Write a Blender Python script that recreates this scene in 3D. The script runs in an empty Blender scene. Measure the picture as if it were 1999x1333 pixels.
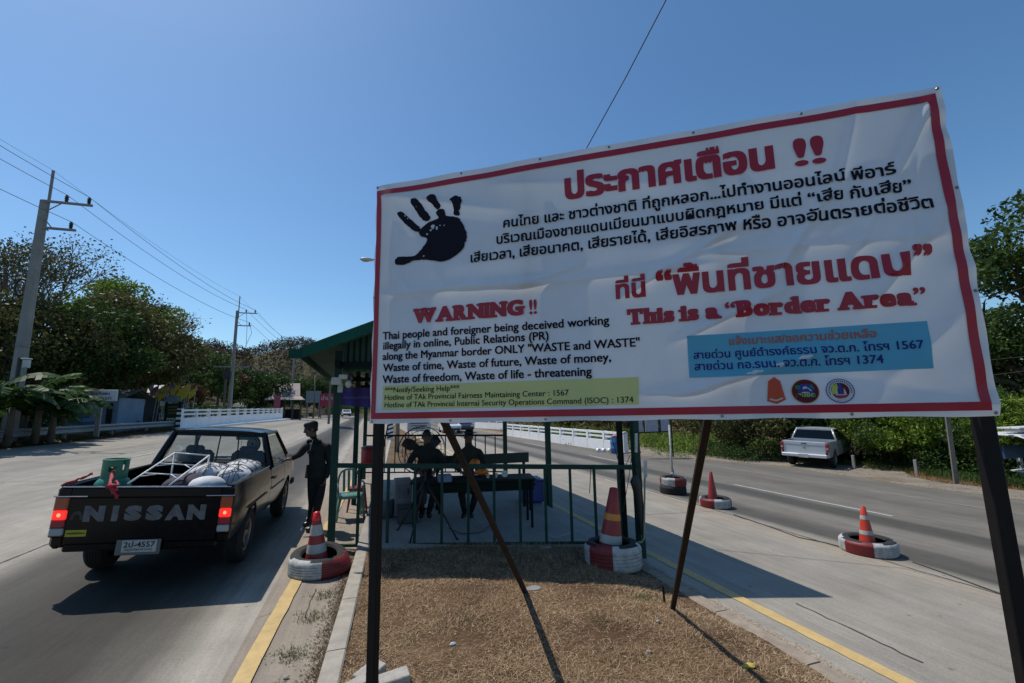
import bpy, bmesh, math, random
import numpy as np
from mathutils import Vector, Matrix, Euler
rad = math.radians
random.seed(7); RNG = np.random.default_rng(7)
sc = bpy.context.scene
col = sc.collection

# ------------------------------------------------------------------ camera
CAM_H = 1.8
YAW, PITCH, ROLL = rad(17.9), rad(8.75), rad(1.0)
Fv = Vector((math.sin(YAW)*math.cos(PITCH), math.cos(YAW)*math.cos(PITCH), math.sin(PITCH)))
Rt = Vector((math.cos(YAW), -math.sin(YAW), 0)); Up = Rt.cross(Fv)
Rr = Rt*math.cos(ROLL) - Up*math.sin(ROLL); Ur = Rt*math.sin(ROLL) + Up*math.cos(ROLL)
cam_d = bpy.data.cameras.new('camera'); cam = bpy.data.objects.new('camera', cam_d); col.objects.link(cam)
M = Matrix((Rr, Ur, -Fv)).transposed().to_4x4(); M.translation = (0, 0, CAM_H); cam.matrix_world = M
cam_d.sensor_width = 36; cam_d.lens = 858/1999*36; cam_d.clip_end = 6000; cam_d.clip_start = .05
sc.camera = cam

# ------------------------------------------------------------------ sky and sun
SUN_D = Vector((-.38, .40, 1)).normalized()          # direction towards the sun
sun_el = math.asin(SUN_D.z); sun_az = math.atan2(SUN_D.x, SUN_D.y)
w = bpy.data.worlds.new('World'); sc.world = w; w.use_nodes = True
nt = w.node_tree; bg = nt.nodes['Background']
sky = nt.nodes.new('ShaderNodeTexSky'); sky.sky_type = 'NISHITA'; sky.sun_disc = False
sky.sun_elevation = sun_el; sky.sun_rotation = sun_az
sky.air_density = 1.0; sky.dust_density = 0.6; sky.ozone_density = 3.5; sky.altitude = 100
hs = nt.nodes.new('ShaderNodeHueSaturation'); hs.inputs['Saturation'].default_value = 1.13; nt.links.new(sky.outputs[0], hs.inputs['Color'])
tn = nt.nodes.new('ShaderNodeMix'); tn.data_type = 'RGBA'; tn.blend_type = 'MULTIPLY'; tn.inputs[0].default_value = 1; tn.inputs[7].default_value = (.95, 1.06, 1.05, 1)
nt.links.new(hs.outputs[0], tn.inputs[6]); nt.links.new(tn.outputs[2], bg.inputs[0]); bg.inputs[1].default_value = 0.15
sd = bpy.data.lights.new('sun', 'SUN'); so = bpy.data.objects.new('sun', sd); col.objects.link(so)
sd.energy = 5.0; sd.angle = rad(.5); sd.color = (1, .955, .88)
so.rotation_euler = (-SUN_D).to_track_quat('-Z', 'Y').to_euler(); so.location = (0, 0, 30)
sc.view_settings.view_transform = 'Standard'; sc.view_settings.look = 'None'
sc.view_settings.exposure = -0.27; sc.view_settings.gamma = 1.0; sc.view_settings.use_curve_mapping = False
sc.render.engine = 'CYCLES'
sc.cycles.max_bounces = 6; sc.cycles.diffuse_bounces = 3; sc.cycles.glossy_bounces = 3
sc.cycles.transmission_bounces = 4; sc.cycles.transparent_max_bounces = 8; sc.cycles.caustics_reflective = False; sc.cycles.caustics_refractive = False

# ------------------------------------------------------------------ helpers
def px_ray(px, py):
    return Rr*((px-999.5)/858) - Ur*((py-666.5)/858) + Fv
def gp(px, py, z=0.0):
    d = px_ray(px, py); return Vector((0, 0, CAM_H)) + d*((z-CAM_H)/d.z)
def atY(px, py, Y):
    d = px_ray(px, py); return Vector((0, 0, CAM_H)) + d*(Y/d.y)
def ss(a, b, x):
    t = min(1, max(0, (x-a)/(b-a))); return t*t*(3-2*t)
def grade(x, y):          # gentle rise of the left side of the place in the distance
    return .003*max(0, y-25)*(1-ss(-1, 5, x))
def G(x, y=0):            # the whole road bed is banked: high on the left, low on the right
    return -.1485-(.066 if x < 0 else .045)*min(20, max(x, -12.6)) + grade(x, y)
def gg(px, py, dz=0.0):   # ground point seen at a place in the photograph
    d = px_ray(px, py); o = Vector((0, 0, CAM_H)); f = lambda t: (o+d*t).z-G((o+d*t).x, (o+d*t).y)-dz
    t = .05
    while f(t) > 0 and t < 500: t *= 1.01
    a, b = t/1.01, t
    for _ in range(40):
        m = (a+b)/2
        if f(m) > 0: a = m
        else: b = m
    return o+d*a

def node_mat(name):
    m = bpy.data.materials.new(name); m.use_nodes = True
    return m, m.node_tree, m.node_tree.nodes['Principled BSDF']
def N(nt, t, **kw):
    n = nt.nodes.new(t)
    for k, v in kw.items():
        if k.startswith('i_'):
            key = k[2:]; key = int(key) if key.isdigit() else key
            n.inputs[key].default_value = v
        else: setattr(n, k, v)
    return n
def ramp(nt, fac, stops, interp='LINEAR'):
    r = nt.nodes.new('ShaderNodeValToRGB'); r.color_ramp.interpolation = interp
    e = r.color_ramp.elements
    while len(e) < len(stops): e.new(.5)
    for el, (p, c) in zip(e, stops):
        el.position = p; el.color = (*c, 1) if len(c) == 3 else c
    nt.links.new(fac, r.inputs[0]); return r.outputs[0]
def mixc(nt, fac, a, b, mode='MIX'):
    m = nt.nodes.new('ShaderNodeMix'); m.data_type = 'RGBA'; m.blend_type = mode
    for s, v in ((m.inputs[0], fac), (m.inputs[6], a), (m.inputs[7], b)):
        if hasattr(v, 'links'): nt.links.new(v, s)
        elif isinstance(v, (int, float)): s.default_value = v
        else: s.default_value = (*v, 1)
    return m.outputs[2]
def noise(nt, scale, detail=4, vec=None, rough=.6, dist=0.0):
    n = N(nt, 'ShaderNodeTexNoise', i_Scale=scale, i_Detail=detail, i_Roughness=rough, i_Distortion=dist)
    if vec is not None: nt.links.new(vec, n.inputs['Vector'])
    return n.outputs['Fac']
def world_vec(nt, sx=1, sy=1, sz=1):
    g = nt.nodes.new('ShaderNodeNewGeometry'); m = nt.nodes.new('ShaderNodeMapping')
    m.inputs['Scale'].default_value = (sx, sy, sz); nt.links.new(g.outputs['Position'], m.inputs['Vector']); return m.outputs[0]
def bump(nt, bsdf, h, strength=.3, dist=.01):
    b = N(nt, 'ShaderNodeBump', i_Strength=strength, i_Distance=dist); nt.links.new(h, b.inputs['Height'])
    nt.links.new(b.outputs[0], bsdf.inputs['Normal'])
_mats = {}
def mat(name, c, rough=.6, metal=0.0, var=.15, scale=6, coat=0, dirt=None, bmp=0.0, spec=.5):
    """simple worn paint / plastic / metal: base colour broken up by noise, roughness broken up too"""
    if name in _mats: return _mats[name]
    m, nt, b = node_mat(name)
    tc = nt.nodes.new('ShaderNodeTexCoord')
    n1 = noise(nt, scale, 5, tc.outputs['Object']); n2 = noise(nt, scale*7, 3, tc.outputs['Object'])
    a = tuple(min(1, x*(1-var)) for x in c); d = tuple(min(1, x*(1+var)) for x in c)
    cc = ramp(nt, n1, [(.3, a), (.7, d)])
    if dirt: 
        f = ramp(nt, n2, [(.5, (0, 0, 0)), (.75, (1, 1, 1))]); f2 = mixc(nt, f, (0, 0, 0), (.45, .45, .45))
        cc = mixc(nt, f2, cc, dirt)
    nt.links.new(cc, b.inputs['Base Color'])
    r = nt.nodes.new('ShaderNodeMapRange'); r.inputs[3].default_value = max(0, rough-.08); r.inputs[4].default_value = min(1, rough+.1)
    nt.links.new(n2, r.inputs[0]); nt.links.new(r.outputs[0], b.inputs['Roughness'])
    b.inputs['Metallic'].default_value = metal; b.inputs['Coat Weight'].default_value = coat; b.inputs['Specular IOR Level'].default_value = spec
    if bmp: bump(nt, b, n2, .5, bmp)
    _mats[name] = m; return m

class MB:
    def __init__(s): s.v = []; s.f = []; s.m = []; s.cur = 0
    def add(s, vs, fs):
        k = len(s.v); s.v += [tuple(v) for v in vs]; s.f += [tuple(i+k for i in f) for f in fs]; s.m += [s.cur]*len(fs); return s
    def box(s, c, d, rz=0, rx=0, ry=0, ch=0.0):
        """box centred at c, size d, chamfered edges when ch"""
        R = Euler((rx, ry, rz)).to_matrix(); c = Vector(c); hx, hy, hz = d[0]/2, d[1]/2, d[2]/2
        if ch <= 0:
            vs = [(x, y, z) for z in (-hz, hz) for y in (-hy, hy) for x in (-hx, hx)]
            fs = [(0, 2, 3, 1), (4, 5, 7, 6), (0, 1, 5, 4), (2, 6, 7, 3), (0, 4, 6, 2), (1, 3, 7, 5)]
        else:
            ch = min(ch, hx*.9, hy*.9, hz*.9); vs = []; idx = {}
            for sx in (-1, 1):
                for sy in (-1, 1):
                    for sz in (-1, 1):
                        for a in range(3):
                            p = [sx*(hx-ch), sy*(hy-ch), sz*(hz-ch)]; p[a] += (sx, sy, sz)[a]*ch
                            idx[(sx, sy, sz, a)] = len(vs); vs.append(p)
            fs = []
            for a in range(3):
                b_, c_ = (a+1) % 3, (a+2) % 3
                for sg in (-1, 1):
                    q = []
                    for (u, v) in ((-1, -1), (1, -1), (1, 1), (-1, 1)):
                        t = [0, 0, 0]; t[a] = sg; t[b_] = u; t[c_] = v; q.append(idx[(*t, a)])
                    fs.append(q if sg > 0 else q[::-1])
                for u in (-1, 1):
                    for v in (-1, 1):      # edge along a
                        t0 = [0]*3; t1 = [0]*3; t0[a] = -1; t1[a] = 1
                        for t in (t0, t1): t[b_] = u; t[c_] = v
                        q = [idx[(*t0, b_)], idx[(*t1, b_)], idx[(*t1, c_)], idx[(*t0, c_)]]
                        fs.append(q if u*v < 0 else q[::-1])
            for sx in (-1, 1):
                for sy in (-1, 1):
                    for sz in (-1, 1):
                        q = [idx[(sx, sy, sz, a)] for a in range(3)]; fs.append(q if sx*sy*sz > 0 else q[::-1])
        return s.add([R @ Vector(v) + c for v in vs], fs)
    def ring(s, c, ax, r, n, ry=None, ph=0, up=None):
        ax = Vector(ax).normalized(); up = Vector(up) if up is not None else (Vector((0, 0, 1)) if abs(ax.z) < .9 else Vector((0, 1, 0)))
        u = up.cross(ax).normalized(); v = ax.cross(u); c = Vector(c); ry = r if ry is None else ry
        return [c + u*(r*math.cos(ph+2*math.pi*i/n)) + v*(ry*math.sin(ph+2*math.pi*i/n)) for i in range(n)]
    def tube(s, p0, p1, r0, r1=None, n=8, cap=True):
        return s.path([p0, p1], [r0, r0 if r1 is None else r1], n, cap)
    def path(s, pts, r, n=6, cap=True, closed=False):
        pts = [Vector(p) for p in pts]; m = len(pts); rs = r if isinstance(r, (list, tuple)) else [r]*m; vs = []
        pu = None
        for i, p in enumerate(pts):
            if closed: ax = pts[(i+1) % m]-pts[i-1]
            else: ax = pts[min(i+1, m-1)]-pts[max(i-1, 0)]
            if ax.length < 1e-9: ax = Vector((0, 0, 1))
            ax.normalize()
            if pu is None: up = Vector((0, 0, 1)) if abs(ax.z) < .9 else Vector((0, 1, 0))
            else: up = pu
            u = up.cross(ax)
            if u.length < 1e-4: u = Vector((1, 0, 0)).cross(ax)
            u.normalize(); v = ax.cross(u); pu = v
            vs += [p + u*(rs[i]*math.cos(2*math.pi*j/n)) + v*(rs[i]*math.sin(2*math.pi*j/n)) for j in range(n)]
        fs = []
        for i in range(m if closed else m-1):
            a = i*n; b = ((i+1) % m)*n
            fs += [(a+j, a+(j+1) % n, b+(j+1) % n, b+j) for j in range(n)]
        if cap and not closed: fs += [tuple(range(n))[::-1], tuple(range((m-1)*n, m*n))]
        return s.add(vs, fs)
    def lathe(s, prof, n=20, c=(0, 0, 0), R=None, cap=True):
        """prof list of (r, z) turned about z"""
        vs = []; c = Vector(c)
        for (r, z) in prof:
            for j in range(n):
                p = Vector((r*math.cos(2*math.pi*j/n), r*math.sin(2*math.pi*j/n), z))
                vs.append((R @ p if R else p)+c)
        fs = []
        for i in range(len(prof)-1): fs += [(i*n+j, i*n+(j+1) % n, (i+1)*n+(j+1) % n, (i+1)*n+j) for j in range(n)]
        if cap: fs += [tuple(range(n))[::-1], tuple(range((len(prof)-1)*n, len(prof)*n))]
        return s.add(vs, fs)
    def prism(s, poly, o, u, v, w):
        """polygon (a,b) -> o+a*u+b*v, extruded by vector w"""
        o, u, v, w = map(Vector, (o, u, v, w)); n = len(poly)
        a = [o+u*p[0]+v*p[1] for p in poly]; b = [p+w for p in a]
        fs = [tuple(range(n))[::-1], tuple(range(n, 2*n))]+[(i, (i+1) % n, n+(i+1) % n, n+i) for i in range(n)]
        return s.add(a+b, fs)
    def grid(s, rows, closed=False, flip=False):
        n = len(rows[0]); vs = [p for r in rows for p in r]; fs = []
        for i in range(len(rows)-1):
            for j in range(n if closed else n-1):
                q = (i*n+j, i*n+(j+1) % n, (i+1)*n+(j+1) % n, (i+1)*n+j); fs.append(q[::-1] if flip else q)
        return s.add(vs, fs)
    def blob(s, c, r, n=8, m=6, jit=0, R=None):
        c = Vector(c); rx, ry, rz = (r, r, r) if isinstance(r, (int, float)) else r; rows = []
        for i in range(m+1):
            t = math.pi*i/m; row = []
            for j in range(n):
                k = 1+random.uniform(-jit, jit) if 0 < i < m else 1
                p = Vector((rx*math.sin(t)*math.cos(2*math.pi*j/n)*k, ry*math.sin(t)*math.sin(2*math.pi*j/n)*k, -rz*math.cos(t)*k))
                row.append((R @ p if R else p)+c)
            rows.append(row)
        return s.grid(rows, True)
    def obj(s, name, m, parent=None, smooth=False, org=None, angle=None):
        me = bpy.data.meshes.new(name)
        vs = s.v if org is None else [(v[0]-org[0], v[1]-org[1], v[2]-org[2]) for v in s.v]
        me.from_pydata(vs, [], s.f)
        for k in (m if isinstance(m, (list, tuple)) else [m]): me.materials.append(k)
        if isinstance(m, (list, tuple)) and len(m) > 1: me.polygons.foreach_set('material_index', s.m)
        me.update()
        if smooth:
            if angle: me.shade_smooth() if hasattr(me, 'shade_smooth') else None; me.set_sharp_from_angle(angle=rad(angle))
            else: me.shade_smooth()
        o = bpy.data.objects.new(name, me); col.objects.link(o)
        if parent is not None: o.parent = parent
        return o
def tag(o, label=None, cat=None, group=None, kind=None):
    if label: o['label'] = label
    if cat: o['category'] = cat
    if group: o['group'] = group
    if kind: o['kind'] = kind
    return o
def thing(name, label, cat, loc=(0, 0, 0), rz=0, group=None, rx=0, ry=0):
    o = bpy.data.objects.new(name, None); col.objects.link(o); o.empty_display_size = .1
    o.location = loc; o.rotation_euler = (rx, ry, rz); return tag(o, label, cat, group)
def dup(root, loc=None, rz=None, label=None, group=None, scale=None):
    def cp(o, par):
        c = o.copy(); col.objects.link(c)
        if par is not None: c.parent = par
        for ch in kids.get(o.name, []): cp(ch, c)
        return c
    kids = {}
    for o in list(root.children_recursive): kids.setdefault(o.parent.name, []).append(o)
    r = cp(root, None)
    if loc is not None: r.location = loc
    if rz is not None: r.rotation_euler = (0, 0, rz)
    if scale: r.scale = (scale,)*3 if isinstance(scale, (int, float)) else scale
    if label: r['label'] = label
    if group: r['group'] = group
    return r
def np_mesh(name, V, F, m, parent=None, smooth=False, mi=None):
    """V (n,3), F (k,3|4) numpy"""
    me = bpy.data.meshes.new(name); k = F.shape[1]
    me.vertices.add(len(V)); me.vertices.foreach_set('co', np.asarray(V, np.float32).ravel())
    me.loops.add(F.size); me.loops.foreach_set('vertex_index', F.ravel().astype(np.int32))
    me.polygons.add(len(F)); me.polygons.foreach_set('loop_start', np.arange(0, F.size, k, dtype=np.int32))
    try: me.polygons.foreach_set('loop_total', np.full(len(F), k, np.int32))
    except Exception: pass
    for q in (m if isinstance(m, (list, tuple)) else [m]): me.materials.append(q)
    if mi is not None: me.polygons.foreach_set('material_index', mi.astype(np.int32))
    me.update(calc_edges=True)
    if smooth: me.shade_smooth()
    o = bpy.data.objects.new(name, me); col.objects.link(o)
    if parent is not None: o.parent = parent
    return o

def text_geo(body, size, bold=0.0, off=0.0, res=3, spacing=1.0):
    c = bpy.data.curves.new('text', 'FONT'); c.body = body; c.size = size; c.resolution_u = res
    c.offset = off*size; c.space_character = spacing
    o = bpy.data.objects.new('text', c); col.objects.link(o)
    dg = bpy.context.evaluated_depsgraph_get(); me = bpy.data.meshes.new_from_object(o.evaluated_get(dg))
    V = np.zeros(len(me.vertices)*3); me.vertices.foreach_get('co', V); V = V.reshape(-1, 3)
    F = [tuple(p.vertices) for p in me.polygons]
    bpy.data.objects.remove(o); bpy.data.curves.remove(c); bpy.data.meshes.remove(me)
    if bold > 0:
        k = len(V); sh = [(0, 0), (bold, 0), (0, bold), (bold, bold)] if bold > .02 else [(0, 0), (bold, bold*.3)]
        W = []; G = []
        for i, (a, b) in enumerate(sh):
            W.append(V+np.array([a*size, b*size*.6, i*.00025])); G += [tuple(x+i*k for x in f) for f in F]
        V = np.vstack(W); F = G
    return V, F
def text_obj(body, name, m, parent, org, ux, uy, width, height=None, bold=.0, off=0.0, conform=None, align='l', spacing=1.0):
    """flat lettering: width metres along ux from org (baseline start); height = cap scale relative"""
    ux = Vector(ux).normalized(); uy = Vector(uy).normalized(); un = ux.cross(uy)
    V, F = text_geo(body, 1.0, bold, off, spacing=spacing)
    x0, x1 = V[:, 0].min(), V[:, 0].max(); sx = width/(x1-x0); sy = sx if height is None else height
    out = []
    for p in V:
        a, b, z = (p[0]-x0)*sx, p[1]*sy, p[2]
        q = Vector(org)+ux*a+uy*b
        if conform: q = conform(q, z)
        else: q = q+un*z
        out.append(q)
    mb = MB(); mb.add(out, F); return mb.obj(name, m, parent)
# ================================================================== SETTING
def strip_mat(name, base, bands, warp=.18, stretch=.12, rough=.75, speck=.12, fine=60, bumpd=.004, cracks=0.0, spec=.35):
    """pavement whose tone changes across X in worn bands (wheel tracks, repairs), broken up along Y"""
    m, nt, b = node_mat(name)
    g = nt.nodes.new('ShaderNodeNewGeometry'); sep = nt.nodes.new('ShaderNodeSeparateXYZ'); nt.links.new(g.outputs['Position'], sep.inputs[0])
    v1 = world_vec(nt, 1, stretch, 1); v0 = world_vec(nt)
    n1 = noise(nt, .9, 5, v1, .62); n2 = noise(nt, 5.0, 4, v1, .6); nf = noise(nt, fine, 4, v0, .75); nm = noise(nt, 1.6, 5, v0, .65)
    ad = N(nt, 'ShaderNodeMath', operation='MULTIPLY_ADD', i_1=warp*2, i_2=-warp); nt.links.new(n1, ad.inputs[0])
    ad2 = N(nt, 'ShaderNodeMath', operation='MULTIPLY_ADD', i_1=warp*.7); nt.links.new(n2, ad2.inputs[0]); nt.links.new(ad.outputs[0], ad2.inputs[2])
    sm = N(nt, 'ShaderNodeMath', operation='ADD'); nt.links.new(sep.outputs[0], sm.inputs[0]); nt.links.new(ad2.outputs[0], sm.inputs[1])
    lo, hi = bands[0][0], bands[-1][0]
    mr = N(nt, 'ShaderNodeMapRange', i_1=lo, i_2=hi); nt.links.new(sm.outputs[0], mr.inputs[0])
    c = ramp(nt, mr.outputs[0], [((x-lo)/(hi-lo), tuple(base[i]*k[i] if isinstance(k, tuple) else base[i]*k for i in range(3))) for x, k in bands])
    s1_ = ramp(nt, nf, [(.3, (1-speck*2.2,)*3), (.5, (1, 1, 1)), (.72, (1+speck,)*3)]); c = mixc(nt, 1.0, c, s1_, 'MULTIPLY')
    s2_ = ramp(nt, n2, [(.3, (.86, .86, .87)), (.7, (1.08, 1.07, 1.05))]); c = mixc(nt, 1.0, c, s2_, 'MULTIPLY')
    s3_ = ramp(nt, nm, [(.35, (.88, .87, .86)), (.65, (1.05, 1.05, 1.05))]); c = mixc(nt, 1.0, c, s3_, 'MULTIPLY')
    vx = world_vec(nt, 1, .03, 1); n4 = noise(nt, 22, 3, vx, .7); s4_ = ramp(nt, n4, [(.35, (.9, .9, .9)), (.65, (1.06, 1.06, 1.06))]); c = mixc(nt, 1.0, c, s4_, 'MULTIPLY')
    # scattered oil spots and scraps
    vo = N(nt, 'ShaderNodeTexVoronoi', i_Scale=2.3); nt.links.new(v0, vo.inputs['Vector'])
    sp = ramp(nt, vo.outputs['Distance'], [(.03, (.45, .44, .43)), (.06, (1, 1, 1))]); c = mixc(nt, .8, c, sp, 'MULTIPLY')
    if cracks:
        vc = N(nt, 'ShaderNodeTexVoronoi', i_Scale=.55, feature='DISTANCE_TO_EDGE')
        vd = N(nt, 'ShaderNodeVectorMath', operation='MULTIPLY_ADD'); nd = N(nt, 'ShaderNodeTexNoise', i_Scale=2.0, i_Detail=5); nt.links.new(v0, nd.inputs['Vector'])
        nt.links.new(nd.outputs['Color'], vd.inputs[0]); vd.inputs[1].default_value = (.9, .9, .9); nt.links.new(v0, vd.inputs[2]); nt.links.new(vd.outputs[0], vc.inputs['Vector'])
        cr = ramp(nt, vc.outputs['Distance'], [(.0, (.45, .43, .4)), (.009, (1, 1, 1))]); cm = ramp(nt, nm, [(.5, (0, 0, 0)), (.58, (1, 1, 1))])
        cr = mixc(nt, cm, (1, 1, 1), cr); c = mixc(nt, cracks, c, cr, 'MULTIPLY')
    nt.links.new(c, b.inputs['Base Color']); b.inputs['Roughness'].default_value = rough; b.inputs['Specular IOR Level'].default_value = spec
    bump(nt, b, nf, .5, bumpd); return m

def earth_mat(name, cols, scale=1.2, fine=40, bd=.02, rough=.95):
    m, nt, b = node_mat(name); v = world_vec(nt)
    a = noise(nt, scale, 6, v, .65); f = noise(nt, fine, 4, v, .8); k = noise(nt, scale*6, 5, v, .7)
    c = ramp(nt, a, [(.28, cols[0]), (.5, cols[1]), (.72, cols[2])])
    c = mixc(nt, 1.0, c, ramp(nt, f, [(.3, (.55, .53, .5)), (.55, (1, 1, 1)), (.75, (1.35, 1.33, 1.25))]), 'MULTIPLY')
    c = mixc(nt, 1.0, c, ramp(nt, k, [(.32, (.7, .7, .7)), (.65, (1.15, 1.13, 1.1))]), 'MULTIPLY')
    nt.links.new(c, b.inputs['Base Color']); b.inputs['Roughness'].default_value = rough; b.inputs['Specular IOR Level'].default_value = .1
    bump(nt, b, f, .8, bd); return m

CONC = (.345, .315, .265)
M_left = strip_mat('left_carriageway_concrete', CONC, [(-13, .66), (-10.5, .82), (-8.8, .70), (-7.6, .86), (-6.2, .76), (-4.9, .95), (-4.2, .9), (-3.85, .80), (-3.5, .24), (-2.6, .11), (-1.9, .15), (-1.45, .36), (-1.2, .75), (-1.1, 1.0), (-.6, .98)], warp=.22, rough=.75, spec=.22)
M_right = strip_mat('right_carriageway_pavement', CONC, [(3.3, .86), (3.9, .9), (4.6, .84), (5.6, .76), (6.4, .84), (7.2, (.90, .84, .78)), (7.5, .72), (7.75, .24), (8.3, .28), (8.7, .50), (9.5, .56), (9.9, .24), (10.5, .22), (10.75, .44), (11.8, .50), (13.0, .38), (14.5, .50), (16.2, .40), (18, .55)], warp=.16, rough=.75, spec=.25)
M_gutter = strip_mat('gutter_concrete', (.29, .245, .195), [(-3, .9), (0, 1.0), (1, .95), (4, .9)], warp=.1, cracks=.9, rough=.85)
M_slab = strip_mat('slab_concrete', (.34, .32, .29), [(-1, 1), (1, .95), (3, .9), (4, 1)], warp=.2, rough=.8, cracks=.6)
M_kerb = mat('kerb_concrete', (.32, .285, .235), .85, var=.2, scale=9, dirt=(.2, .17, .13), bmp=.004)
M_dirt = earth_mat('median_dirt', [(.075, .045, .027), (.14, .088, .053), (.22, .145, .088)], 1.5, 55, .02)
M_gravel = earth_mat('gravel', [(.22, .19, .155), (.29, .255, .21), (.2, .15, .105)], .5, 30, .03)
M_verge = earth_mat('verge_soil', [(.10, .075, .05), (.17, .12, .075), (.24, .165, .10)], .7, 25, .05)
M_terrain = earth_mat('terrain', [(.045, .05, .02), (.10, .085, .05), (.15, .11, .065)], .05, 3, .2)

KX = lambda y: -.29+.057*(y-3.59)          # line of the left kerb of the median
RK = 3.42
def sheet(name, xs, ys, zf, m, kind='structure', xf=None):
    rows = [[((xf(x, y) if xf else x), y, zf((xf(x, y) if xf else x), y)) for x in xs] for y in ys]
    mb = MB(); mb.grid(rows, flip=True); o = mb.obj(name, m, smooth=True); o['kind'] = kind; return o
ys_far = [-12, -6, 0, 4, 8, 12, 16, 20, 25, 30, 36, 44, 55, 70, 90, 120, 160, 220, 300, 420]
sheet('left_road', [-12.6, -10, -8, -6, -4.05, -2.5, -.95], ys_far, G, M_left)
sheet('gutter', [0, .5, 1], [-8, -4, 0, 2, 3, 4, 5, 6, 8, 10, 14, 20, 26, 36, 50, 70, 90], lambda x, y: G(x, y)+.001, M_gutter, xf=lambda t, y: -.95+t*(KX(y)+.95))
EDGE = lambda y: 17.6+.25*math.sin(y*.5)+.12*math.sin(y*1.7) - 3.9*ss(15.5, 22, y) - .9*ss(22, 42, y)
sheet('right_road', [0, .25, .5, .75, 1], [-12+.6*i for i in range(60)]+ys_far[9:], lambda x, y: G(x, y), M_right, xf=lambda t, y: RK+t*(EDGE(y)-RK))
# median body between the two kerbs
FRONT = lambda x: 6.67-.187*(x+.1)         # front edge of the checkpoint slab
def dirt_z(x, y):
    k0 = KX(y)+.14; t = (x-k0)/(RK-k0); t = min(1, max(0, t))
    h = .085 + .07*math.sin(math.pi*t)*(1-.3*ss(5, 7, y)) - .07*ss(.84, 1, t)
    h += .012*math.sin(3.1*x+1.7*y)*math.cos(2.3*y-1.1*x) + .006*math.sin(11*x+3*y)*math.sin(9*y-4*x)
    return G(x, y)+(h if y < FRONT(x)-.02 else -.05)
xs = [i/64 for i in range(65)]; ysd = [-3+.06*i for i in range(165)]
sheet('median_ground', xs, ysd, lambda x, y: dirt_z(x, y)+random.uniform(-.004, .004), M_dirt, xf=lambda t, y: KX(y)+.13+t*(RK+.01-KX(y)-.13))
sheet('far_median_ground', [0, .5, 1], [15.9, 18, 24, 30, 40, 60, 90], lambda x, y: G(x, y)+.09, M_verge, xf=lambda t, y: KX(y)+.13+t*max(.2, RK-KX(y)-.13))
def kerb(name, y0, y1, xf, wd, ztop, piece=1.0, m=None):
    root = thing(name, None, None, (xf(y0), y0, 0)); root['kind'] = 'structure'
    y = y0
    while y < y1-.01:
        ye = min(y+piece, y1); xa, xb = xf(y), xf(ye); mb = MB(); c = .012; g_ = .005; pts = []
        for yy, xx in ((y+g_, xa), (ye-g_, xb)):
            zt = G(xx, yy)+ztop+random.uniform(-.003, .003); b_ = G(xx, yy)-.12
            pts.append([(xx, yy, b_), (xx, yy, zt-c), (xx+c, yy, zt), (xx+wd-c, yy, zt), (xx+wd, yy, zt-c), (xx+wd, yy, b_)])
        mb.grid(pts, closed=True, flip=True); n = 6
        mb.f.append(tuple(range(n))); mb.f.append(tuple(range(n, 2*n))[::-1]); mb.m += [0, 0]
        mb.obj('kerb_block', m or M_kerb, root, org=(xf(y0), y0, 0)); y = ye
    return root
kerb('left_kerb', -2, 6.62, KX, .15, .10)
kerb('far_left_kerb', 16, 36, KX, .15, .10, 2.0)
kerb('right_kerb', -2, 5.9, lambda y: RK, .16, .022, m=mat('dusty_kerb', (.27, .22, .17), .95, var=.25, scale=7, dirt=(.17, .13, .09), bmp=.004))
kerb('far_right_kerb', 16, 36, lambda y: RK, .16, .10, 2.0)
# checkpoint slab
P = [(KX(6.67), 6.67), (1.8, FRONT(1.8)), (3.6, FRONT(3.6)), (3.6, 16), (1.8, 16), (KX(16), 16)]
mb = MB(); top = [(x, y, G(x, y)+.105) for x, y in P]; bot = [(x, y, G(x, y)-.15) for x, y in P]; n = 6
mb.add(top+bot, [tuple(range(n)), tuple(range(n, 2*n))[::-1]]+[(i, n+i, n+(i+1) % n, (i+1) % n) for i in range(n)]); mb.f[0] = (0, 1, 4, 5); mb.f.append((1, 2, 3, 4)); mb.m.append(0)
o = mb.obj('checkpoint_floor', M_slab); o['kind'] = 'structure'
SLAB = lambda x, y=8: G(x, y)+.105
# gravel shoulder, verge, terrain
sheet('gravel_shoulder', [0, .04, .2, .45, .75, 1], [-12+.5*i for i in range(72)]+[26, 30, 36, 44, 60], lambda x, y: G(x, y)-.03 if x < EDGE(y)-.2 else G(x, y)+.018+.014*math.sin(y*2+x*5)+.012*math.sin(y*5.3-x*2), M_gravel, xf=lambda t, y: EDGE(y)-.25+t*(2.6+.5*math.sin(y*.4)+4.5*ss(11, 16, y)*(1-ss(24, 30, y))))
def verge_z(x, y):
    t = (-12.6-x)
    return G(-12.6, y)+.02+.05*ss(0, .8, t)+.07*math.sin(x*3+y)*math.sin(y*1.7)*ss(0, .5, t)
sheet('roadside_verge', [-18.5+.3*i for i in range(20)]+[-12.58], [0+.7*i for i in range(90)]+[70, 90, 120, 200], verge_z, M_verge)
def rverge_z(x, y): return -1.06+.06*math.sin(x*1.3+y)*math.sin(y*.9)+(.10 if x > 14 else 0)*0
sheet('right_verge', [13.0+.8*i for i in range(45)], [-14+1.0*i for i in range(70)]+[60, 70, 90, 120], lambda x, y: rverge_z(x, y) if x > EDGE(y)+1.2 else min(rverge_z(x, y), G(x, y)-.08), M_verge)
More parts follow.
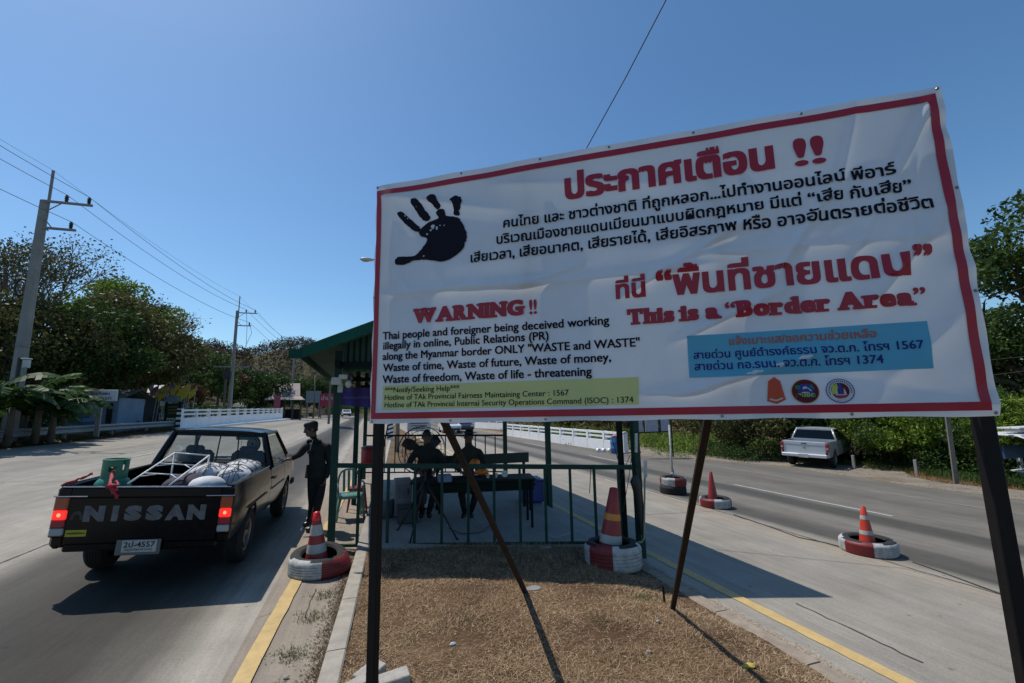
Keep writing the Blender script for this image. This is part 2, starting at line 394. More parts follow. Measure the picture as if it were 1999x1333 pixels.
def hill(x, y):
    r = 0
    for (cx_, cy_, rx_, ry_, h_) in ((-110, 290, 95, 120, 38), (-45, 330, 80, 95, 43), (35, 390, 120, 110, 43), (-230, 240, 120, 140, 40), (160, 300, 90, 160, 22)):
        q = ((x-cx_)/rx_)**2+((y-cy_)/ry_)**2; r = max(r, h_*math.exp(-q*1.15))
    r += 2.5*math.sin(x*.045)*math.cos(y*.05+1)*min(1, r/12); return r
def terr(x, y):
    base = -1.6 if -12.7 < x < 22 else (.62+grade(-12, min(y, 160)) if x < 0 else -1.2+.6*ss(40, 90, x))
    return base+hill(x, y)
gx = sorted(set([-1500, -1000, -700, -520, -400]+list(range(-340, 341, 10))+[-15, -12.7, -12.65, 18, 21.9, 25, 400, 520, 700, 1000, 1500])); gy = [-300, -100, -40, -10]+list(range(0, 520, 10))+[600, 800, 1200, 2000, 3000]
sheet('terrain', gx, gy, terr, M_terrain)

# ---- painted markings (flat print on the pavement)
def paint(name, c, wear=.35):
    m, nt, b = node_mat(name); v = world_vec(nt); n1 = noise(nt, 7, 6, v, .75); n2 = noise(nt, 60, 3, v, .7)
    cc = ramp(nt, n1, [(.3, tuple(x*.72 for x in c)), (.6, c)]); c2 = mixc(nt, ramp(nt, n2, [(.52, (0, 0, 0)), (.62, (wear,)*3)]), cc, (.33, .29, .22))
    nt.links.new(c2, b.inputs['Base Color']); b.inputs['Roughness'].default_value = .7; return m
M_yel = paint('yellow_road_paint', (.54, .37, .14)); M_wht = paint('white_road_paint', (.40, .39, .36), .6)
def line(name, x0, y0, x1, y1, wd, zf, m, seg=1.0, rag=0.0):
    n = max(1, int(abs(y1-y0)/seg)); A = []; 
    for i in range(n+1):
        t = i/n; x = x0+(x1-x0)*t; y = y0+(y1-y0)*t; z = zf(x, y)+.0045
        A.append([(x+random.uniform(0, rag), y, z), (x+wd-random.uniform(0, rag), y, z)])
    mb = MB(); mb.grid(A); o = mb.obj(name, m); o['kind'] = 'structure'; return o
gz = lambda x, y: G(x, y)+.001
line('yellow_edge_line', -1.08, -1.5, -.80, 6.15, .14, lambda x, y: G(x, y)+.0005, M_yel, .25, .010)
line('yellow_edge_line', -.77, 6.6, .1, 26, .13, gz, M_yel, .2, .02)
line('yellow_edge_line', 3.90, -3, 3.90, 40, .15, gz, M_yel, .1, .012)
for y0, y1 in ((-1, 3.2), (7.0, 11.4), (17, 21), (27, 31), (37, 41), (47, 51)): line('lane_line', 10.8, y0, 10.8, y1, .10, gz, M_wht, .3, .006)
for y0, y1 in ((9.0, 13), (19, 23), (29, 33), (39, 43)): line('lane_line', 7.2, y0, 7.2, y1, .08, gz, paint('faded_white_paint', (.36, .35, .31), .7), .3, .01)
for y0 in (10.0, 19, 28, 37, 42, 49, 55, 64, 75): line('lane_line', -7.9, y0, -7.9, y0+3.3, .11, G, M_wht, .4, .006)
for y0 in (31, 40, 49, 58, 67, 80): line('lane_line', -4.3, y0, -4.3, y0+3, .1, G, M_wht, .4, .004)
line('edge_line', 14.4, -3, 14.0, 60, .07, gz, paint('faded_white_paint', (.30, .29, .26), .8), .3, .03)
M_joint = mat('joint_tar', (.05, .045, .04), .9)
def crack(name, pts, wd=.012, zf=G, m=None, jit=.01):
    A = []
    for i in range(len(pts)-1):
        (xa, ya), (xb, yb) = pts[i], pts[i+1]; n = max(2, int(math.hypot(xb-xa, yb-ya)/.07))
        for k in range(n):
            t = k/n; x = xa+(xb-xa)*t+random.uniform(-jit, jit); y = ya+(yb-ya)*t; q = wd*random.uniform(.5, 1.4)
            A.append([(x-q/2, y, zf(x, y)+.004), (x+q/2, y, zf(x, y)+.004)])
    mb = MB(); mb.grid(A); o = mb.obj(name, m or M_joint); o['kind'] = 'structure'; return o
crack('pavement_joint', [(-4.12, 2), (-4.05, 8), (-4.05, 60)], .02, G, jit=.004)
for yy in (3.2, 13.4, 23.6, 33.8): mb = MB(); xs_ = [KX(yy) if False else -.95-(11.6)*i/30 for i in range(31)]; mb.grid([[(x, yy-.006, G(x, yy)+.004) for x in xs_], [(x, yy+.006, G(x, yy)+.004) for x in xs_]]); o = mb.obj('pavement_joint', M_joint); o['kind'] = 'structure'
for yy in (2.1, 8.2, 14.3, 20.4): mb = MB(); xs_ = [3.6+3.6*i/12 for i in range(13)]; mb.grid([[(x, yy-.005, G(x, yy)+.004) for x in xs_], [(x, yy+.005, G(x, yy)+.004) for x in xs_]]); o = mb.obj('pavement_joint', M_joint); o['kind'] = 'structure'
crack('pavement_joint', [(7.1, -2), (7.2, 5), (7.35, 9), (7.4, 30)], .022, jit=.012)
P_ = [gg(*q) for q in ((1555, 1178), (1600, 1200), (1650, 1222), (1705, 1248), (1760, 1275), (1825, 1304))]
crack('tar_seam', [(p.x, p.y) for p in P_], .018, jit=.014)
P_ = [gg(*q) for q in ((618, 1150), (608, 1168), (600, 1190), (592, 1215))]
crack('gutter_crack', [(p.x, p.y) for p in P_], .008, gz, jit=.008)
# ================================================================== WARNING BILLBOARD
SP = Vector((.01, 2.97, 1.745)); SU = Vector((.82648, -.56297, 0)); SN = Vector((.56297, .82648, 0)); SZ = Vector((0, 0, 1))
def crease(u, v, a, b, w, amp, t0=.15, t1=.15):
    ax, ay = a; bx, by = b; L = math.hypot(bx-ax, by-ay); tx, ty = (bx-ax)/L, (by-ay)/L
    s = (u-ax)*tx+(v-ay)*ty; d = -(u-ax)*ty+(v-ay)*tx
    if s < -t0 or s > L+t1: return 0
    e = ss(-t0, t0*.5, s)*(1-ss(L-t1*.5, L+t1, s))
    return amp*e*math.exp(-(math.sqrt(d*d+.09*w*w)-.3*w)/w)
FOLDS = [((.15, .815), (1.05, .785), .035, .010), ((1.0, .785), (2.0, .80), .03, .008), ((2.0, .86), (3.0, .83), .03, .006), ((.03, 1.52), (.9, 1.28), .05, .006),
         ((.5, .83), (1.05, .79), .018, .008), ((1.05, .79), (1.3, .86), .016, .009), ((1.65, .70), (2.3, 1.05), .03, .011), ((2.36, .72), (2.62, 1.1), .025, .011),
         ((1.85, .86), (2.4, .96), .05, -.006), ((2.62, .95), (2.78, 1.5), .03, .006), ((2.7, .78), (3.1, 1.5), .035, .009), ((2.93, .8), (3.0, 1.2), .02, .007), ((1.7, .12), (1.95, .13), .03, .006),
         ((1.9, .13), (2.5, .30), .03, .011), ((1.9, .42), (2.35, .62), .035, .009), ((.0, .05), (.6, .02), .04, .003), ((2.75, .55), (3.08, .95), .05, .010), ((2.4, .05), (3.1, .045), .04, .003),
         ((.9, 1.45), (1.8, 1.30), .05, .004), ((.08, 1.5), (.5, .85), .05, .005), ((.2, .9), (.42, .62), .03, .005), ((.66, 1.1), (1.1, 1.2), .05, .004), ((2.7, .1), (3.05, .42), .06, .006), ((2.5, .2), (2.95, .1), .05, -.004)]
def sdisp(u, v):
    d = 0
    for a, b, w_, am in FOLDS: d += crease(u, v, a, b, w_*.75, am*2.0)
    d += .0035*math.sin(2.1*u+3*v)+.002*math.sin(5.3*u-4.1*v+1)+.0012*math.sin(11*u+9*v)
    if v > .8: d += .004*(v-.8)/.8
    if u > 3.02: d += .004*math.sin(v*31+1.3*math.sin(v*9))*(u-3.02)/.13
    if v > 1.5: d += .003*math.sin(u*14)*(v-1.5)/.08
    if v < .05: d += .004*math.sin(u*9+1)*(.05-v)/.06
    return d
def spt(u, v, off=0.0):
    return SP+SU*u+SZ*v-SN*(sdisp(u, v)+off)
def vinyl(name, c, tr=.35):
    m, nt, b = node_mat(name); tc = world_vec(nt); n1 = noise(nt, 5, 5, tc, .6)
    cc = ramp(nt, n1, [(.3, tuple(x*.93 for x in c)), (.7, c)]); nt.links.new(cc, b.inputs['Base Color'])
    b.inputs['Roughness'].default_value = .38 if max(c) > .3 else .6; b.inputs['Specular IOR Level'].default_value = .45 if max(c) > .3 else .12
    t = nt.nodes.new('ShaderNodeBsdfTranslucent'); nt.links.new(cc, t.inputs[0])
    mx = nt.nodes.new('ShaderNodeMixShader'); mx.inputs[0].default_value = tr
    nt.links.new(b.outputs[0], mx.inputs[1]); nt.links.new(t.outputs[0], mx.inputs[2]); nt.links.new(mx.outputs[0], nt.nodes['Material Output'].inputs[0]); return m
V_white = vinyl('banner_vinyl', (.70, .72, .76), .25); V_red = vinyl('banner_red_print', (.42, .02, .045), .2); V_black = vinyl('banner_black_print', (.012, .010, .018), .1)
V_yel = vinyl('banner_yellow_print', (.66, .68, .28), .24); V_cyan = vinyl('banner_blue_print', (.10, .42, .62), .24); V_navy = vinyl('banner_navy_print', (.03, .03, .20), .15); V_brick = vinyl('banner_brick_print', (.45, .12, .08), .2)
V_wht2 = vinyl('emblem_white_print', (.6, .6, .62), .25)
bill = thing('billboard', 'large white warning banner with red border and black handprint on dark posts', 'billboard', (SP.x, SP.y, .1))
SO = (SP.x, SP.y, .1)
nu, nv = 300, 150; rows = []
for j in range(nv+1):
    t = j/nv; r_ = []
    for i in range(nu+1):
        s = i/nu; u = -.007*(1-s)+3.15*s; v = (-.019*(1-s)-.010*s)*(1-t)+(1.586*(1-s)+1.582*s)*t
        if s in (0, 1): u += .004*math.sin(v*22)
        if t == 0: v -= .003*math.sin(u*13)
        r_.append(spt(u, v))
    rows.append(r_)
mb = MB(); mb.grid(rows); banner = mb.obj('banner', V_white, bill, smooth=True, org=SO)
def patch(name, quads, m, parent, off=.0032):
    mb = MB()
    for q in quads:
        (a, b_, c_, d_) = q; n = max(2, int(max(math.dist(a, b_), math.dist(d_, c_))/.03)); k = max(1, int(max(math.dist(a, d_), math.dist(b_, c_))/.03))
        rows = []
        for j in range(k+1):
            t = j/k; r_ = []
            for i in range(n+1):
                s = i/n; u = (a[0]*(1-s)+b_[0]*s)*(1-t)+(d_[0]*(1-s)+c_[0]*s)*t; v = (a[1]*(1-s)+b_[1]*s)*(1-t)+(d_[1]*(1-s)+c_[1]*s)*t
                r_.append(spt(u, v, off))
            rows.append(r_)
        mb.grid(rows)
    return mb.obj(name, m, parent, smooth=True, org=SO)
patch('red_border', [((.0, 1.51), (3.123, 1.508), (3.123, 1.547), (-.001, 1.546)), ((.005, .008), (3.121, .014), (3.121, .052), (.005, .046)),
      ((.003, .046), (.036, .046), (.034, 1.51), (-.001, 1.51)), ((3.083, .052), (3.121, .052), (3.123, 1.508), (3.085, 1.508))], V_red, banner)
def cut_mesh(V, F, cell):
    bm = bmesh.new(); vs = [bm.verts.new(p) for p in V]
    for f in F:
        try: bm.faces.new([vs[i] for i in f])
        except ValueError: pass
    xs_ = V[:, 0]; ys_ = V[:, 1]
    for ax, lo, hi in ((0, xs_.min(), xs_.max()), (1, ys_.min(), ys_.max())):
        k = lo+cell
        while k < hi:
            no = (1, 0, 0) if ax == 0 else (0, 1, 0); co = (k, 0, 0) if ax == 0 else (0, k, 0)
            bmesh.ops.bisect_plane(bm, geom=bm.verts[:]+bm.edges[:]+bm.faces[:], plane_co=co, plane_no=no, dist=1e-6); k += cell
    bm.verts.index_update(); V2 = np.array([v.co[:] for v in bm.verts]); F2 = [tuple(v.index for v in f.verts) for f in bm.faces]; bm.free(); return V2, F2
def put(name, V, F, m, off=.0055, parent=None):
    mb = MB(); mb.add([spt(p[0], p[1], off+p[2]) for p in V], F); return mb.obj(name, m, parent or banner, org=SO)
def sign_text(body, u0, u1, v, m, ysc=None, bold=.03, off=.012, cell=None, name='lettering', vm=.0, res=3):
    V, F = text_geo(body, 1.0, bold, off, res); x0, x1 = V[:, 0].min(), V[:, 0].max(); sx = (u1-u0)/(x1-x0); sy = sx*(ysc or 1)
    W = np.column_stack([(V[:, 0]-x0)*sx+u0, V[:, 1]*sy+v, V[:, 2]])
    if cell: W, F = cut_mesh(W, F, cell)
    o = put(name, W, F, m); o['kind'] = 'stuff'; return o
# heavy slab lettering: bold glyph + serif bars
SER = {'W': [(0, .30, 1), (.36, .64, 1), (.70, 1, 1)], 'A': [(-.06, .36, 0), (.64, 1.06, 0)], 'R': [(-.1, .42, 0), (.68, 1.1, 0), (-.1, .2, 1)], 'N': [(-.12, .36, 0), (-.12, .25, 1), (.66, 1.12, 1)],
       'I': [(-.55, 1.55, 0), (-.55, 1.55, 1)], 'G': [(.62, 1.12, .42)], 'T': [(.24, .76, 0), (0, .09, .86), (.91, 1, .86)], 'h': [(-.16, .42, 0), (.62, 1.12, 0), (-.16, .2, 1)], 'i': [(-.6, 1.6, 0), (-.6, .5, .66)],
       'B': [(-.12, .3, 0), (-.12, .3, 1)], 'r': [(-.2, .8, 0), (-.2, .2, .7)], 'd': [(.8, 1.14, 0), (.55, .9, 1)], 'a': [(.85, 1.2, 0)]}
def slab_text(body, u0, u1, v, cap, m, th=.16, cell=.03):
    """body laid between u0 and u1, capital height cap"""
    items = []; x = 0
    for ch in body:
        if ch == ' ': x += .24; continue
        V, F = text_geo(ch, 1.0, 0, .015 if ch == '!' else .026, 3); a, b = V[:, 0].min(), V[:, 0].max(); wd = b-a; lo, hi = V[:, 1].min(), V[:, 1].max()
        W = V.copy(); W[:, 0] = W[:, 0]-a+x
        W[:, 2] += .0; G = list(F); k = len(W); extra = []
        sh_ = [(0, 0), (.012, 0)] if ch in '“”!' else [(.028*i, .022*j) for i in range(5) for j in range(3)]
        W0 = W.copy(); W = np.vstack([W0+np.array([a_, b_, .00012*q_]) for q_, (a_, b_) in enumerate(sh_)]); G = [tuple(i+k*q_ for i in f) for q_ in range(len(sh_)) for f in F]
        for (s0, s1, pos) in SER.get(ch, []):
            zz = .0022
            base = 0 if pos <= 0 else (hi-th*.7 if pos == 1 else (pos*hi if pos > .5 else pos*hi))
            y0 = -.05 if pos == 0 else base; 
            if ch == 'i' and pos == .66: y0 = .40
            if ch == 'r' and pos == .7: y0 = .40
            if ch == 'T' and pos == .86: y0 = .46
            y1 = y0+th*.8 if ch != 'T' or pos != .86 else y0+.2
            q = np.array([(x+s0*wd, y0, zz), (x+.11+s1*wd, y0, zz), (x+.11+s1*wd, y1, zz), (x+s0*wd, y1, zz)]); k = len(W); W = np.vstack([W, q]); G.append((k, k+1, k+2, k+3))
        items.append((W, G)); x += wd+(.13 if ch not in '“”!' else .05)
    tot = x-.02; sx = (u1-u0)/tot; sy = cap/.70; VV = []; FF = []; k = 0
    for W, G in items:
        Q = np.column_stack([u0+W[:, 0]*sx, v+W[:, 1]*sy, W[:, 2]]); VV.append(Q); FF += [tuple(i+k for i in g_) for g_ in G]; k += len(Q)
    V = np.vstack(VV); V, F = cut_mesh(V, FF, cell) if cell else (V, FF); o = put('lettering', V, F, m); o['kind'] = 'stuff'; return o
sign_text('ประกาศเตือน', 1.289, 2.40, 1.279, V_red, 1.0, .085, .006, .035)
slab_text('!!', 2.49, 2.64, 1.275, .15, V_red)
sign_text('คนไทย และ ชาวต่างชาติ ที่ถูกหลอก...ไปทำงานออนไลน์ พีอาร์', .902, 2.91, 1.156, V_black, 1.0, .045, .004, .08)
sign_text('บริเวณเมืองชายแดนเมียนมาแบบผิดกฎหมาย มีแต่ “เสีย กับเสีย”', .855, 2.965, 1.060, V_black, 1.0, .045, .004, .08)
sign_text('เสียเวลา, เสียอนาคต, เสียรายได้, เสียอิสรภาพ หรือ อาจอันตรายต่อชีวิต', .682, 3.036, .963, V_black, 1.0, .045, .004, .08)
sign_text('ที่นี่', 1.551, 1.712, .651, V_red, 1.0, .07, .004, .035)
sign_text('“พื้นที่ชายแดน”', 1.767, 3.0, .645, V_red, .95, .07, .004, .035)
slab_text('This is a “Border Area”', 1.605, 2.953, .505, .078, V_red)
slab_text('WARNING !!', .291, 1.10, .607, .085, V_red)
for t, u0, u1, v in (('Thai people and foreigner being deceived working', .072, 1.509, .512), ('illegally in online, Public Relations (PR)', .078, 1.163, .447), ('along the Myanmar border ONLY "WASTE and WASTE"', .076, 1.665, .379),
                     ('Waste of time, Waste of future, Waste of money,', .082, 1.508, .305), ('Waste of freedom, Waste of life - threatening', .081, 1.40, .231)):
    sign_text(t, u0, u1, v, V_black, 1.0, .05, .0, .05)
patch('yellow_panel', [((.085, .065), (1.64, .068), (1.648, .214), (.085, .216))], V_yel, banner)
patch('blue_panel', [((1.901, .20), (2.936, .205), (2.939, .424), (1.904, .42))], V_cyan, banner)
for t, u0, u1, v in (('***Notify/Seeking Help***', .100, .61, .171), ('Hotline of TAk Provincial Fairness Maintaining Center : 1567', .101, 1.268, .125), ('Hotline of TAk Provincial Internai Security Operations Command (ISOC) : 1374', .103, 1.613, .079)):
    sign_text(t, u0, u1, v, V_black, 1.0, .018, .0, .05)
sign_text('แจ้งเบาะแส/ขอความช่วยเหลือ', 2.104, 2.737, .361, V_brick, 1.0, .03, .006, .08)
sign_text('สายด่วน ศูนย์ดำรงค์ธรรม จว.ต.ก. โทรฯ 1567', 1.929, 2.909, .298, V_navy, 1.0, .025, .006, .08)
sign_text('สายด่วน กอ.รมน. จว.ต.ก. โทรฯ 1374', 1.93, 2.75, .238, V_navy, 1.0, .025, .006, .08)
HAND = [[(0.322, 1.217), (0.379, 1.264), (0.456, 1.29), (0.441, 1.329), (0.465, 1.348), (0.503, 1.338), (0.512, 1.3), (0.578, 1.281), (0.615, 1.253), (0.637, 1.201), (0.656, 1.163), (0.651, 1.11), (0.624, 1.052), (0.569, 1.015), (0.496, 0.992), (0.411, 1.006), (0.344, 1.019), (0.287, 1.021), (0.219, 1.003), (0.154, 1.009), (0.147, 1.037), (0.173, 1.061), (0.237, 1.056), (0.286, 1.053), (0.334, 1.078), (0.372, 1.128), (0.381, 1.159), (0.342, 1.178)], [(0.163, 1.361), (0.191, 1.369), (0.226, 1.342), (0.287, 1.282), (0.329, 1.239), (0.317, 1.213), (0.283, 1.227), (0.233, 1.271), (0.182, 1.325)], [(0.264, 1.445), (0.298, 1.446), (0.333, 1.41), (0.363, 1.359), (0.4, 1.307), (0.389, 1.281), (0.36, 1.284), (0.325, 1.318), (0.295, 1.369), (0.264, 1.416)], [(0.377, 1.446), (0.406, 1.46), (0.435, 1.45), (0.454, 1.41), (0.476, 1.37), (0.464, 1.351), (0.441, 1.355), (0.416, 1.388), (0.382, 1.421)], [(0.542, 1.401), (0.568, 1.421), (0.596, 1.417), (0.619, 1.393), (0.621, 1.347), (0.605, 1.313), (0.607, 1.288), (0.582, 1.288), (0.566, 1.301), (0.568, 1.337), (0.559, 1.38)]]
HV = []; HF = []
for poly in HAND:
    n = len(poly); out = []
    for i in range(n):      # rounded, slightly ragged ink outline
        p0, p1, p2, p3 = (poly[(i+k-1) % n] for k in range(4))
        for q in range(4):
            t = q/4; c = [.5*((2*p1[a])+(-p0[a]+p2[a])*t+(2*p0[a]-5*p1[a]+4*p2[a]-p3[a])*t*t+(-p0[a]+3*p1[a]-3*p2[a]+p3[a])*t**3) for a in (0, 1)]
            j = .0022 if c[0] < .6 else .006; out.append((c[0]+random.uniform(-j, j), c[1]+random.uniform(-j, j), 0))
    k = len(HV); HV += out; HF.append(tuple(range(k, k+len(out)))[::-1])
V, F = cut_mesh(np.array(HV), HF, .03); put('handprint', V, F, V_black)['kind'] = 'stuff'
HV = []; HF = []
for (cx_, cy_, r_) in ((.42, 1.235, .017), (.447, 1.222, .012), (.405, 1.215, .008), (.38, 1.19, .007), (.50, 1.235, .005), (.36, 1.04, .007), (.24, 1.315, .006), (.222, 1.335, .005), (.47, 1.238, .006), (.30, 1.39, .004)):
    n = 9; k = len(HV); HV += [(cx_+r_*random.uniform(.4, 1.3)*math.cos(2*math.pi*i/n), cy_+r_*random.uniform(.4, 1.2)*math.sin(2*math.pi*i/n), .0004) for i in range(n)]; HF.append(tuple(range(k, k+n)))
put('ink_gap', np.array(HV), HF, V_white)['kind'] = 'stuff'
# emblems
def disc(cx_, cy_, rx_, ry_, n=28, z=0.0, r0=0.0):
    if r0 == 0: return [(cx_+rx_*math.cos(2*math.pi*i/n), cy_+ry_*math.sin(2*math.pi*i/n), z) for i in range(n)], [tuple(range(n))]
    a = [(cx_+rx_*math.cos(2*math.pi*i/n), cy_+ry_*math.sin(2*math.pi*i/n), z) for i in range(n)]; b = [(cx_+rx_*r0*math.cos(2*math.pi*i/n), cy_+ry_*r0*math.sin(2*math.pi*i/n), z) for i in range(n)]
    return a+b, [(i, (i+1) % n, n+(i+1) % n, n+i) for i in range(n)]
def emb(name, shapes):
    """first shape is the emblem body (sub-part), the rest are joined per colour"""
    for m, geos in shapes:
        VV = []; FF = []
        for V_, F_ in geos: k = len(VV); VV += list(V_); FF += [tuple(i+k for i in f) for f in F_]
        put(name, np.array(VV, float), FF, m, .0055)['kind'] = 'stuff'
V_org = vinyl('emblem_orange_print', (.55, .07, .03), .2); V_gold = vinyl('emblem_gold_print', (.55, .28, .05), .2); V_mar = vinyl('emblem_maroon_print', (.12, .02, .03), .15); V_grn = vinyl('emblem_green_print', (.03, .22, .16), .2); V_blu = vinyl('emblem_blue_print', (.05, .07, .3), .2); V_lime = vinyl('emblem_lime_print', (.5, .58, .08), .2)
S1 = [(2.29, .19), (2.316, .169), (2.331, .078), (2.291, .058), (2.25, .073), (2.263, .171)]
poly = lambda pts, z: ([(a, b, z) for a, b in pts], [tuple(range(len(pts)))])
cS = (2.290, .122); shr = lambda k: [(cS[0]+(a-cS[0])*k, cS[1]+(b-cS[1])*k) for a, b in S1]
emb('emblem', [(V_org, [poly(shr(1)[::-1], 0)]), (V_gold, [disc(2.290, .150, .016, .018, 16, .0004, .72), disc(2.290, .113, .018, .017, 16, .0004, .72), disc(2.290, .132, .008, .008, 10, .0004), poly([(2.285, .165), (2.295, .165), (2.290, .182)], .0004), poly([(2.262, .098), (2.268, .098), (2.276, .086), (2.270, .084)], .0004), poly([(2.318, .098), (2.312, .098), (2.304, .086), (2.310, .084)], .0004)]), (V_wht2, [poly([(2.262, .078), (2.29, .071), (2.319, .082), (2.319, .089), (2.29, .078), (2.262, .085)], .0006)])])
c2 = (2.418, .116)
emb('emblem', [(V_gold, [disc(*c2, .0595, .0585, 32, 0, .95)]), (V_mar, [disc(*c2, .0566, .0556, 32, .0001)]), (V_blu, [poly([(2.385, .125), (2.400, .150), (2.44, .152), (2.455, .13), (2.45, .105), (2.39, .10)], .0004)]), (V_grn, [poly([(2.375, .088), (2.460, .088), (2.458, .104), (2.377, .104)], .0008), poly([(2.437, .135), (2.460, .125), (2.448, .15)], .0008), poly([(2.377, .128), (2.397, .128), (2.397, .145), (2.377, .145)], .0008)]), (V_wht2, [poly([(2.408, .126), (2.430, .130), (2.425, .140), (2.410, .138)], .0011), poly([(2.40, .108), (2.436, .108), (2.43, .113), (2.405, .113)], .0011), poly([(2.440, .116), (2.447, .118), (2.432, .134), (2.428, .131)], .0011)])])
sign_text('ศปชด', 2.379, 2.457, .090, V_lime, .8, .03, .01, None)
c3 = (2.563, .115)
emb('emblem', [(V_blu, [disc(*c3, .0585, .0575, 40, 0, .93)]), (V_wht2, [disc(*c3, .0540, .0530, 36, .0001)]), (V_mar, [disc(*c3, .038, .038, 32, .0004)]), (V_lime, [poly([(2.553, .150), (2.533, .138), (2.526, .115), (2.532, .098), (2.541, .10), (2.556, .128)], .0008)]), (V_blu, [poly([(2.556, .10), (2.572, .10), (2.570, .150), (2.558, .150)], .0012), disc(2.564, .118, .010, .012, 12, .0016)]), (V_wht2, [poly([(2.543, .10), (2.553, .10), (2.549, .128)], .0012), poly([(2.576, .10), (2.588, .10), (2.579, .13)], .0012), poly([(2.538, .094), (2.590, .094), (2.586, .098), (2.542, .098)], .0014)]), (V_red, [poly([(2.543, .089), (2.553, .080), (2.575, .080), (2.585, .089), (2.585, .093), (2.543, .093)], .0015)])])
sign_text('กอ.รมน.', 2.545, 2.583, .0665, V_black, 1, .02, .0, None)
arc = []; af = []
for i in range(22):
    a = rad(200-i*10); k = len(arc); r0 = .0425; r1 = .049; da = rad(2.6)
    arc += [(c3[0]+r0*math.cos(a-da), c3[1]+r0*math.sin(a-da), .0006), (c3[0]+r1*math.cos(a-da), c3[1]+r1*math.sin(a-da), .0006), (c3[0]+r1*math.cos(a+da), c3[1]+r1*math.sin(a+da), .0006), (c3[0]+r0*math.cos(a+da), c3[1]+r0*math.sin(a+da), .0006)]; af.append((k, k+1, k+2, k+3)[::-1])
put('emblem_lettering', np.array(arc), af, V_black)['kind'] = 'stuff'
# grommets / screws
M_steel_d = mat('dark_painted_steel', (.008, .007, .007), .6, .0, .3, dirt=(.018, .011, .008), spec=.2)
M_bolt = mat('zinc_bolt', (.3, .3, .3), .35, .9)
for (u, v) in ((.0, 1.574), (3.135, 1.57), (3.135, .003), (.012, -.006), (1.144, 1.570), (1.559, 1.568), (2.021, 1.567), (2.55, 1.567), (.62, 1.572), (1.13, -.004), (2.041, .002), (2.6, .004), (.55, -.006), (3.138, .55), (3.138, 1.05), (-.0, .8)):
    p = spt(u, v, .002); mb = MB(); mb.path([p, p-SN*.004], [.008, .006], 8); mb.path([p-SN*.004, p-SN*.008], [.004, .0035], 6); mb.obj('bolt', M_bolt, bill, org=SO)
# frame behind the banner
def bar(name, a, b, w_, m, parent, d_=None, org=SO, side=None):
    a, b = Vector(a), Vector(b); ax = (b-a).normalized(); s = Vector(side) if side is not None else SU; s = (s-ax*s.dot(ax)).normalized(); t = ax.cross(s); d_ = d_ or w_
    mb = MB(); c = .004; prof = [(-w_/2+c, -d_/2), (w_/2-c, -d_/2), (w_/2, -d_/2+c), (w_/2, d_/2-c), (w_/2-c, d_/2), (-w_/2+c, d_/2), (-w_/2, d_/2-c), (-w_/2, -d_/2+c)]
    mb.prism(prof, a, s, t, b-a); return mb.obj(name, m, parent, org=org)
def sb(u, z, off=.05): return Vector((SP.x, SP.y, 0))+SU*u+SN*off+SZ*z
bar('post', sb(.030, -.25), sb(.024, 3.30), .055, M_steel_d, bill); bar('post', sb(3.112, -.35), sb(3.112, 3.31), .06, M_steel_d, bill)
bar('upright', sb(1.045, 1.76), sb(1.045, 3.29), .05, M_steel_d, bill); bar('upright', sb(2.10, 1.76), sb(2.10, 3.29), .05, M_steel_d, bill)
for z in (1.79, 3.285): bar('rail', sb(.06, z, .052), sb(3.08, z, .052), .032, M_steel_d, bill, side=(0, 0, 1))
M_brace = mat('rusty_brace_steel', (.022, .015, .011), .7, .0, .35, dirt=(.012, .008, .006), spec=.2)
def splane(px, py, off):
    d = px_ray(px, py); o = Vector((0, 0, CAM_H)); p0 = SP+SN*off; return o+d*((p0-o).dot(SN)/d.dot(SN))
bar('brace', (1.64, 4.68, -.16), splane(838, 762, .09), .042, M_brace, bill)
bar('brace', (2.95, 4.08, -.28), splane(1394, 752, .09), .042, M_brace, bill)
bar('brace_plate', (2.91, 4.12, -.26), (2.89, 4.10, .0), .02, M_brace, bill, .006)
# ================================================================== BLACK PICKUP
M_blk = mat('black_car_paint', (.003, .003, .0045), .17, 0, .3, coat=.0, dirt=(.009, .008, .007), scale=3, spec=.26)
M_blk2 = mat('black_plastic', (.012, .012, .013), .5)
M_rub = mat('tyre_rubber', (.016, .016, .016), .85, var=.3, scale=12, bmp=.002)
M_alloy = mat('dusty_alloy', (.28, .27, .26), .4, .7, dirt=(.1, .08, .06))
M_chrome = mat('chrome_trim', (.6, .6, .6), .15, 1.0)
M_int = mat('cab_interior', (.03, .03, .032), .8)
M_under = mat('underbody', (.008, .008, .008), .9)
def glass_mat(name, c, tint=.5, rough=.02):
    m, nt, b = node_mat(name); tr = nt.nodes.new('ShaderNodeBsdfTransparent'); tr.inputs[0].default_value = (*c, 1)
    g = nt.nodes.new('ShaderNodeBsdfGlossy'); g.inputs['Roughness'].default_value = rough; g.inputs[0].default_value = (.9, .9, .9, 1)
    fr = nt.nodes.new('ShaderNodeFresnel'); fr.inputs[0].default_value = 1.5; mx = nt.nodes.new('ShaderNodeMixShader')
    nt.links.new(fr.outputs[0], mx.inputs[0]); nt.links.new(tr.outputs[0], mx.inputs[1]); nt.links.new(g.outputs[0], mx.inputs[2]); nt.links.new(mx.outputs[0], nt.nodes['Material Output'].inputs[0]); return m
G_clear = glass_mat('window_glass', (.80, .84, .84)); G_dark = glass_mat('tinted_glass', (.06, .07, .07))
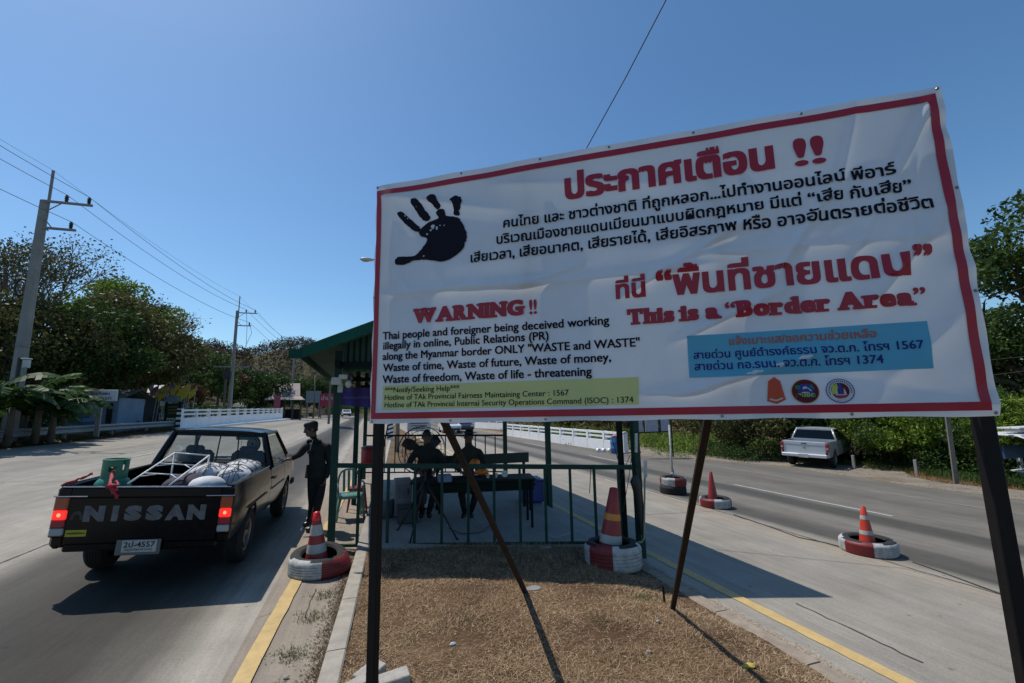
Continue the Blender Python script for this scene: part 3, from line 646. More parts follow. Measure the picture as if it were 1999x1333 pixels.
def lens_mat(name, c, emit=0.0, ec=None):
    m, nt, b = node_mat(name); b.inputs['Base Color'].default_value = (*c, 1); b.inputs['Roughness'].default_value = .2; b.inputs['Coat Weight'].default_value = .6
    w_ = nt.nodes.new('ShaderNodeTexWave'); w_.inputs['Scale'].default_value = 40; w_.bands_direction = 'Z'; tc = nt.nodes.new('ShaderNodeTexCoord'); nt.links.new(tc.outputs['Object'], w_.inputs[0]); bump(nt, b, w_.outputs['Fac'], .4, .003)
    if emit: b.inputs['Emission Color'].default_value = (*(ec or c), 1); b.inputs['Emission Strength'].default_value = emit
    return m
L_or = lens_mat('orange_lens', (.38, .07, .01)); L_red = lens_mat('red_lens', (.3, .006, .008)); L_redlit = lens_mat('lit_red_lens', (.4, .01, .01), 1.1, (1, .03, .02)); L_bulb = lens_mat('lit_bulb', (1, .2, .1), 3.0, (1, .18, .10)); L_wh = lens_mat('clear_lens', (.35, .35, .35))
def tire_geo(mb, r, w_, c, ax, n=36):
    R = Vector((0, 0, 1)).rotation_difference(Vector(ax)).to_matrix()
    h = w_/2; prof = [(r*.60, -h*.8), (r*.66, -h), (r*.85, -h*1.05), (r*.95, -h*.9), (r*.985, -h*.72)]
    for k in range(-2, 3): prof += [(r, k*h*.26-h*.09), (r, k*h*.26+h*.09), (r*.975, k*h*.26+h*.10), (r*.975, k*h*.26+h*.16)] if k < 2 else [(r, k*h*.26-h*.09), (r, k*h*.26+h*.09)]
    prof += [(r*.985, h*.72), (r*.95, h*.9), (r*.85, h*1.05), (r*.66, h), (r*.60, h*.8)]
    mb.lathe(prof, n, c, R, cap=False)
def wheel(parent, c, r, w_, side, spokes=6, org=(0, 0, 0), rimmat=None):
    mb = MB(); tire_geo(mb, r, w_, c, (1, 0, 0)); t = mb.obj('wheel', M_rub, parent, smooth=True, angle=40)
    c = Vector(c); xo = side*w_*.28; mb = MB(); R = Vector((0, 0, 1)).rotation_difference(Vector((side, 0, 0))).to_matrix()
    mb.lathe([(r*.62, w_*.42), (r*.60, w_*.44), (r*.55, w_*.36), (r*.54, w_*.05), (r*.10, w_*.02)], 28, c, R, cap=False)
    for k in range(spokes):
        a = 2*math.pi*k/spokes; d = Vector((0, math.cos(a), math.sin(a))); p = Vector((side, 0, 0)); q = p.cross(d)
        o_ = c+p*(w_*.20); mb.add([o_+d*r*.12+q*r*.10, o_+d*r*.12-q*r*.10, o_+d*r*.56-q*r*.055+p*w_*.12, o_+d*r*.56+q*r*.055+p*w_*.12, o_+d*r*.12+q*r*.07-p*.03, o_+d*r*.12-q*r*.07-p*.03, o_+d*r*.56-q*r*.04+p*w_*.02, o_+d*r*.56+q*r*.04+p*w_*.02],
               [(0, 1, 2, 3), (0, 3, 7, 4), (1, 5, 6, 2)])
    mb.lathe([(r*.17, w_*.15), (r*.16, w_*.30), (r*.06, w_*.34), (0.001, w_*.34)], 14, c, R, cap=False)
    mb.obj('rim', rimmat or M_alloy, t, smooth=True, angle=35); return t
def side_panel(name, m, parent, ys, zb, zt, xf, side, thick=.03, nz=9, tag_=None):
    """body side sheet with depth: columns along y from zb(y) to zt(y), outer offset xf(z)"""
    mb = MB(); A = []; B = []
    for y in ys:
        lo, hi = zb(y), zt(y); ra = []; rb = []
        for k in range(nz+1):
            z = lo+(hi-lo)*k/nz; x = xf(z, y); ra.append((side*x, y, z)); rb.append((side*(x-thick), y, z))
        A.append(ra); B.append(rb)
    mb.grid(A, flip=side > 0); mb.grid(B, flip=side < 0)
    for i in range(len(ys)-1):
        for k in (0, nz): mb.add([A[i][k], A[i+1][k], B[i+1][k], B[i][k]], [(0, 1, 2, 3)])
    for i in (0, len(ys)-1): mb.grid([A[i], B[i]])
    return mb.obj(name, m, parent, smooth=True, angle=28)
truck = thing('pickup_truck', 'old black pickup with gas cylinder and sacks in its open bed', 'pickup truck', (-2.25, 5.80, 0), ry=.066)
def xprof(z, y=0):
    t = .40+0*z
    if z > .74: x = .800-.045*((z-.74)/.32)**1.3
    elif z > .70: x = .790+.010*(z-.70)/.04
    else: x = .790-.05*((.70-z)/.30)**2
    return x-.035*ss(3.9, 4.5, y)-.02*(1-ss(0, .25, y))
RY, FY, WR = .94, 3.58, .325
def arch(y, base, yc, r=.40, zc=.33):
    d = abs(y-yc)
    return max(base, zc+math.sqrt(max(0, r*r-d*d))) if d < r else base
for side in (-1, 1):
    ys = sorted(set([.0, .02, .1, .25]+[RY-.40+.8*i/20 for i in range(21)]+[1.5, 1.7, 1.95, 2.02]))
    side_panel('bed_side', M_blk, truck, ys, lambda y: arch(y, .44 if y > .5 else .46, RY), lambda y: 1.05, xprof, side)
    ys = [2.04, 2.2, 2.4, 2.6, 2.8, 3.0, 3.12]
    d = side_panel('door', M_blk, truck, ys, lambda y: .40, lambda y: 1.02+.0*y, xprof, side)
    hb = MB(); hb.box((side*.806, 2.2, .86), (.02, .14, .035), ch=.006); hb.obj('handle', M_blk2, d)
    ys = sorted(set([3.14, 3.2]+[FY-.38+.76*i/20 for i in range(21)]+[4.0, 4.2, 4.35]))
    side_panel('fender', M_blk, truck, ys, lambda y: arch(y, .42, FY, .38), lambda y: 1.02-.06*ss(3.2, 4.35, y), xprof, side)
    # bed rail cap and moulding
    mb = MB(); mb.box((side*.735, 1.01, 1.062), (.075, 2.0, .022), ch=.008); mb.obj('bed_rail', M_blk, truck)
    mb = MB(); mb.box((side*.803, 1.2, .705), (.012, 1.1, .02), ch=.004); mb.box((side*.803, 2.6, .705), (.012, 1.05, .02), ch=.004); mb.obj('side_moulding', M_blk2, truck)
    wheel(truck, (side*.69, RY, WR), WR, .19, side); wheel(truck, (side*.69, FY, WR), WR, .19, side)
    # arch lip
    mb = MB(); pts = [(side*(xprof(.33+.4*math.sin(a))+.004), RY+.4*math.cos(a), .33+.4*math.sin(a)) for a in [rad(10+16*i) for i in range(11)]]; mb.path(pts, .011, 5); mb.obj('arch_lip', M_blk, truck, smooth=True)
# bed interior, floor, chassis
mb = MB(); mb.box((0, 1.0, .61), (1.46, 1.96, .03)); mb.obj('bed_floor', M_blk2, truck)
mb = MB(); mb.box((0, 1.98, .83), (1.5, .03, .46)); mb.obj('bed_front_wall', M_blk, truck)
mb = MB()
for s in (-1, 1): mb.box((s*.60, RY, .70), (.24, .70, .20), ch=.05)
mb.obj('wheel_housing', M_blk, truck)
mb = MB(); mb.box((0, 2.1, .45), (.9, 3.9, .14)); mb.box((0, RY, .33), (1.2, .12, .12)); mb.box((0, FY, .33), (1.2, .12, .12)); mb.tube((.25, .15, .36), (.25, 1.6, .38), .035); mb.box((0, .12, .47), (1.3, .1, .1)); mb.box((-.3, .9, .44), (.5, .8, .22), ch=.04); mb.obj('chassis', M_under, truck)
# tailgate
mb = MB()
prof = [(-.012, .50), (-.022, .51), (-.022, .94), (-.030, .96), (-.028, 1.035), (-.02, 1.05), (.03, 1.05), (.035, .5)]
mb.prism([(p[0], p[1]) for p in prof], (-.66, 0, 0), (0, 1, 0), (0, 0, 1), (1.32, 0, 0)); tg = mb.obj('tailgate', M_blk, truck)
mb = MB(); mb.box((0, .003, 1.053), (1.50, .05, .012), ch=.004); mb.obj('top_highlight_trim', M_chrome, tg)  # chrome line, also stands in for the white highlight along the tailgate top
for s in (-1, 1):
    mb = MB(); mb.box((s*.715, .02, .995), (.135, .09, .11), ch=.02); mb.obj('corner_cap', M_blk, truck)
    mb = MB(); mb.box((s*.66, -.032, .963), (.28, .014, .012), ch=.004); mb.obj('cap_highlight', M_chrome, tg)  # thin chrome ledge added to imitate the highlight on the bed corner cap
    mb = MB(); mb.box((s*.715, .035, .53), (.135, .1, .13), ch=.03); mb.obj('rear_corner', M_blk, truck)
    # rear light cluster: amber, lit red, red, clear
    tl = thing('rear_light', None, None); tl.parent = truck
    for nm, z0, z1, mm in (('amber_lens', .835, .955, L_or), ('brake_lens', .735, .833, L_redlit), ('red_lens', .662, .733, L_red), ('reversing_lens', .585, .660, L_wh)):
        mb = MB(); mb.box((s*.725, -.005, (z0+z1)/2), (.115, .075, z1-z0-.003), ch=.01); o = mb.obj(nm, mm, tl)
    mb = MB(); mb.blob((s*.725, -.040, .786), (.018, .010, .020), 10, 6); mb.obj('bulb', L_bulb, tl, smooth=True)
    mb = MB(); mb.box((s*.725, .012, .77), (.135, .07, .40), ch=.012); mb.obj('light_bezel', M_blk2, tl)
mb = MB(); mb.box((0, .02, .465), (1.34, .05, .085), ch=.015); mb.obj('rear_valance', M_blk, truck)
# lettering on the tailgate
M_let = mat('faded_grey_decal', (.11, .11, .118), .5, var=.35, scale=14)
def tg_text(body, x0, z0, wd, ht, m, parent, y=-.0225, off=.06, bold=.0, name='lettering'):
    V, F = text_geo(body, 1.0, bold, off, 2); a, b = V[:, 0].min(), V[:, 0].max(); lo, hi = V[:, 1].min(), V[:, 1].max()
    mb = MB(); mb.add([(x0+(p[0]-a)*wd/(b-a), y-p[2]-.001, z0+(p[1]-lo)*ht/(hi-lo)) for p in V], F); return mb.obj(name, m, parent)
for ch, xc, wd in zip('NISSAN', (-.445, -.27, -.115, .072, .262, .452), (.175, .055, .155, .155, .185, .17)):
    tg_text(ch, xc-wd/2, .715, wd, .155, M_let, tg, off=.085, name='letter')
mb = MB(); a = [(-.585+.055*math.cos(t), -.0235, .735+.085*math.sin(t)) for t in [math.pi*i/10 for i in range(11)]]; b = [(-.585+.030*math.cos(t), -.0235, .735+.055*math.sin(t)) for t in [math.pi*i/10 for i in range(11)]]
mb.grid([a, b]); mb.obj('letter_ghost', mat('ghost_decal', (.035, .035, .033), .6), tg)
mb = MB(); mb.box((-.565, -.0245, .607), (.17, .002, .062)); stk = mb.obj('sticker', mat('yellow_sticker', (.40, .36, .02), .5), tg)
mb = MB(); pts = [(-.64+.15*i/24, -.027, .607+.012*math.sin(i*1.9)+.006*math.sin(i*4.1)) for i in range(25)]; mb.path(pts, .003, 4); mb.obj('scribble', M_black2 if 'M_black2' in globals() else M_blk2, stk)
# plate
M_plate = mat('plate_white', (.42, .42, .40), .5, dirt=(.2, .18, .15)); M_pt = mat('plate_black', (.01, .01, .01), .5)
mb = MB(); mb.box((-.01, -.045, .462), (.385, .012, .150), ch=.004); pf = mb.obj('plate_frame', mat('plate_frame_grey', (.14, .14, .14), .4, .3), truck)
mb = MB(); mb.box((.0, -.0525, .472), (.30, .004, .115), ch=.0015); pl = mb.obj('number_plate', M_plate, pf)
tg_text('2ป-4557', -.135, .462, .27, .06, M_pt, pf, y=-.0555, off=.02); tg_text('กรุงเทพมหานคร', -.12, .424, .24, .026, M_pt, pf, y=-.0555, off=.004)
# ---- cab
def cab_pt(y, z, s):  # tumblehome
    t = (z-1.02)/.5; return (s*(.755-.16*t), y, z)
RT = 1.525
for s in (-1, 1):
    pil = MB()
    A0 = cab_pt(3.62, 1.0, s); A1 = cab_pt(2.98, RT, s); B0 = cab_pt(1.99, 1.02, s); B1 = cab_pt(2.09, RT, s)
    pil.path([A0, A1], [.034, .028], 6); pil.path([B0, B1], [.055, .040], 6); pil.path([B1, A1], .028, 6); pil.path([(s*.755, 2.0, 1.01), (s*.75, 3.62, .99)], .028, 6)
    pil.obj('pillar_frame', M_blk, truck, smooth=True, angle=50)
rows = []
for i in range(13):
    y = 2.06+.96*i/12; k = min(1, min(i, 12-i)/1.6); r_ = []
    for j in range(17):
        t = -1+2*j/16; e = 1-abs(t)**4
        r_.append((.615*t, y, RT+.005+.055*e*(.55+.45*k)))
    rows.append(r_)
mb = MB(); mb.grid(rows, flip=True); mb.grid([[(p[0]*.97, p[1], RT-.01) for p in r] for r in rows]); 
mb.grid([[p for p in rows[0]], [(p[0]*.97, p[1], RT-.01) for p in rows[0]]]); mb.grid([rows[-1], [(p[0]*.97, p[1], RT-.01) for p in rows[-1]]])
for jj in (0, 16): mb.grid([[r[jj] for r in rows], [(r[jj][0]*.97, r[jj][1], RT-.01) for r in rows]])
mb.obj('roof', M_blk, truck, smooth=True, angle=40)
# rear wall under window, rear header
mb = MB(); mb.prism([(-.74, .98), (.74, .98), (.715, 1.085), (-.715, 1.085)], (0, 1.985, 0), (1, 0, 0), (0, 0, 1), (0, .05, 0)); mb.prism([(-.60, 0), (.60, 0), (.58, .07), (-.58, .07)], (0, 2.07, 1.475), (1, 0, 0), (0, .2, 1), (0, .05, 0)); mb.obj('cab_back', M_blk, truck)
def rw(x, z, o=0): t = (z-1.02)/.48; return (x*(.975-.17*t), 2.005+.09*t-o, z)
mb = MB(); mb.add([rw(-.70, 1.08), rw(.70, 1.08), rw(.70, 1.48), rw(-.70, 1.48)], [(0, 1, 2, 3)]); rg = mb.obj('rear_window', G_clear, truck)
for x in (-.33, .0, .30): mb = MB(); mb.path([rw(x, 1.05, .006), rw(x, 1.47, .006)], .0095, 5); mb.obj('window_bar', M_blk2, rg)
mb = MB(); mb.path([rw(-.70, 1.08, .004), rw(.70, 1.08, .004), rw(.70, 1.485, .004), rw(-.70, 1.485, .004)], .016, 5, closed=True); mb.path([rw(-.33, 1.13, .004), rw(.30, 1.13, .004)], .007, 5); mb.obj('window_seal', M_blk2, rg)
mb = MB(); mb.add([(-.70, 3.60, 1.02), (.70, 3.60, 1.02), (.60, 3.0, 1.47), (-.60, 3.0, 1.47)], [(0, 1, 2, 3)]); mb.obj('windscreen', G_clear, truck)
for s in (-1, 1):
    mb = MB(); mb.add([(s*.745, 2.1, 1.03), (s*.745, 3.45, 1.03), (s*.61, 2.95, 1.48), (s*.61, 2.16, 1.48)], [(0, 1, 2, 3)]); mb.obj('side_window', G_clear, truck)
    mb = MB(); mb.box((s*.86, 3.12, 1.08), (.16, .06, .115), ch=.02); mb.tube((s*.76, 3.2, 1.03), (s*.83, 3.15, 1.07), .014); mr = mb.obj('wing_mirror', M_blk2, truck)
    mb = MB(); mb.box((s*.86, 3.088, 1.08), (.13, .004, .09)); mb.obj('mirror_glass', M_chrome, mr)
mb = MB(); rows = [[(x, y, 1.0+.035*(1-abs(x/.76)**3)-.10*ss(3.6, 4.4, y)) for x in (-.76, -.7, -.4, 0, .4, .7, .76)] for y in (3.56, 3.8, 4.1, 4.3, 4.36)]; mb.grid(rows, flip=True); mb.obj('bonnet', M_blk, truck, smooth=True)
mb = MB(); mb.box((0, 4.36, .72), (1.5, .06, .40), ch=.02); mb.obj('front_panel', M_blk, truck); mb = MB(); mb.box((0, 4.43, .50), (1.58, .12, .14), ch=.03); mb.obj('front_bumper', M_blk2, truck)
mb = MB(); mb.box((0, 3.35, .95), (1.42, .4, .12), ch=.04); mb.obj('dashboard', M_int, truck)
mb = MB(); mb.box((0, 2.85, .50), (1.40, 1.2, .06)); mb.obj('cab_floor', M_int, truck)
for x, s in ((-.36, 1), (.36, 1)):
    mb = MB(); mb.box((x, 2.55, .74), (.50, .5, .16), ch=.05); mb.box((x, 2.32, 1.0), (.48, .14, .50), rx=-.2, ch=.06); st = mb.obj('seat', M_int, truck, smooth=True, angle=60)
    mb = MB(); mb.box((x, 2.27, 1.255), (.25, .08, .13), ch=.04); mb.obj('headrest', M_int, st, smooth=True, angle=60)
mb = MB(); sw = [Vector((.36, 3.05, .98))+Vector((.17*math.cos(a), .06*math.sin(a), .16*math.sin(a))) for a in [2*math.pi*i/20 for i in range(20)]]; mb.path(sw, .012, 6, closed=True); mb.tube((.36, 3.05, .98), (.36, 3.3, .9), .02); mb.obj('steering_wheel', M_int, truck, smooth=True)
mb = MB(); mb.box((.13, 2.97, 1.405), (.27, .03, .075), ch=.02); im = mb.obj('rear_view_mirror', mat('blue_mirror', (.06, .14, .2), .15, .6), truck)
mb = MB(); mb.tube((.09, 2.96, 1.36), (.09, 2.96, 1.17), .003, n=4); mb.box((.09, 2.96, 1.16), (.02, .006, .05)); mb.box((.09, 2.96, 1.165), (.045, .006, .012)); mb.tube((.18, 2.96, 1.36), (.18, 2.96, 1.25), .003, n=4); mb.blob((.18, 2.96, 1.24), (.012, .012, .04), 6, 5); mb.obj('hanging_charm', M_int, im)
mb = MB(); mb.box((-.58, 3.0, 1.10), (.18, .2, .12), rz=.3, ch=.02); mb.obj('dashboard_parcel', mat('blue_parcel', (.10, .30, .42), .5), truck)
# ---- cargo (things of their own)
T = lambda x, y, z: Vector((-2.25, 5.80, 0))+Euler((0, .066, 0)).to_matrix() @ Vector((x, y, z))
M_gas = mat('green_cylinder_paint', (.018, .17, .105), .38, 0, .2, dirt=(.07, .08, .06), scale=9)
gc = thing('gas_cylinder', 'green cooking-gas cylinder strapped by the tailgate in the truck bed', 'gas cylinder', T(-.47, .30, .63), ry=.05)
mb = MB(); mb.lathe([(.10, 0), (.13, .01), (.13, .05)], 24); mb.lathe([(.05, .03), (.13, .05), (.16, .11), (.163, .2), (.163, .36), (.155, .42), (.13, .46), (.09, .485), (.03, .495)], 28); mb.obj('tank', M_gas, gc, smooth=True)
mb = MB(); prof = []; n = 30
for i in range(n):      # collar with two window openings
    a = 2*math.pi*i/n
    def rowpt(a, z): return (.115*math.cos(a), .115*math.sin(a), z)
    a2 = 2*math.pi*(i+1)/n; deg = (math.degrees(a)+360) % 360; hole = 255 < deg < 300 or 60 < deg < 110
    zs = [(.47, .545), (.60, .665)] if hole else [(.47, .665)]
    if 318 < deg < 330: zs = [(.47, .56)]
    for z0, z1 in zs:
        q = [rowpt(a, z0), rowpt(a2, z0), rowpt(a2, z1), rowpt(a, z1)]; qi = [(p[0]*.96, p[1]*.96, p[2]) for p in q]; mb.add(q+qi, [(0, 1, 2, 3), (7, 6, 5, 4), (3, 2, 6, 7), (0, 4, 5, 1), (1, 5, 6, 2), (0, 3, 7, 4)])
mb.path([(.113*math.cos(2*math.pi*i/n), .113*math.sin(2*math.pi*i/n), .667) for i in range(n)], .009, 5, closed=True); mb.obj('collar', M_gas, gc, smooth=True, angle=40)
mb = MB(); mb.tube((0, 0, .48), (0, 0, .56), .018); mb.tube((-.04, 0, .57), (.05, 0, .57), .014); mb.blob((0, 0, .60), (.028, .028, .02), 8, 5); mb.obj('valve', mat('brass_valve', (.35, .3, .22), .4, .7), gc, smooth=True)
M_strap = mat('red_strap_cloth', (.38, .015, .03), .7)
def ribbon(pts, w_, m, name, parent=None, org=None):
    mb = MB(); A = []; pts = [Vector(p) for p in pts]
    for i, p in enumerate(pts):
        ax = (pts[min(i+1, len(pts)-1)]-pts[max(i-1, 0)]).normalized(); s = ax.cross(Vector((.2, -1, .3))).normalized(); k = 1+.3*math.sin(i*2.1); A.append([p-s*w_*k/2, p+Vector((0, -.004, .003)), p+s*w_*k/2])
    mb.grid(A); B = [[q+Vector((0, .004, -.003)) for q in r] for r in A]; mb.grid(B, flip=True); return mb.obj(name, m, parent, smooth=True, org=org)
so_ = T(-.47, .3, .63)
st = thing('strap', 'red cloth strap tying the gas cylinder to the tailgate', 'strap', so_)
def wig(a, b, n=10, s=.008, sag=0):
    a, b = Vector(a), Vector(b); return [a+(b-a)*(i/n)+Vector((random.uniform(-s, s), random.uniform(-s, s), random.uniform(-s, s)-sag*math.sin(math.pi*i/n))) for i in range(n+1)]
ribbon(wig(T(-.79, .02, 1.06), T(-.63, .22, 1.16)), .022, M_strap, 'band', st, so_); ribbon(wig(T(-.45, .18, 1.20), T(-.36, -.02, 1.07), 8), .026, M_strap, 'band', st, so_)
ribbon(wig(T(-.42, .16, 1.12), T(-.30, .0, 1.065), 8), .02, M_strap, 'band', st, so_); ribbon(wig(T(-.35, -.035, 1.06), T(-.27, -.045, .95), 8), .03, M_strap, 'band', st, so_); ribbon(wig(T(-.40, -.03, 1.07), T(-.28, -.04, 1.02), 8), .026, M_strap, 'band', st, so_)
mb = MB(); mb.blob(T(-.34, -.03, 1.065), (.04, .02, .022), 9, 6, .25); mb.obj('knot', M_strap, st, smooth=True, org=so_)
# folding metal frame lying tilted in the bed
M_wm = mat('white_painted_tube', (.62, .62, .60), .4, dirt=(.4, .38, .34))
A, B, C_, D_ = T(-.25, .08, 1.07), T(-.24, 1.15, 1.30), T(.14, 1.20, 1.27), T(.12, .10, 1.05)
fr = thing('metal_frame', 'white metal folding frame lying tilted in the truck bed', 'metal frame', A)
lp = lambda p, q, t: p+(q-p)*t
for nm, p, q, r in (('side_tube', A, B, .011), ('side_tube', D_, C_, .011), ('end_tube', B, C_, .010), ('cross_tube', lp(A, B, .62), lp(D_, C_, .62), .008), ('cross_tube', lp(A, B, .30), lp(D_, C_, .30), .008), ('strut', lp(A, B, .52), lp(A, B, .62)+(C_-B)*.35, .006), ('strut', lp(D_, C_, .50), lp(D_, C_, .62)-(C_-B)*.3, .006), ('strut', lp(A, B, .2), lp(A, B, .30)+(C_-B)*.35, .006), ('strut', lp(D_, C_, .18), lp(D_, C_, .3)-(C_-B)*.3, .006),
                    ('leg', B, B-Vector((0, .1, .62)), .010), ('leg', C_, C_-Vector((0, .1, .60)), .010)):
    mb = MB(); mb.tube(p, q, r, n=6); mb.obj(nm, M_wm, fr, smooth=True, org=A)
def sackmat(name, c, rough=.75): 
    m = mat(name, c, rough, var=.12, scale=12, bmp=.004); return m
M_sack = sackmat('white_sack_cloth', (.55, .55, .56)); M_bun = mat('dark_bundle_cloth', (.03, .022, .04), .8, var=.6, scale=20)
def sack(name, c, r, label, m, cat='sack', seed=0, grp=None):
    rg_ = random.Random(seed); rows = []; n, k = 22, 12
    for i in range(k+1):
        t = math.pi*i/k; row = []
        for j in range(n):
            a = 2*math.pi*j/n; q = 1+.09*math.sin(3*a+seed)*math.sin(t)+.05*math.sin(7*a+2*t+seed)+.03*math.sin(13*a-5*t)+rg_.uniform(-.012, .012)
            e = lambda v: math.copysign(abs(v)**.75, v)
            row.append(Vector((r[0]*e(math.cos(a))*math.sin(t)**.8*q, r[1]*e(math.sin(a))*math.sin(t)**.8*q, -r[2]*e(math.cos(t)))))
        rows.append(row)
    mb = MB(); mb.grid(rows, True); o = mb.obj(name, m, smooth=True); o.location = c; o.rotation_euler = (rg_.uniform(-.15, .15), .07, rg_.uniform(-.5, .5)); return tag(o, label, cat, grp)
sack('sack', T(.40, .40, .94), (.165, .19, .17), 'smooth round white sack just behind the tailgate of the black truck', M_sack, seed=1)
sack('bundle', T(.12, .60, .93), (.20, .26, .18), 'dark purple patterned cloth bundle between metal frame and white sacks', M_bun, 'bundle', seed=2)
sack('sack', T(.18, 1.30, .96), (.26, .22, .20), 'white netted sack farthest left behind the rear window', M_sack, seed=3)
sack('sack', T(.52, 1.05, .97), (.20, .24, .19), 'white netted sack against the right bed wall behind the round one', M_sack, seed=4)
sack('sack', T(.48, 1.58, .98), (.24, .22, .20), 'white netted sack in the front right corner of the bed', M_sack, seed=5)
def heap_z(x, y):
    z = .78
    for (cx_, cy_, rx_, ry_, top) in ((.42, .42, .20, .24, 1.09), (.14, .62, .19, .24, 1.09), (.18, 1.3, .26, .22, 1.16), (.52, 1.05, .2, .24, 1.16), (.48, 1.58, .24, .22, 1.18)):
        q = ((x-cx_)/rx_)**2+((y-cy_)/ry_)**2; z = max(z, .80+(top-.80)*max(0, 1-q*.55)**.45)
    return z+.012
net = thing('cargo_net', 'black rope net spread over the white sacks in the bed', 'net', T(.3, 1.2, 1.0)); no_ = T(.3, 1.2, 1.0)
cords = MB()
for k in range(14):
    for dr in (0, 1):
        pts = []
        for i in range(18):
            if dr == 0: y = .7+i*.062; x = -.08+k*.065+.10*(i/17)*(1 if k % 2 else -.6)+.012*math.sin(i*1.3+k)
            else: x = -.1+i*.05; y = .68+k*.082+.06*math.sin(i*.5+k)+.1*(i/17)*(1 if k % 2 else -.5)
            x = min(.72, x); pts.append(T(x, y, heap_z(x, y)+.006))
        cords.path(pts, .0042, 4, cap=False)
o = cords.obj('net_cords', M_blk2, net, org=no_); o['kind'] = 'stuff'

# ================================================================== other vehicles
M_silver = mat('silver_car_paint', (.52, .54, .57), .3, .25, .05, coat=.5, scale=2)
M_silver2 = mat('white_car_paint', (.6, .62, .65), .25, 0, .05, coat=.5)
def pickup(name, label, loc, rz, paint, scale=1.0):
    """double-cab pickup seen from behind"""
    r = thing(name, label, 'pickup truck', loc, rz); W2 = .90
    def xp(z, y=0): return (.90-.05*((z-.75)/.4)**2 if z > .75 else .90-.03*((.75-z)/.35)**2)-.05*ss(4.3, 5.1, y)
    RY2, FY2, R2 = 1.15, 4.2, .38
    for s in (-1, 1):
        ys = sorted(set([0, .06]+[RY2-.46+.92*i/14 for i in range(15)]+[1.66])); side_panel('bed_side', paint, r, ys, lambda y: arch(y, .52, RY2, .46, .38), lambda y: 1.16, xp, s, nz=6)
        for (a, b) in ((1.68, 2.62), (2.64, 3.6)):
            d = side_panel('door', paint, r, [a, (a+b)/2, b], lambda y: .50, lambda y: 1.14, xp, s, nz=6); hb = MB(); hb.box((s*.91, a+.15, .98), (.03, .16, .04), ch=.01); hb.obj('handle', M_blk2, d)
        ys = sorted(set([3.62]+[FY2-.44+.88*i/14 for i in range(15)]+[4.9, 5.1])); side_panel('fender', paint, r, ys, lambda y: arch(y, .5, FY2, .44, .38), lambda y: 1.12-.1*ss(3.6, 5.1, y), xp, s, nz=6)
        wheel(r, (s*.78, RY2, R2), R2, .24, s, 6); wheel(r, (s*.78, FY2, R2), R2, .24, s, 6)
        mb = MB(); mb.box((s*.85, -.01, .93), (.115, .10, .36), ch=.02); rl = mb.obj('rear_light', L_red, r)
        mb = MB(); mb.box((s*.85, -.064, .90), (.09, .006, .07)); mb.obj('clear_lens', L_wh, rl)
        mb = MB(); mb.add([(s*.85, 1.85, 1.17), (s*.85, 3.75, 1.17), (s*.69, 3.25, 1.60), (s*.70, 2.0, 1.60)], [(0, 1, 2, 3)]); mb.obj('side_window', G_dark, r)
        mb = MB(); mb.box((s*1.0, 3.55, 1.22), (.18, .09, .16), ch=.03); mb.obj('wing_mirror', paint, r)
        pm = MB(); pm.path([(s*.87, 1.72, 1.15), (s*.70, 1.96, 1.62)], .045, 6); pm.path([(s*.70, 1.96, 1.62), (s*.69, 3.2, 1.62)], .035, 6); pm.path([(s*.69, 3.2, 1.62), (s*.84, 4.0, 1.12)], .035, 6); pm.obj('pillar', paint, r, smooth=True)
    rows = [[(.72*t, 1.92+1.32*i/8, 1.63+.055*(1-t**4)*(.5+.5*min(1, min(i, 8-i)/2))) for t in [-1+.2*k for k in range(11)]] for i in range(9)]
    mb = MB(); mb.grid(rows, flip=True); mb.grid([[(p[0], p[1], 1.60) for p in q] for q in rows]); mb.grid([rows[0], [(p[0], p[1], 1.58) for p in rows[0]]]); mb.obj('roof', paint, r, smooth=True, angle=40)
    mb = MB(); mb.add([(-.80, 1.70, 1.19), (.80, 1.70, 1.19), (.66, 1.90, 1.57), (-.66, 1.90, 1.57)], [(0, 1, 2, 3)]); mb.obj('rear_window', G_dark, r)
    mb = MB(); mb.box((0, 1.70, 1.0), (1.74, .04, .38)); mb.obj('cab_back', paint, r)
    mb = MB(); mb.add([(-.80, 4.0, 1.14), (.80, 4.0, 1.14), (.66, 3.28, 1.6), (-.66, 3.28, 1.6)], [(0, 1, 2, 3)]); mb.obj('windscreen', G_dark, r)
    mb = MB(); rows = [[(x, y, 1.12+.03*(1-abs(x/.85)**3)-.14*ss(4.0, 5.0, y)) for x in (-.85, -.5, 0, .5, .85)] for y in (3.95, 4.4, 4.9, 5.08)]; mb.grid(rows, flip=True); mb.obj('bonnet', paint, r, smooth=True)
    mb = MB(); mb.box((0, 5.06, .78), (1.7, .08, .5), ch=.03); mb.obj('front_panel', paint, r)
    mb = MB(); mb.prism([(0, .62), (-.02, .65), (-.02, 1.0), (-.035, 1.04), (-.035, 1.15), (.03, 1.17), (.03, .62)], (-.78, 0, 0), (0, 1, 0), (0, 0, 1), (1.56, 0, 0)); tg2 = mb.obj('tailgate', paint, r)
    mb = MB(); mb.box((0, -.040, 1.085), (.20, .012, .045), ch=.005); mb.obj('handle', M_blk2, tg2)
    mb = MB(); mb.lathe([(.001, .006), (.065, .004), (.07, 0)], 18, (0, -.022, .90), Euler((rad(90), 0, 0)).to_matrix()); mb.obj('badge', M_chrome, tg2)
    mb = MB(); mb.box((0, -.09, .58), (1.70, .20, .15), ch=.03); bp = mb.obj('rear_bumper', M_silver, r)
    mb = MB(); mb.box((0, -.196, .57), (.36, .01, .15)); np_ = mb.obj('number_plate', M_plate, bp)
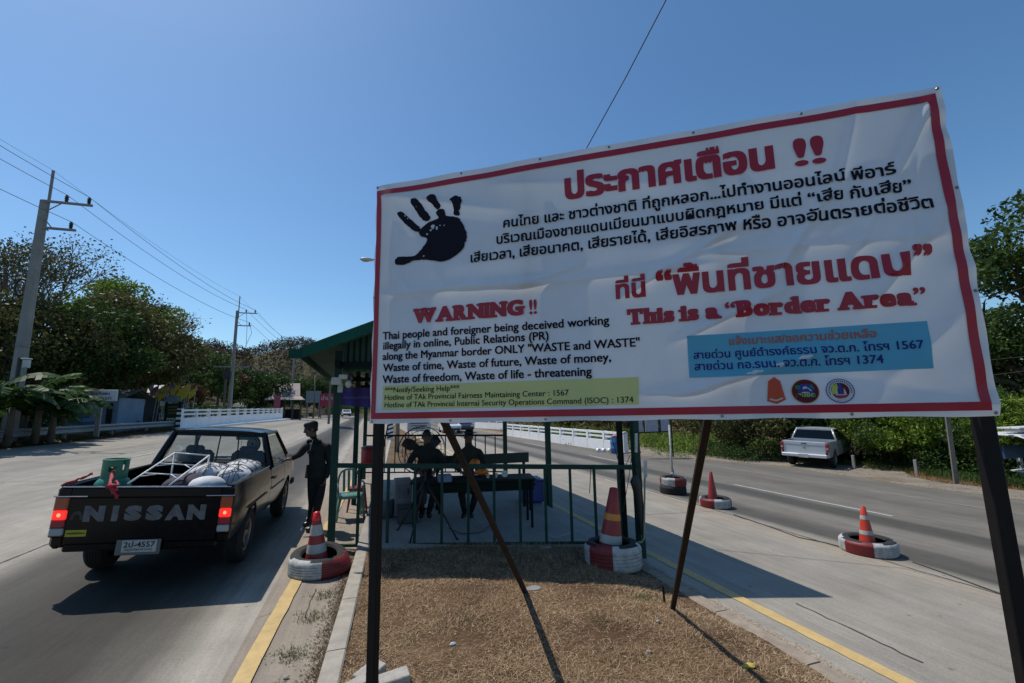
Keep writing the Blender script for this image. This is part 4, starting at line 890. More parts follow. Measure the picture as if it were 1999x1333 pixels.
    mb = MB(); mb.box((0, 2.5, .62), (1.5, 5.0, .2)); mb.box((0, .84, .72), (1.6, 1.6, .04)); mb.box((0, 2.8, 1.0), (1.3, .2, .7)); mb.obj('chassis', M_under, r)
    return r
pk = pickup('pickup_truck', 'silver double-cab pickup parked on the gravel verge by the bushes', (18.25, 15.0, -.99), rad(-64), M_silver)
pk.rotation_euler[1] = .03
def far_car(label, loc, rz, paint, tall=0):
    r = thing('car', label, 'car', loc, rz); L = 4.4; H = 1.45+tall
    prof = [(0, .3), (.0, .75), (.15, .85), (1.0, .95), (1.7, H), (3.3, H), (4.1, .95), (4.4, .85), (4.4, .3)]
    mb = MB(); mb.prism(prof, (-.82, 0, 0), (0, 1, 0), (0, 0, 1), (1.64, 0, 0)); mb.obj('body', paint, r)
    mb = MB(); mb.add([(-.72, .98, .99), (.72, .98, .99), (.66, 1.63, H-.06), (-.66, 1.63, H-.06)], [(0, 1, 2, 3)]); ws = mb.obj('windscreen', mat('far_glass', (.05, .08, .10), .1), r); ws.location.y = -.02
    for s in (-1, 1):
        mb = MB(); mb.add([(s*.825, 1.2, 1.0), (s*.825, 3.9, 1.0), (s*.825, 3.3, H-.08), (s*.825, 1.75, H-.08)], [(0, 1, 2, 3)]); mb.obj('side_window', mat('far_glass', (.05, .08, .10), .1), r)
        mb = MB(); mb.box((s*.62, -.012, .70), (.3, .03, .14), ch=.02); mb.obj('headlight', mat('headlight', (.7, .72, .75), .1), r)
        for y in (.8, 3.5): mb = MB(); R = Euler((0, rad(90), 0)).to_matrix(); mb.lathe([(.2, -.1), (.31, -.1), (.31, .1), (.2, .1)], 16, (s*.74, y, .31), R); mb.obj('wheel', M_rub, r)
    mb = MB(); mb.box((0, -.02, .42), (1.5, .06, .2), ch=.02); mb.obj('bumper', M_blk2, r)
    return r
far_car('white car approaching in the far lane beyond the checkpoint rail', (7.9, 44, -.5), rad(0), M_silver2)
far_car('dark blue van behind the approaching white car', (9.9, 47, -.6), rad(0), mat('navy_paint', (.02, .025, .07), .3, coat=.5), .35)
far_car('tiny white car far away on the left road', (-4.5, 100, .9), rad(8), M_silver2)
# ================================================================== PEOPLE
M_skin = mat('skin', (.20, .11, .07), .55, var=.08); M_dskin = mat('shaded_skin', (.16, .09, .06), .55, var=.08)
M_jkt = mat('black_jacket_cloth', (.012, .013, .012), .85, var=.4, scale=14, bmp=.004); M_trs = mat('dark_trousers_cloth', (.014, .014, .013), .9, var=.4, scale=10, bmp=.004)
M_olive = mat('dark_olive_cloth', (.02, .022, .014), .85, var=.3, bmp=.003); M_boot = mat('black_leather', (.008, .008, .008), .35); M_hair = mat('black_hair', (.006, .005, .005), .6)
def hand_geo(mb, w_, d, n, s=.1, curl=.5, side=1):
    """palm with five bent fingers; w_ wrist, d pointing direction, n palm normal"""
    d = Vector(d).normalized(); n = Vector(n); n = (n-d*n.dot(d)).normalized(); t = d.cross(n)*side
    pc = w_+d*s*.48
    R = Matrix((t, d, n)).transposed(); vs = []
    b = MB(); b.box((0, 0, 0), (s*.78, s*.95, s*.28), ch=s*.09); mb.add([R @ Vector(v)+pc for v in b.v], b.f)
    for k, (o, L) in enumerate(((-.30, .78), (-.10, .90), (.11, .84), (.31, .66))):
        p = w_+d*s*.90+t*s*o; a = 0; pts = [p]; 
        for j in range(3):
            a += curl*.55; p = p+(d*math.cos(a)+n*math.sin(a))*s*L*(.42, .33, .25)[j]; pts.append(p)
        mb.path(pts, [s*.10, s*.092, s*.082, s*.06], 6)
    p = w_+d*s*.25-t*s*.36; pts = [p, p-t*s*.2+d*s*.25, p-t*s*.22+d*s*.5+n*s*.12, p-t*s*.16+d*s*.70+n*s*.2]; mb.path(pts, [s*.13, s*.115, s*.10, s*.07], 6)
def person(label, base, J, cloth, legs, skin, group=None, hands=(), headlook=(0, -1, 0), hat=None, hairy=True, R=None, cut_legs=False):
    """J: joint name -> (point, radius). one skinned body mesh; face, hair and hat as children"""
    root = thing('person', label, 'person', base, group=group)
    names = [k for k in J]; idx = {k: i for i, k in enumerate(names)}
    bones = [('pelvis', 'spine'), ('spine', 'chest'), ('chest', 'neck'), ('neck', 'head'), ('chest', 'shl'), ('shl', 'ell'), ('ell', 'wrl'), ('chest', 'shr'), ('shr', 'elr'), ('elr', 'wrr'),
             ('pelvis', 'hil'), ('hil', 'knl'), ('knl', 'anl'), ('anl', 'tol'), ('pelvis', 'hir'), ('hir', 'knr'), ('knr', 'anr'), ('anr', 'tor')]
    bones = [(a, b) for a, b in bones if a in idx and b in idx]
    me = bpy.data.meshes.new('body'); bs = Vector(base)
    me.from_pydata([tuple(Vector(J[k][0])-bs) for k in names], [(idx[a], idx[b]) for a, b in bones], []); me.update()
    o = bpy.data.objects.new('tmp', me); col.objects.link(o); md = o.modifiers.new('s', 'SKIN'); md.use_smooth_shade = True; md.branch_smoothing = .6
    for i, k in enumerate(names):
        r = J[k][1]; v = me.skin_vertices[0].data[i]; v.radius = r if isinstance(r, tuple) else (r, r); v.use_root = k == 'pelvis'
    sb_ = o.modifiers.new('u', 'SUBSURF'); sb_.levels = 2; sb_.render_levels = 2
    dg = bpy.context.evaluated_depsgraph_get(); m2 = bpy.data.meshes.new_from_object(o.evaluated_get(dg)); bpy.data.objects.remove(o)
    mb = MB(); mb.v = [tuple(v.co) for v in m2.vertices]; mb.f = [tuple(p.vertices) for p in m2.polygons]
    W = lambda k: Vector(J[k][0])-bs
    mb.m = []
    for f in mb.f:
        c = sum((Vector(mb.v[i]) for i in f), Vector())/len(f); mi = 0
        dmin = min((('head', (c-W('head')).length-.12), ('wr', min((c-W('wrl')).length, (c-W('wrr')).length)-.035)), key=lambda q: q[1])
        if dmin[1] < 0: mi = 1
        elif 'knl' in idx and c.z < W('pelvis').z-.02 and (c-W('wrl')).length > .12 and (c-W('wrr')).length > .12:
            mi = 2
            if not cut_legs and (c.z < W('anl').z+.10 or c.z < W('anr').z+.10) : mi = 3
        mb.m.append(mi)
    k0 = len(mb.f)
    for (wn, d, n, s, cu, sd_) in hands: hand_geo(mb, W(wn)-Vector(d).normalized()*.01, d, n, s, cu, sd_)
    for i in range(k0, len(mb.f)): mb.m[i] = 1
    # face: nose, brow, jaw, ears on the front of the head, in the same body mesh
    h = W('head'); L = Vector(headlook).normalized(); U = Vector((0, 0, 1)); S = L.cross(U).normalized(); U = S.cross(L); k1 = len(mb.f)
    RR = Matrix((S, L, U)).transposed()
    mb.blob(h+U*.012, (.078, .098, .120), 16, 12, 0, RR); mb.blob(h+L*.030-U*.055, (.055, .062, .055), 12, 8, 0, RR)
    mb.path([h+L*.090+U*.030, h+L*.108-U*.012, h+L*.090-U*.026], [.009, .017, .010], 6); mb.blob(h+L*.090+U*.035, (.052, .016, .012), 10, 6, 0, RR)
    for s in (-1, 1): mb.blob(h+S*s*.080-L*.005, (.012, .022, .032), 8, 6, 0, RR)
    mb.blob(h+L*.083-U*.052, (.026, .014, .010), 8, 5, 0, RR)
    for i in range(k1, len(mb.f)): mb.m[i] = 1
    body = mb.obj('body', [cloth, skin, legs, M_boot], root, smooth=True)
    eb = MB()
    for s in (-1, 1): eb.blob(h+L*.086+U*.012+S*s*.031, (.014, .008, .008), 8, 5, 0, RR)
    eb.obj('eyes', M_hair, root)
    if hairy:
        hb = MB(); rows = []
        for i in range(9):
            t = math.pi*.5*i/8*1.25; row = []
            for j in range(18):
                a = 2*math.pi*j/18; fr = max(0, math.cos(a-math.pi/2)); z = .132*math.cos(t*(1-.35*fr)); r_ = math.sin(t*(1-.35*fr))
                row.append(h+S*(.086*r_*math.cos(a))+L*(.106*r_*math.sin(a)-.006)+U*(z+.010))
            rows.append(row)
        hb.grid(rows, True); hb.obj('hair', M_hair, root, smooth=True)
    return root, h, L, S, U
A_ = lambda px, py, Y: atY(px, py, Y)
Yg = 8.3
J = dict(pelvis=(A_(619, 932, Yg), (.17, .13)), spine=(A_(619, 905, Yg), (.185, .14)), chest=(A_(618, 876, Yg), (.185, .14)), neck=(A_(613, 856, Yg-.02), .062), head=(A_(607, 839, Yg-.06), .075),
         shl=(A_(600, 868, Yg), .085), ell=(A_(585, 887, Yg-.02), .060), wrl=(A_(568, 895, Yg-.06), .040), shr=(A_(638, 870, Yg), .090), elr=(A_(645, 905, Yg-.03), .062), wrr=(A_(636, 935, Yg-.12), .040),
         hil=(A_(610, 945, Yg), .105), knl=(A_(611, 985, Yg-.05), .072), anl=(A_(604, 1020, Yg+.02), .052), tol=(A_(591, 1027, Yg-.02), .045),
         hir=(A_(628, 945, Yg), .105), knr=(A_(620, 985, Yg-.20), .072), anr=(A_(610, 1030, Yg-.22), .052), tor=(A_(597, 1038, Yg-.27), .045))
base = Vector((-.88, Yg-.1, G(-.88)))
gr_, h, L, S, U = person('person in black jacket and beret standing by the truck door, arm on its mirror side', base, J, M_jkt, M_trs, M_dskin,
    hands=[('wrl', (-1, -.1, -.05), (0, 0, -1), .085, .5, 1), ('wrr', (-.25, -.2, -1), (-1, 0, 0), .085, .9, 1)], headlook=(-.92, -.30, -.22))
hb = MB(); rows = []
for i in range(8):      # beret, pulled down to one side
    t = i/7; row = []
    for j in range(20):
        a = 2*math.pi*j/20; r_ = (.02, .06, .088, .104, .108, .104, .098, .094)[i]; z = (.152, .15, .142, .128, .108, .088, .072, .05)[i]
        p = h+S*(r_*.92*math.cos(a))+L*(r_*1.08*math.sin(a)-.006)+U*(z-.02)+U*(-.03*math.cos(a)*(1-t)+.015*math.sin(a)*t); row.append(p+S*(.028)*(1-t)-L*.012)
    rows.append(row)
hb.grid(rows, True); hb.f.append(tuple(range(20))[::-1]); hb.m.append(0); hb.obj('beret', M_hair, gr_, smooth=True)
W = lambda q: Vector(q)-base
mb = MB(); c = W(A_(613, 861, Yg-.02)); mb.path([c+Vector((.095*math.cos(a), .085*math.sin(a), .012*math.sin(2*a))) for a in [2*math.pi*i/16 for i in range(16)]], .026, 6, closed=True); mb.obj('collar', M_jkt, gr_, smooth=True)
mb = MB(); c = W(A_(619, 926, Yg)); rows = [[c+Vector(((.172+.010*k)*math.cos(a), (.138+.010*k)*math.sin(a), .16-.10*k)) for a in [2*math.pi*i/20 for i in range(20)]] for k in range(3)]; mb.grid(rows, True); mb.obj('jacket_hem', M_jkt, gr_, smooth=True)
mb = MB(); mb.path([W(A_(611, 858, Yg-.14)), W(A_(607, 870, Yg-.19)), W(A_(604, 885, Yg-.18))], .006, 5); mb.blob(W(A_(607, 866, Yg-.19)), (.022, .012, .016), 8, 5); mb.obj('whistle_cord', mat('cream_cord', (.45, .43, .35), .6), gr_)
mb = MB(); mb.box(W(A_(604, 882, Yg-.19)), (.07, .02, .05), ch=.006); mb.box(W(A_(625, 880, Yg-.2)), (.09, .02, .07), ch=.006); mb.obj('pocket', M_jkt, gr_)
# people seated in the shade
def seated(label, px, Yp, pxs, cloth, arm=0, look=(0, -1, -.1)):
    x = px; s = pxs
    J = dict(pelvis=(A_(x, 948, Yp+.1), (.16, .13)), spine=(A_(x, 922, Yp+.1), (.165, .12)), chest=(A_(x, 888, Yp+.02), (.17, .12)), neck=(A_(x, 868, Yp-.02), .06), head=(A_(x, 853, Yp-.04), .075),
             shl=(A_(x-21, 881, Yp), .085), ell=(A_(x-32-arm, 906, Yp-.1), .06), wrl=(A_(x-14, 921, Yp-.30), .038), shr=(A_(x+21, 881, Yp), .085), elr=(A_(x+32+arm, 906, Yp-.1), .06), wrr=(A_(x+14, 921, Yp-.30), .038),
             hil=(A_(x-10, 955, Yp+.05), .095), knl=(A_(x-14, 965, Yp-.42), .07), anl=(A_(x-8, 1000, Yp-.28), .05), tol=(A_(x-12, 1010, Yp-.42), .045),
             hir=(A_(x+10, 955, Yp+.05), .095), knr=(A_(x+14, 965, Yp-.42), .07), anr=(A_(x+4, 1000, Yp-.28), .05), tor=(A_(x+6, 1010, Yp-.42), .045))
    b = J['pelvis'][0].copy(); b.z = SLAB(b.x)
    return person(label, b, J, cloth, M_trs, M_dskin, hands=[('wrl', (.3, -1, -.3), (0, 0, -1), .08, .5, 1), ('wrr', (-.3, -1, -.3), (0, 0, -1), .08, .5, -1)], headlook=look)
seated('person in dark vest sitting at the table in front of the big fan', 833, 8.35, 1, M_jkt, 4, (-.1, -1, -.3))
pr2, h2, L2, S2, U2 = seated('person in dark shirt sitting at the table beside the orange bag', 915, 8.35, 1, M_olive, 0, (.1, -1, -.25))
hb = MB(); hb.blob(h2+U2*.085, (.092, .105, .055), 14, 7); hb.box(h2+U2*.075+L2*.11, (.13, .09, .012), ch=.004); hb.obj('cap', M_hair, pr2, smooth=True)
# driver in the cab
J = dict(pelvis=(T(.36, 2.45, .84), .15), spine=(T(.36, 2.42, .98), .15), chest=(T(.36, 2.42, 1.10), (.17, .12)), neck=(T(.37, 2.46, 1.22), .055), head=(T(.38, 2.50, 1.315), .075), shl=(T(.17, 2.44, 1.14), .07), ell=(T(.10, 2.65, .98), .05), wrl=(T(.24, 2.98, 1.05), .035),
         shr=(T(.55, 2.44, 1.14), .07), elr=(T(.62, 2.65, .98), .05), wrr=(T(.50, 2.98, 1.05), .035), hil=(T(.28, 2.5, .84), .09), knl=(T(.26, 2.95, .86), .07), hir=(T(.44, 2.5, .84), .09), knr=(T(.48, 2.95, .86), .07))
for k in ('anl', 'tol', 'anr', 'tor'): pass
J['anl'] = (T(.26, 3.1, .58), .05); J['anr'] = (T(.48, 3.1, .58), .05)
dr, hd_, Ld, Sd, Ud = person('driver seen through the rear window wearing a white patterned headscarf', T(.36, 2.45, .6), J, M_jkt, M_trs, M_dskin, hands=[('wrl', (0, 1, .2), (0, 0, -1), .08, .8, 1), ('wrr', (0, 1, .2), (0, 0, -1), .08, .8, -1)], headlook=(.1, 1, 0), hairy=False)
hb = MB(); hb.blob(hd_+Vector((0, -.01, .02)), (.098, .115, .130), 18, 12); sc_ = hb.obj('headscarf', mat('black_scarf', (.02, .02, .022), .8), dr, smooth=True)
hb = MB()
for r_ in (.03, .055, .08): hb.path([hd_+Vector((r_*math.cos(a), -.124+.5*r_*r_/.1*.8, .03+1.25*r_*math.sin(a))) for a in [2*math.pi*i/18 for i in range(18)]], .0045, 4, closed=True)
for k in range(8): a = 2*math.pi*k/8; hb.path([hd_+Vector((.03*math.cos(a), -.122, .03+.035*math.sin(a))), hd_+Vector((.055*math.cos(a+.3), -.112, .03+.068*math.sin(a+.3)))], .004, 4)
hb.obj('scarf_pattern', mat('white_thread', (.5, .5, .5), .7), sc_)

# ================================================================== CHECKPOINT SHELTER
M_grn = mat('green_painted_steel', (.005, .042, .032), .5, 0, .25, dirt=(.02, .022, .016), scale=4, spec=.25)
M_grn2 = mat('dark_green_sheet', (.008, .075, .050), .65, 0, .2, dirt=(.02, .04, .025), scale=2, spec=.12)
M_dgrn = mat('very_dark_green_paint', (.004, .012, .009), .6, spec=.15)
FLp, FRp = Vector((-.47, 7.14, 0)), Vector((3.75, 5.78, 0)); FD = (FRp-FLp).normalized(); FN = Vector((-FD.y, FD.x, 0))
def FP(px, py):
    d = px_ray(px, py); o = Vector((0, 0, CAM_H)); return o+d*((FLp-o).dot(FN)/d.dot(FN))
shel = thing('shelter', 'open green steel checkpoint shelter with pitched corrugated roof on the median', 'shelter', (1.6, 9, SLAB(1.6))); SHO = (1.6, 9, SLAB(1.6))
def roofz(x): return 2.69+(x+.9)*.385 if x < .75 else 3.325-(x-.75)*.235
def sbox(name, a, b, w_, m, parent=shel, d_=None, side=(1, 0, 0), org=SHO): return bar(name, a, b, w_, m, parent, d_, org, side)
posts = [(-.47, 7.14, G(-.47)-.02, 2.72), (-.26, 10.25, G(-.26), 2.9), (-.10, 13.2, SLAB(-.1), 2.9), (3.75, 5.78, G(3.75)-.02, 2.6), (3.72, 9.1, G(3.72)-.02, 2.6), (3.68, 12.2, G(3.68), 2.6)]
for (x, y, z0, z1) in posts: sbox('post', (x, y, z0), (x, y, z1), .10, M_grn)
def corr(name, xs, yf, yb, zf, m, thick=.02, pitch=.19):
    """corrugated roof sheet"""
    mb = MB(); A = []; 
    for x in xs:
        s_ = [(x, yf(x), zf(x)), (x, yb(x), zf(x))]; A.append(s_)
    mb.grid(A); mb.grid([[(p[0], p[1], p[2]-thick) for p in r] for r in A], flip=True)
    mb.grid([[r[0] for r in A], [(r[0][0], r[0][1], r[0][2]-thick) for r in A]]); mb.grid([[r[1] for r in A], [(r[1][0], r[1][1], r[1][2]-thick) for r in A]], flip=True)
    return mb.obj(name, m, shel, org=SHO)
yf = lambda x: 6.60-.285*(x+.88)
for (xa, xb, nm) in ((-.92, .75, 'roof_slope'), (.75, 3.96, 'roof_slope')):
    n = int((xb-xa)/.1); corr(nm, [xa+(xb-xa)*i/n for i in range(n+1)], yf, lambda x: 14.2, lambda x: roofz(x), M_grn2)
    k = 0; x = 6.4
    # ribs run down the slope
    rb = MB()
    y = 6.9
    while y < 14: rb.box(((xa+xb)/2, y, (roofz(xa)+roofz(xb))/2+.012), (math.hypot(xb-xa, roofz(xb)-roofz(xa)), .035, .024), ry=-math.atan2(roofz(xb-.001)-roofz(xa), xb-xa)); y += .2
    o = rb.obj('rib', M_grn2, shel, org=SHO); o['kind'] = 'stuff'
mb = MB(); A = []   # front fascia following the slope
for x in (-.92, .75, 3.96): A.append([(x, yf(x)-.015, roofz(x)+.02), (x, yf(x)-.015, roofz(x)-.14)])
mb.grid(A); mb.grid([[(p[0], p[1]+.025, p[2]) for p in r] for r in A], flip=True); mb.grid([[r[1] for r in A], [(r[1][0], r[1][1]+.025, r[1][2]) for r in A]]); mb.grid([[r[0] for r in A], [(r[0][0], r[0][1]+.025, r[0][2]) for r in A]], flip=True); mb.obj('fascia', M_grn2, shel, org=SHO)
mb = MB(); mb.box((-.935, 10.4, 2.62), (.02, 7.6, .15)); mb.box((-1.02, 6.75, 2.62), (.17, .02, .13), rz=-.28); mb.obj('side_fascia', M_grn2, shel, org=SHO)
def vsheet(name, a, b, zt, zb, m, parent, org, pitch=.09, dep=.014):
    a, b = Vector(a), Vector(b); n = int((b-a).length/(pitch/2)); d = (b-a).normalized(); nn = Vector((-d.y, d.x, 0)); A = []
    for i in range(n+1):
        p = a+(b-a)*(i/n); o_ = dep*(1 if (i//1) % 2 else -1); A.append([(p.x+nn.x*o_, p.y+nn.y*o_, zt(p.x)), (p.x+nn.x*o_, p.y+nn.y*o_, zb(p.x))])
    mb = MB(); mb.grid(A); mb.grid([[(q[0]+nn.x*.004, q[1]+nn.y*.004, q[2]) for q in r] for r in A], flip=True); return mb.obj(name, m, parent, org=org)
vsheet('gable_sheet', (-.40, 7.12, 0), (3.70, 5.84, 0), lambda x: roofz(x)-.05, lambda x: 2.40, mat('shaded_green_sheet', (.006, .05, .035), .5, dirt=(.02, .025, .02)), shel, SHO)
for y0, y1 in ((7.05, 5.85), (10.2, 9.1), (13.2, 12.2)): sbox('crossbeam', (-.47+.03*(y0-7), y0, 2.50), (3.75, y1, 2.44), .09, M_dgrn, side=(0, 0, 1))
for x in (-.47, 3.72): sbox('side_beam', (x, 6.9 if x < 0 else 5.7, 2.52 if x < 0 else 2.48), (x+.2, 14, 2.55), .08, M_dgrn, side=(0, 0, 1))
for x in (.3, 1.2, 2.2, 3.1): sbox('rafter', (x, yf(x)+.1, roofz(x)-.07), (x, 14.0, roofz(x)-.07), .05, M_dgrn, side=(0, 0, 1))
sbox('post', (3.60, 5.95, G(3.6)+.1), (3.60, 5.95, 2.6), .07, M_dgrn)
# front railing
rl = thing('railing', 'green tubular steel railing across the front of the shelter', 'railing', (1.6, 6.46, G(1.6))); RO = (1.6, 6.46, G(1.6))
a, b = FP(652, 908.5), FP(1243, 912); sbox('top_rail', a, b, .065, M_grn, rl, .05, (0, 0, 1), RO)
a, b = FP(652, 1065), FP(1215, 1058); sbox('bottom_rail', a, b, .04, M_grn, rl, .035, (0, 0, 1), RO)
for px in (702, 759, 811, 863, 914, 964, 1014, 1063, 1112, 1159, 1206):
    t, bt = FP(px, 911), FP(px-(3 if px < 760 else 1 if px < 900 else 0), 1062); bt = Vector((t.x, t.y, bt.z)); sbox('baluster', t, bt, .038, M_grn, rl, None, tuple(FD), RO)
# rear railing
rr_ = thing('railing', 'thin dark steel railing at the back of the shelter', 'railing', (1.8, 12.9, SLAB(1.8))); RO = (1.8, 12.9, SLAB(1.8))
a, b = Vector((-.1, 13.2, 1.14)), Vector((3.68, 12.2, 1.07)); sbox('top_rail', a, b, .05, M_dgrn, rr_, .04, (0, 0, 1), RO); sbox('bottom_rail', a-Vector((0, 0, 1.0)), b-Vector((0, 0, 1.0)), .035, M_dgrn, rr_, .03, (0, 0, 1), RO)
for i in range(1, 14): p = a+(b-a)*(i/14); sbox('baluster', p, p-Vector((0, 0, 1.0)), .028, M_dgrn, rr_, None, (1, 0, 0), RO)
# table, bench
M_top = mat('dark_table_top', (.012, .018, .014), .6, spec=.2)
tb = thing('table', 'dark folding table with papers and bags in the shade of the shelter', 'table', (1.75, 7.75, SLAB(1.75))); TO = (1.75, 7.75, SLAB(1.75)); tz = SLAB(1.75)+.74
mb = MB(); mb.box((1.75, 7.75, tz), (2.1, .62, .035), rz=-.2, ch=.008); mb.obj('tabletop', M_top, tb, org=TO)
for sx in (-.98, .98):
    for sy in (-.26, .26): x = 1.75+sx*.98+sy*.2; y = 7.75+sy-sx*.2; sbox('leg', (x, y, SLAB(x)), (x, y, tz-.02), .035, M_dgrn, tb, None, (1, 0, 0), TO)
mb = MB(); mb.box((1.75, 7.50, tz-.10), (1.95, .02, .16), rz=-.2); mb.obj('front_panel', M_dgrn, tb, org=TO)
bn = thing('bench', 'long dark green bench with plank backrest behind the table', 'bench', (2.3, 8.85, SLAB(2.3))); BO = (2.3, 8.85, SLAB(2.3)); bz = SLAB(2.3)
mb = MB(); mb.box((2.2, 8.95, bz+.95), (2.0, .035, .20), rz=-.04, ch=.006); mb.obj('backrest', mat('bench_green', (.006, .022, .016), .5), bn, org=BO)
mb = MB(); mb.box((2.2, 8.72, bz+.46), (2.0, .40, .04), ch=.008); mb.obj('seat', M_dgrn, bn, org=BO)
for x in (1.3, 3.1):
    for y in (8.58, 8.95): sbox('leg', (x, y, SLAB(x)), (x, y, bz+(.46 if y < 8.8 else .95)), .05, M_dgrn, bn, None, (1, 0, 0), BO)
# things on the table
def lump(name, label, cat, c, r, m, seed=0, jit=.12):
    rg_ = random.Random(seed); mb = MB(); rows = []
    for i in range(9):
        t = math.pi*i/8; rows.append([(r[0]*math.sin(t)*math.cos(a)*(1+rg_.uniform(-jit, jit)), r[1]*math.sin(t)*math.sin(a)*(1+rg_.uniform(-jit, jit)), -r[2]*math.cos(t)*(1+rg_.uniform(-jit, jit)*.4)) for a in [2*math.pi*j/12 for j in range(12)]])
    mb.grid(rows, True); o = mb.obj(name, m, smooth=True, angle=50); o.location = c; return tag(o, label, cat)
M_obag = mat('orange_plastic', (.62, .16, .02), .35, var=.5, scale=20)
lump('plastic_bag', 'orange plastic bag standing on the table beside the seated person', 'bag', A_(927, 905, 7.65), (.10, .08, .085), M_obag, 3, .2)
lump('plastic_bag', 'second orange bag slumped at the table edge below the first', 'bag', A_(941, 921, 7.5), (.11, .08, .06), M_obag, 4, .2)
M_papr = mat('white_paper', (.6, .6, .58), .7)
for k, (px, lb) in enumerate(((952, 'small white cup nearest the orange bags on the table'), (968, 'small white cup in the middle of three on the table'), (985, 'round white clock-like dish at the right end of the table'))):
    mb = MB(); p = A_(px, 922 if k < 2 else 925, 7.6); p.z = tz+.02; mb.lathe([(.0, 0), (.025, 0), (.03, .07), (.0, .07)] if k < 2 else [(.0, 0), (.05, .0), (.06, .012), (.0, .012)], 14, cap=False); o = mb.obj('cup' if k < 2 else 'dish', M_papr, smooth=True, angle=40); o.location = p if k < 2 else p+Vector((0, 0, .05)); tag(o, lb, 'cup' if k < 2 else 'dish')
    if k == 2: o.rotation_euler = (rad(75), 0, 0)
p = A_(868, 925, 7.5); mb = MB(); mb.box((0, 0, .06), (.22, .16, .12), ch=.012); mb.box((0, -.082, .07), (.15, .004, .05)); o = mb.obj('box', mat('blue_white_box', (.16, .22, .32), .5)); o.location = (p.x, p.y, tz+.018); tag(o, 'small blue-grey box on the left part of the table', 'box')
# cooler
M_cool = mat('blue_cooler_plastic', (.02, .05, .24), .4)
cl = thing('cooler', 'dark blue plastic ice cooler heaped with ice packs on the floor', 'cooler', (3.42, 9.4, SLAB(3.42)), rz=-.05)
mb = MB(); mb.box((0, 0, .24), (.48, .40, .46), ch=.03); mb.box((0, 0, .46), (.52, .44, .05), ch=.015); mb.obj('body', M_cool, cl); 
mb = MB()
for i in range(18): mb.blob((random.uniform(-.18, .18), random.uniform(-.14, .14), .50), (.05, .05, .03), 6, 4, .2)
o = mb.obj('ice', mat('ice_white', (.45, .5, .6), .3), cl); o['kind'] = 'stuff'
# big fan
fn = thing('standing_fan', 'big industrial standing fan with round wire grille behind the seated people', 'fan', (1.02, 9.15, SLAB(1.02))); fz = 1.02; M_fan = mat('fan_steel', (.02, .02, .022), .4, .6)
mb = MB()
for dy in (-.09, .09):
    for k in range(1, 7): r_ = .46*k/6; mb.path([(r_*math.cos(a), dy*(1.15-.5*(k/6)**2), fz-SLAB(1.02)+r_*math.sin(a)) for a in [2*math.pi*i/40 for i in range(40)]], .0035 if k < 6 else .006, 4, closed=True)
    for i in range(24): a = 2*math.pi*i/24; mb.path([(.06*math.cos(a), dy*1.15, fz-SLAB(1.02)+.06*math.sin(a)), (.46*math.cos(a), dy*.65, fz-SLAB(1.02)+.46*math.sin(a))], .0025, 3)
o = mb.obj('grille', M_fan, fn); o['kind'] = 'stuff'
for k in range(3):
    a = rad(30+120*k); mb = MB(); c_ = Vector((0, 0, fz-SLAB(1.02))); d = Vector((math.cos(a), 0, math.sin(a))); t = Vector((-math.sin(a), 0, math.cos(a))); mb.grid([[c_+d*.05+t*.03, c_+d*.05-t*.04], [c_+d*.25+t*.13+Vector((0, .04, 0)), c_+d*.25-t*.10-Vector((0, .04, 0))], [c_+d*.41+t*.10+Vector((0, .04, 0)), c_+d*.41-t*.06-Vector((0, .04, 0))]]); mb.obj('blade', mat('fan_blade', (.06, .06, .07), .4, .5), fn)
mb = MB(); mb.lathe([(.0, -.12), (.08, -.1), (.09, .0), (.08, .1), (.0, .14)], 16, (0, .12, fz-SLAB(1.02)), Euler((rad(90), 0, 0)).to_matrix(), cap=False); mb.obj('motor', M_fan, fn, smooth=True)
mb = MB(); mb.tube((0, .12, .05), (0, .12, fz-SLAB(1.02)), .022); mb.lathe([(.28, 0), (.28, .03), (.05, .05)], 24, (0, .12, 0)); mb.obj('stand', M_fan, fn, smooth=True, angle=40)
# tripod in front
tp = thing('tripod', 'black spread-legged tripod stand in front of the table', 'tripod', (.87, 7.15, SLAB(.87))); TPO = Vector((.87, 7.15, SLAB(.87))); ap = Vector((.86, 7.2, SLAB(.87)+.80))
for q in (gg(776, 1036, .1), gg(893, 1054, .1), gg(800, 1061, .1)): mb = MB(); e = ap+(q-ap)*.52; mb.tube(ap-TPO, e-TPO, .020, .018, 8); mb.tube(e-TPO, q-TPO, .012, .012, 8); mb.blob(q-TPO+Vector((0, 0, .012)), .02, 8, 5); mb.obj('leg', M_blk2, tp, smooth=True)
mb = MB(); mb.tube(ap-TPO-Vector((0, 0, .35)), ap-TPO+Vector((0, 0, .15)), .022); mb.tube(ap-TPO-Vector((0, 0, .3)), ap-TPO-Vector((0, 0, .18)), .03); mb.box(ap-TPO+Vector((0, 0, .20)), (.12, .10, .10), ch=.02); mb.obj('column', M_blk2, tp, smooth=True, angle=40)
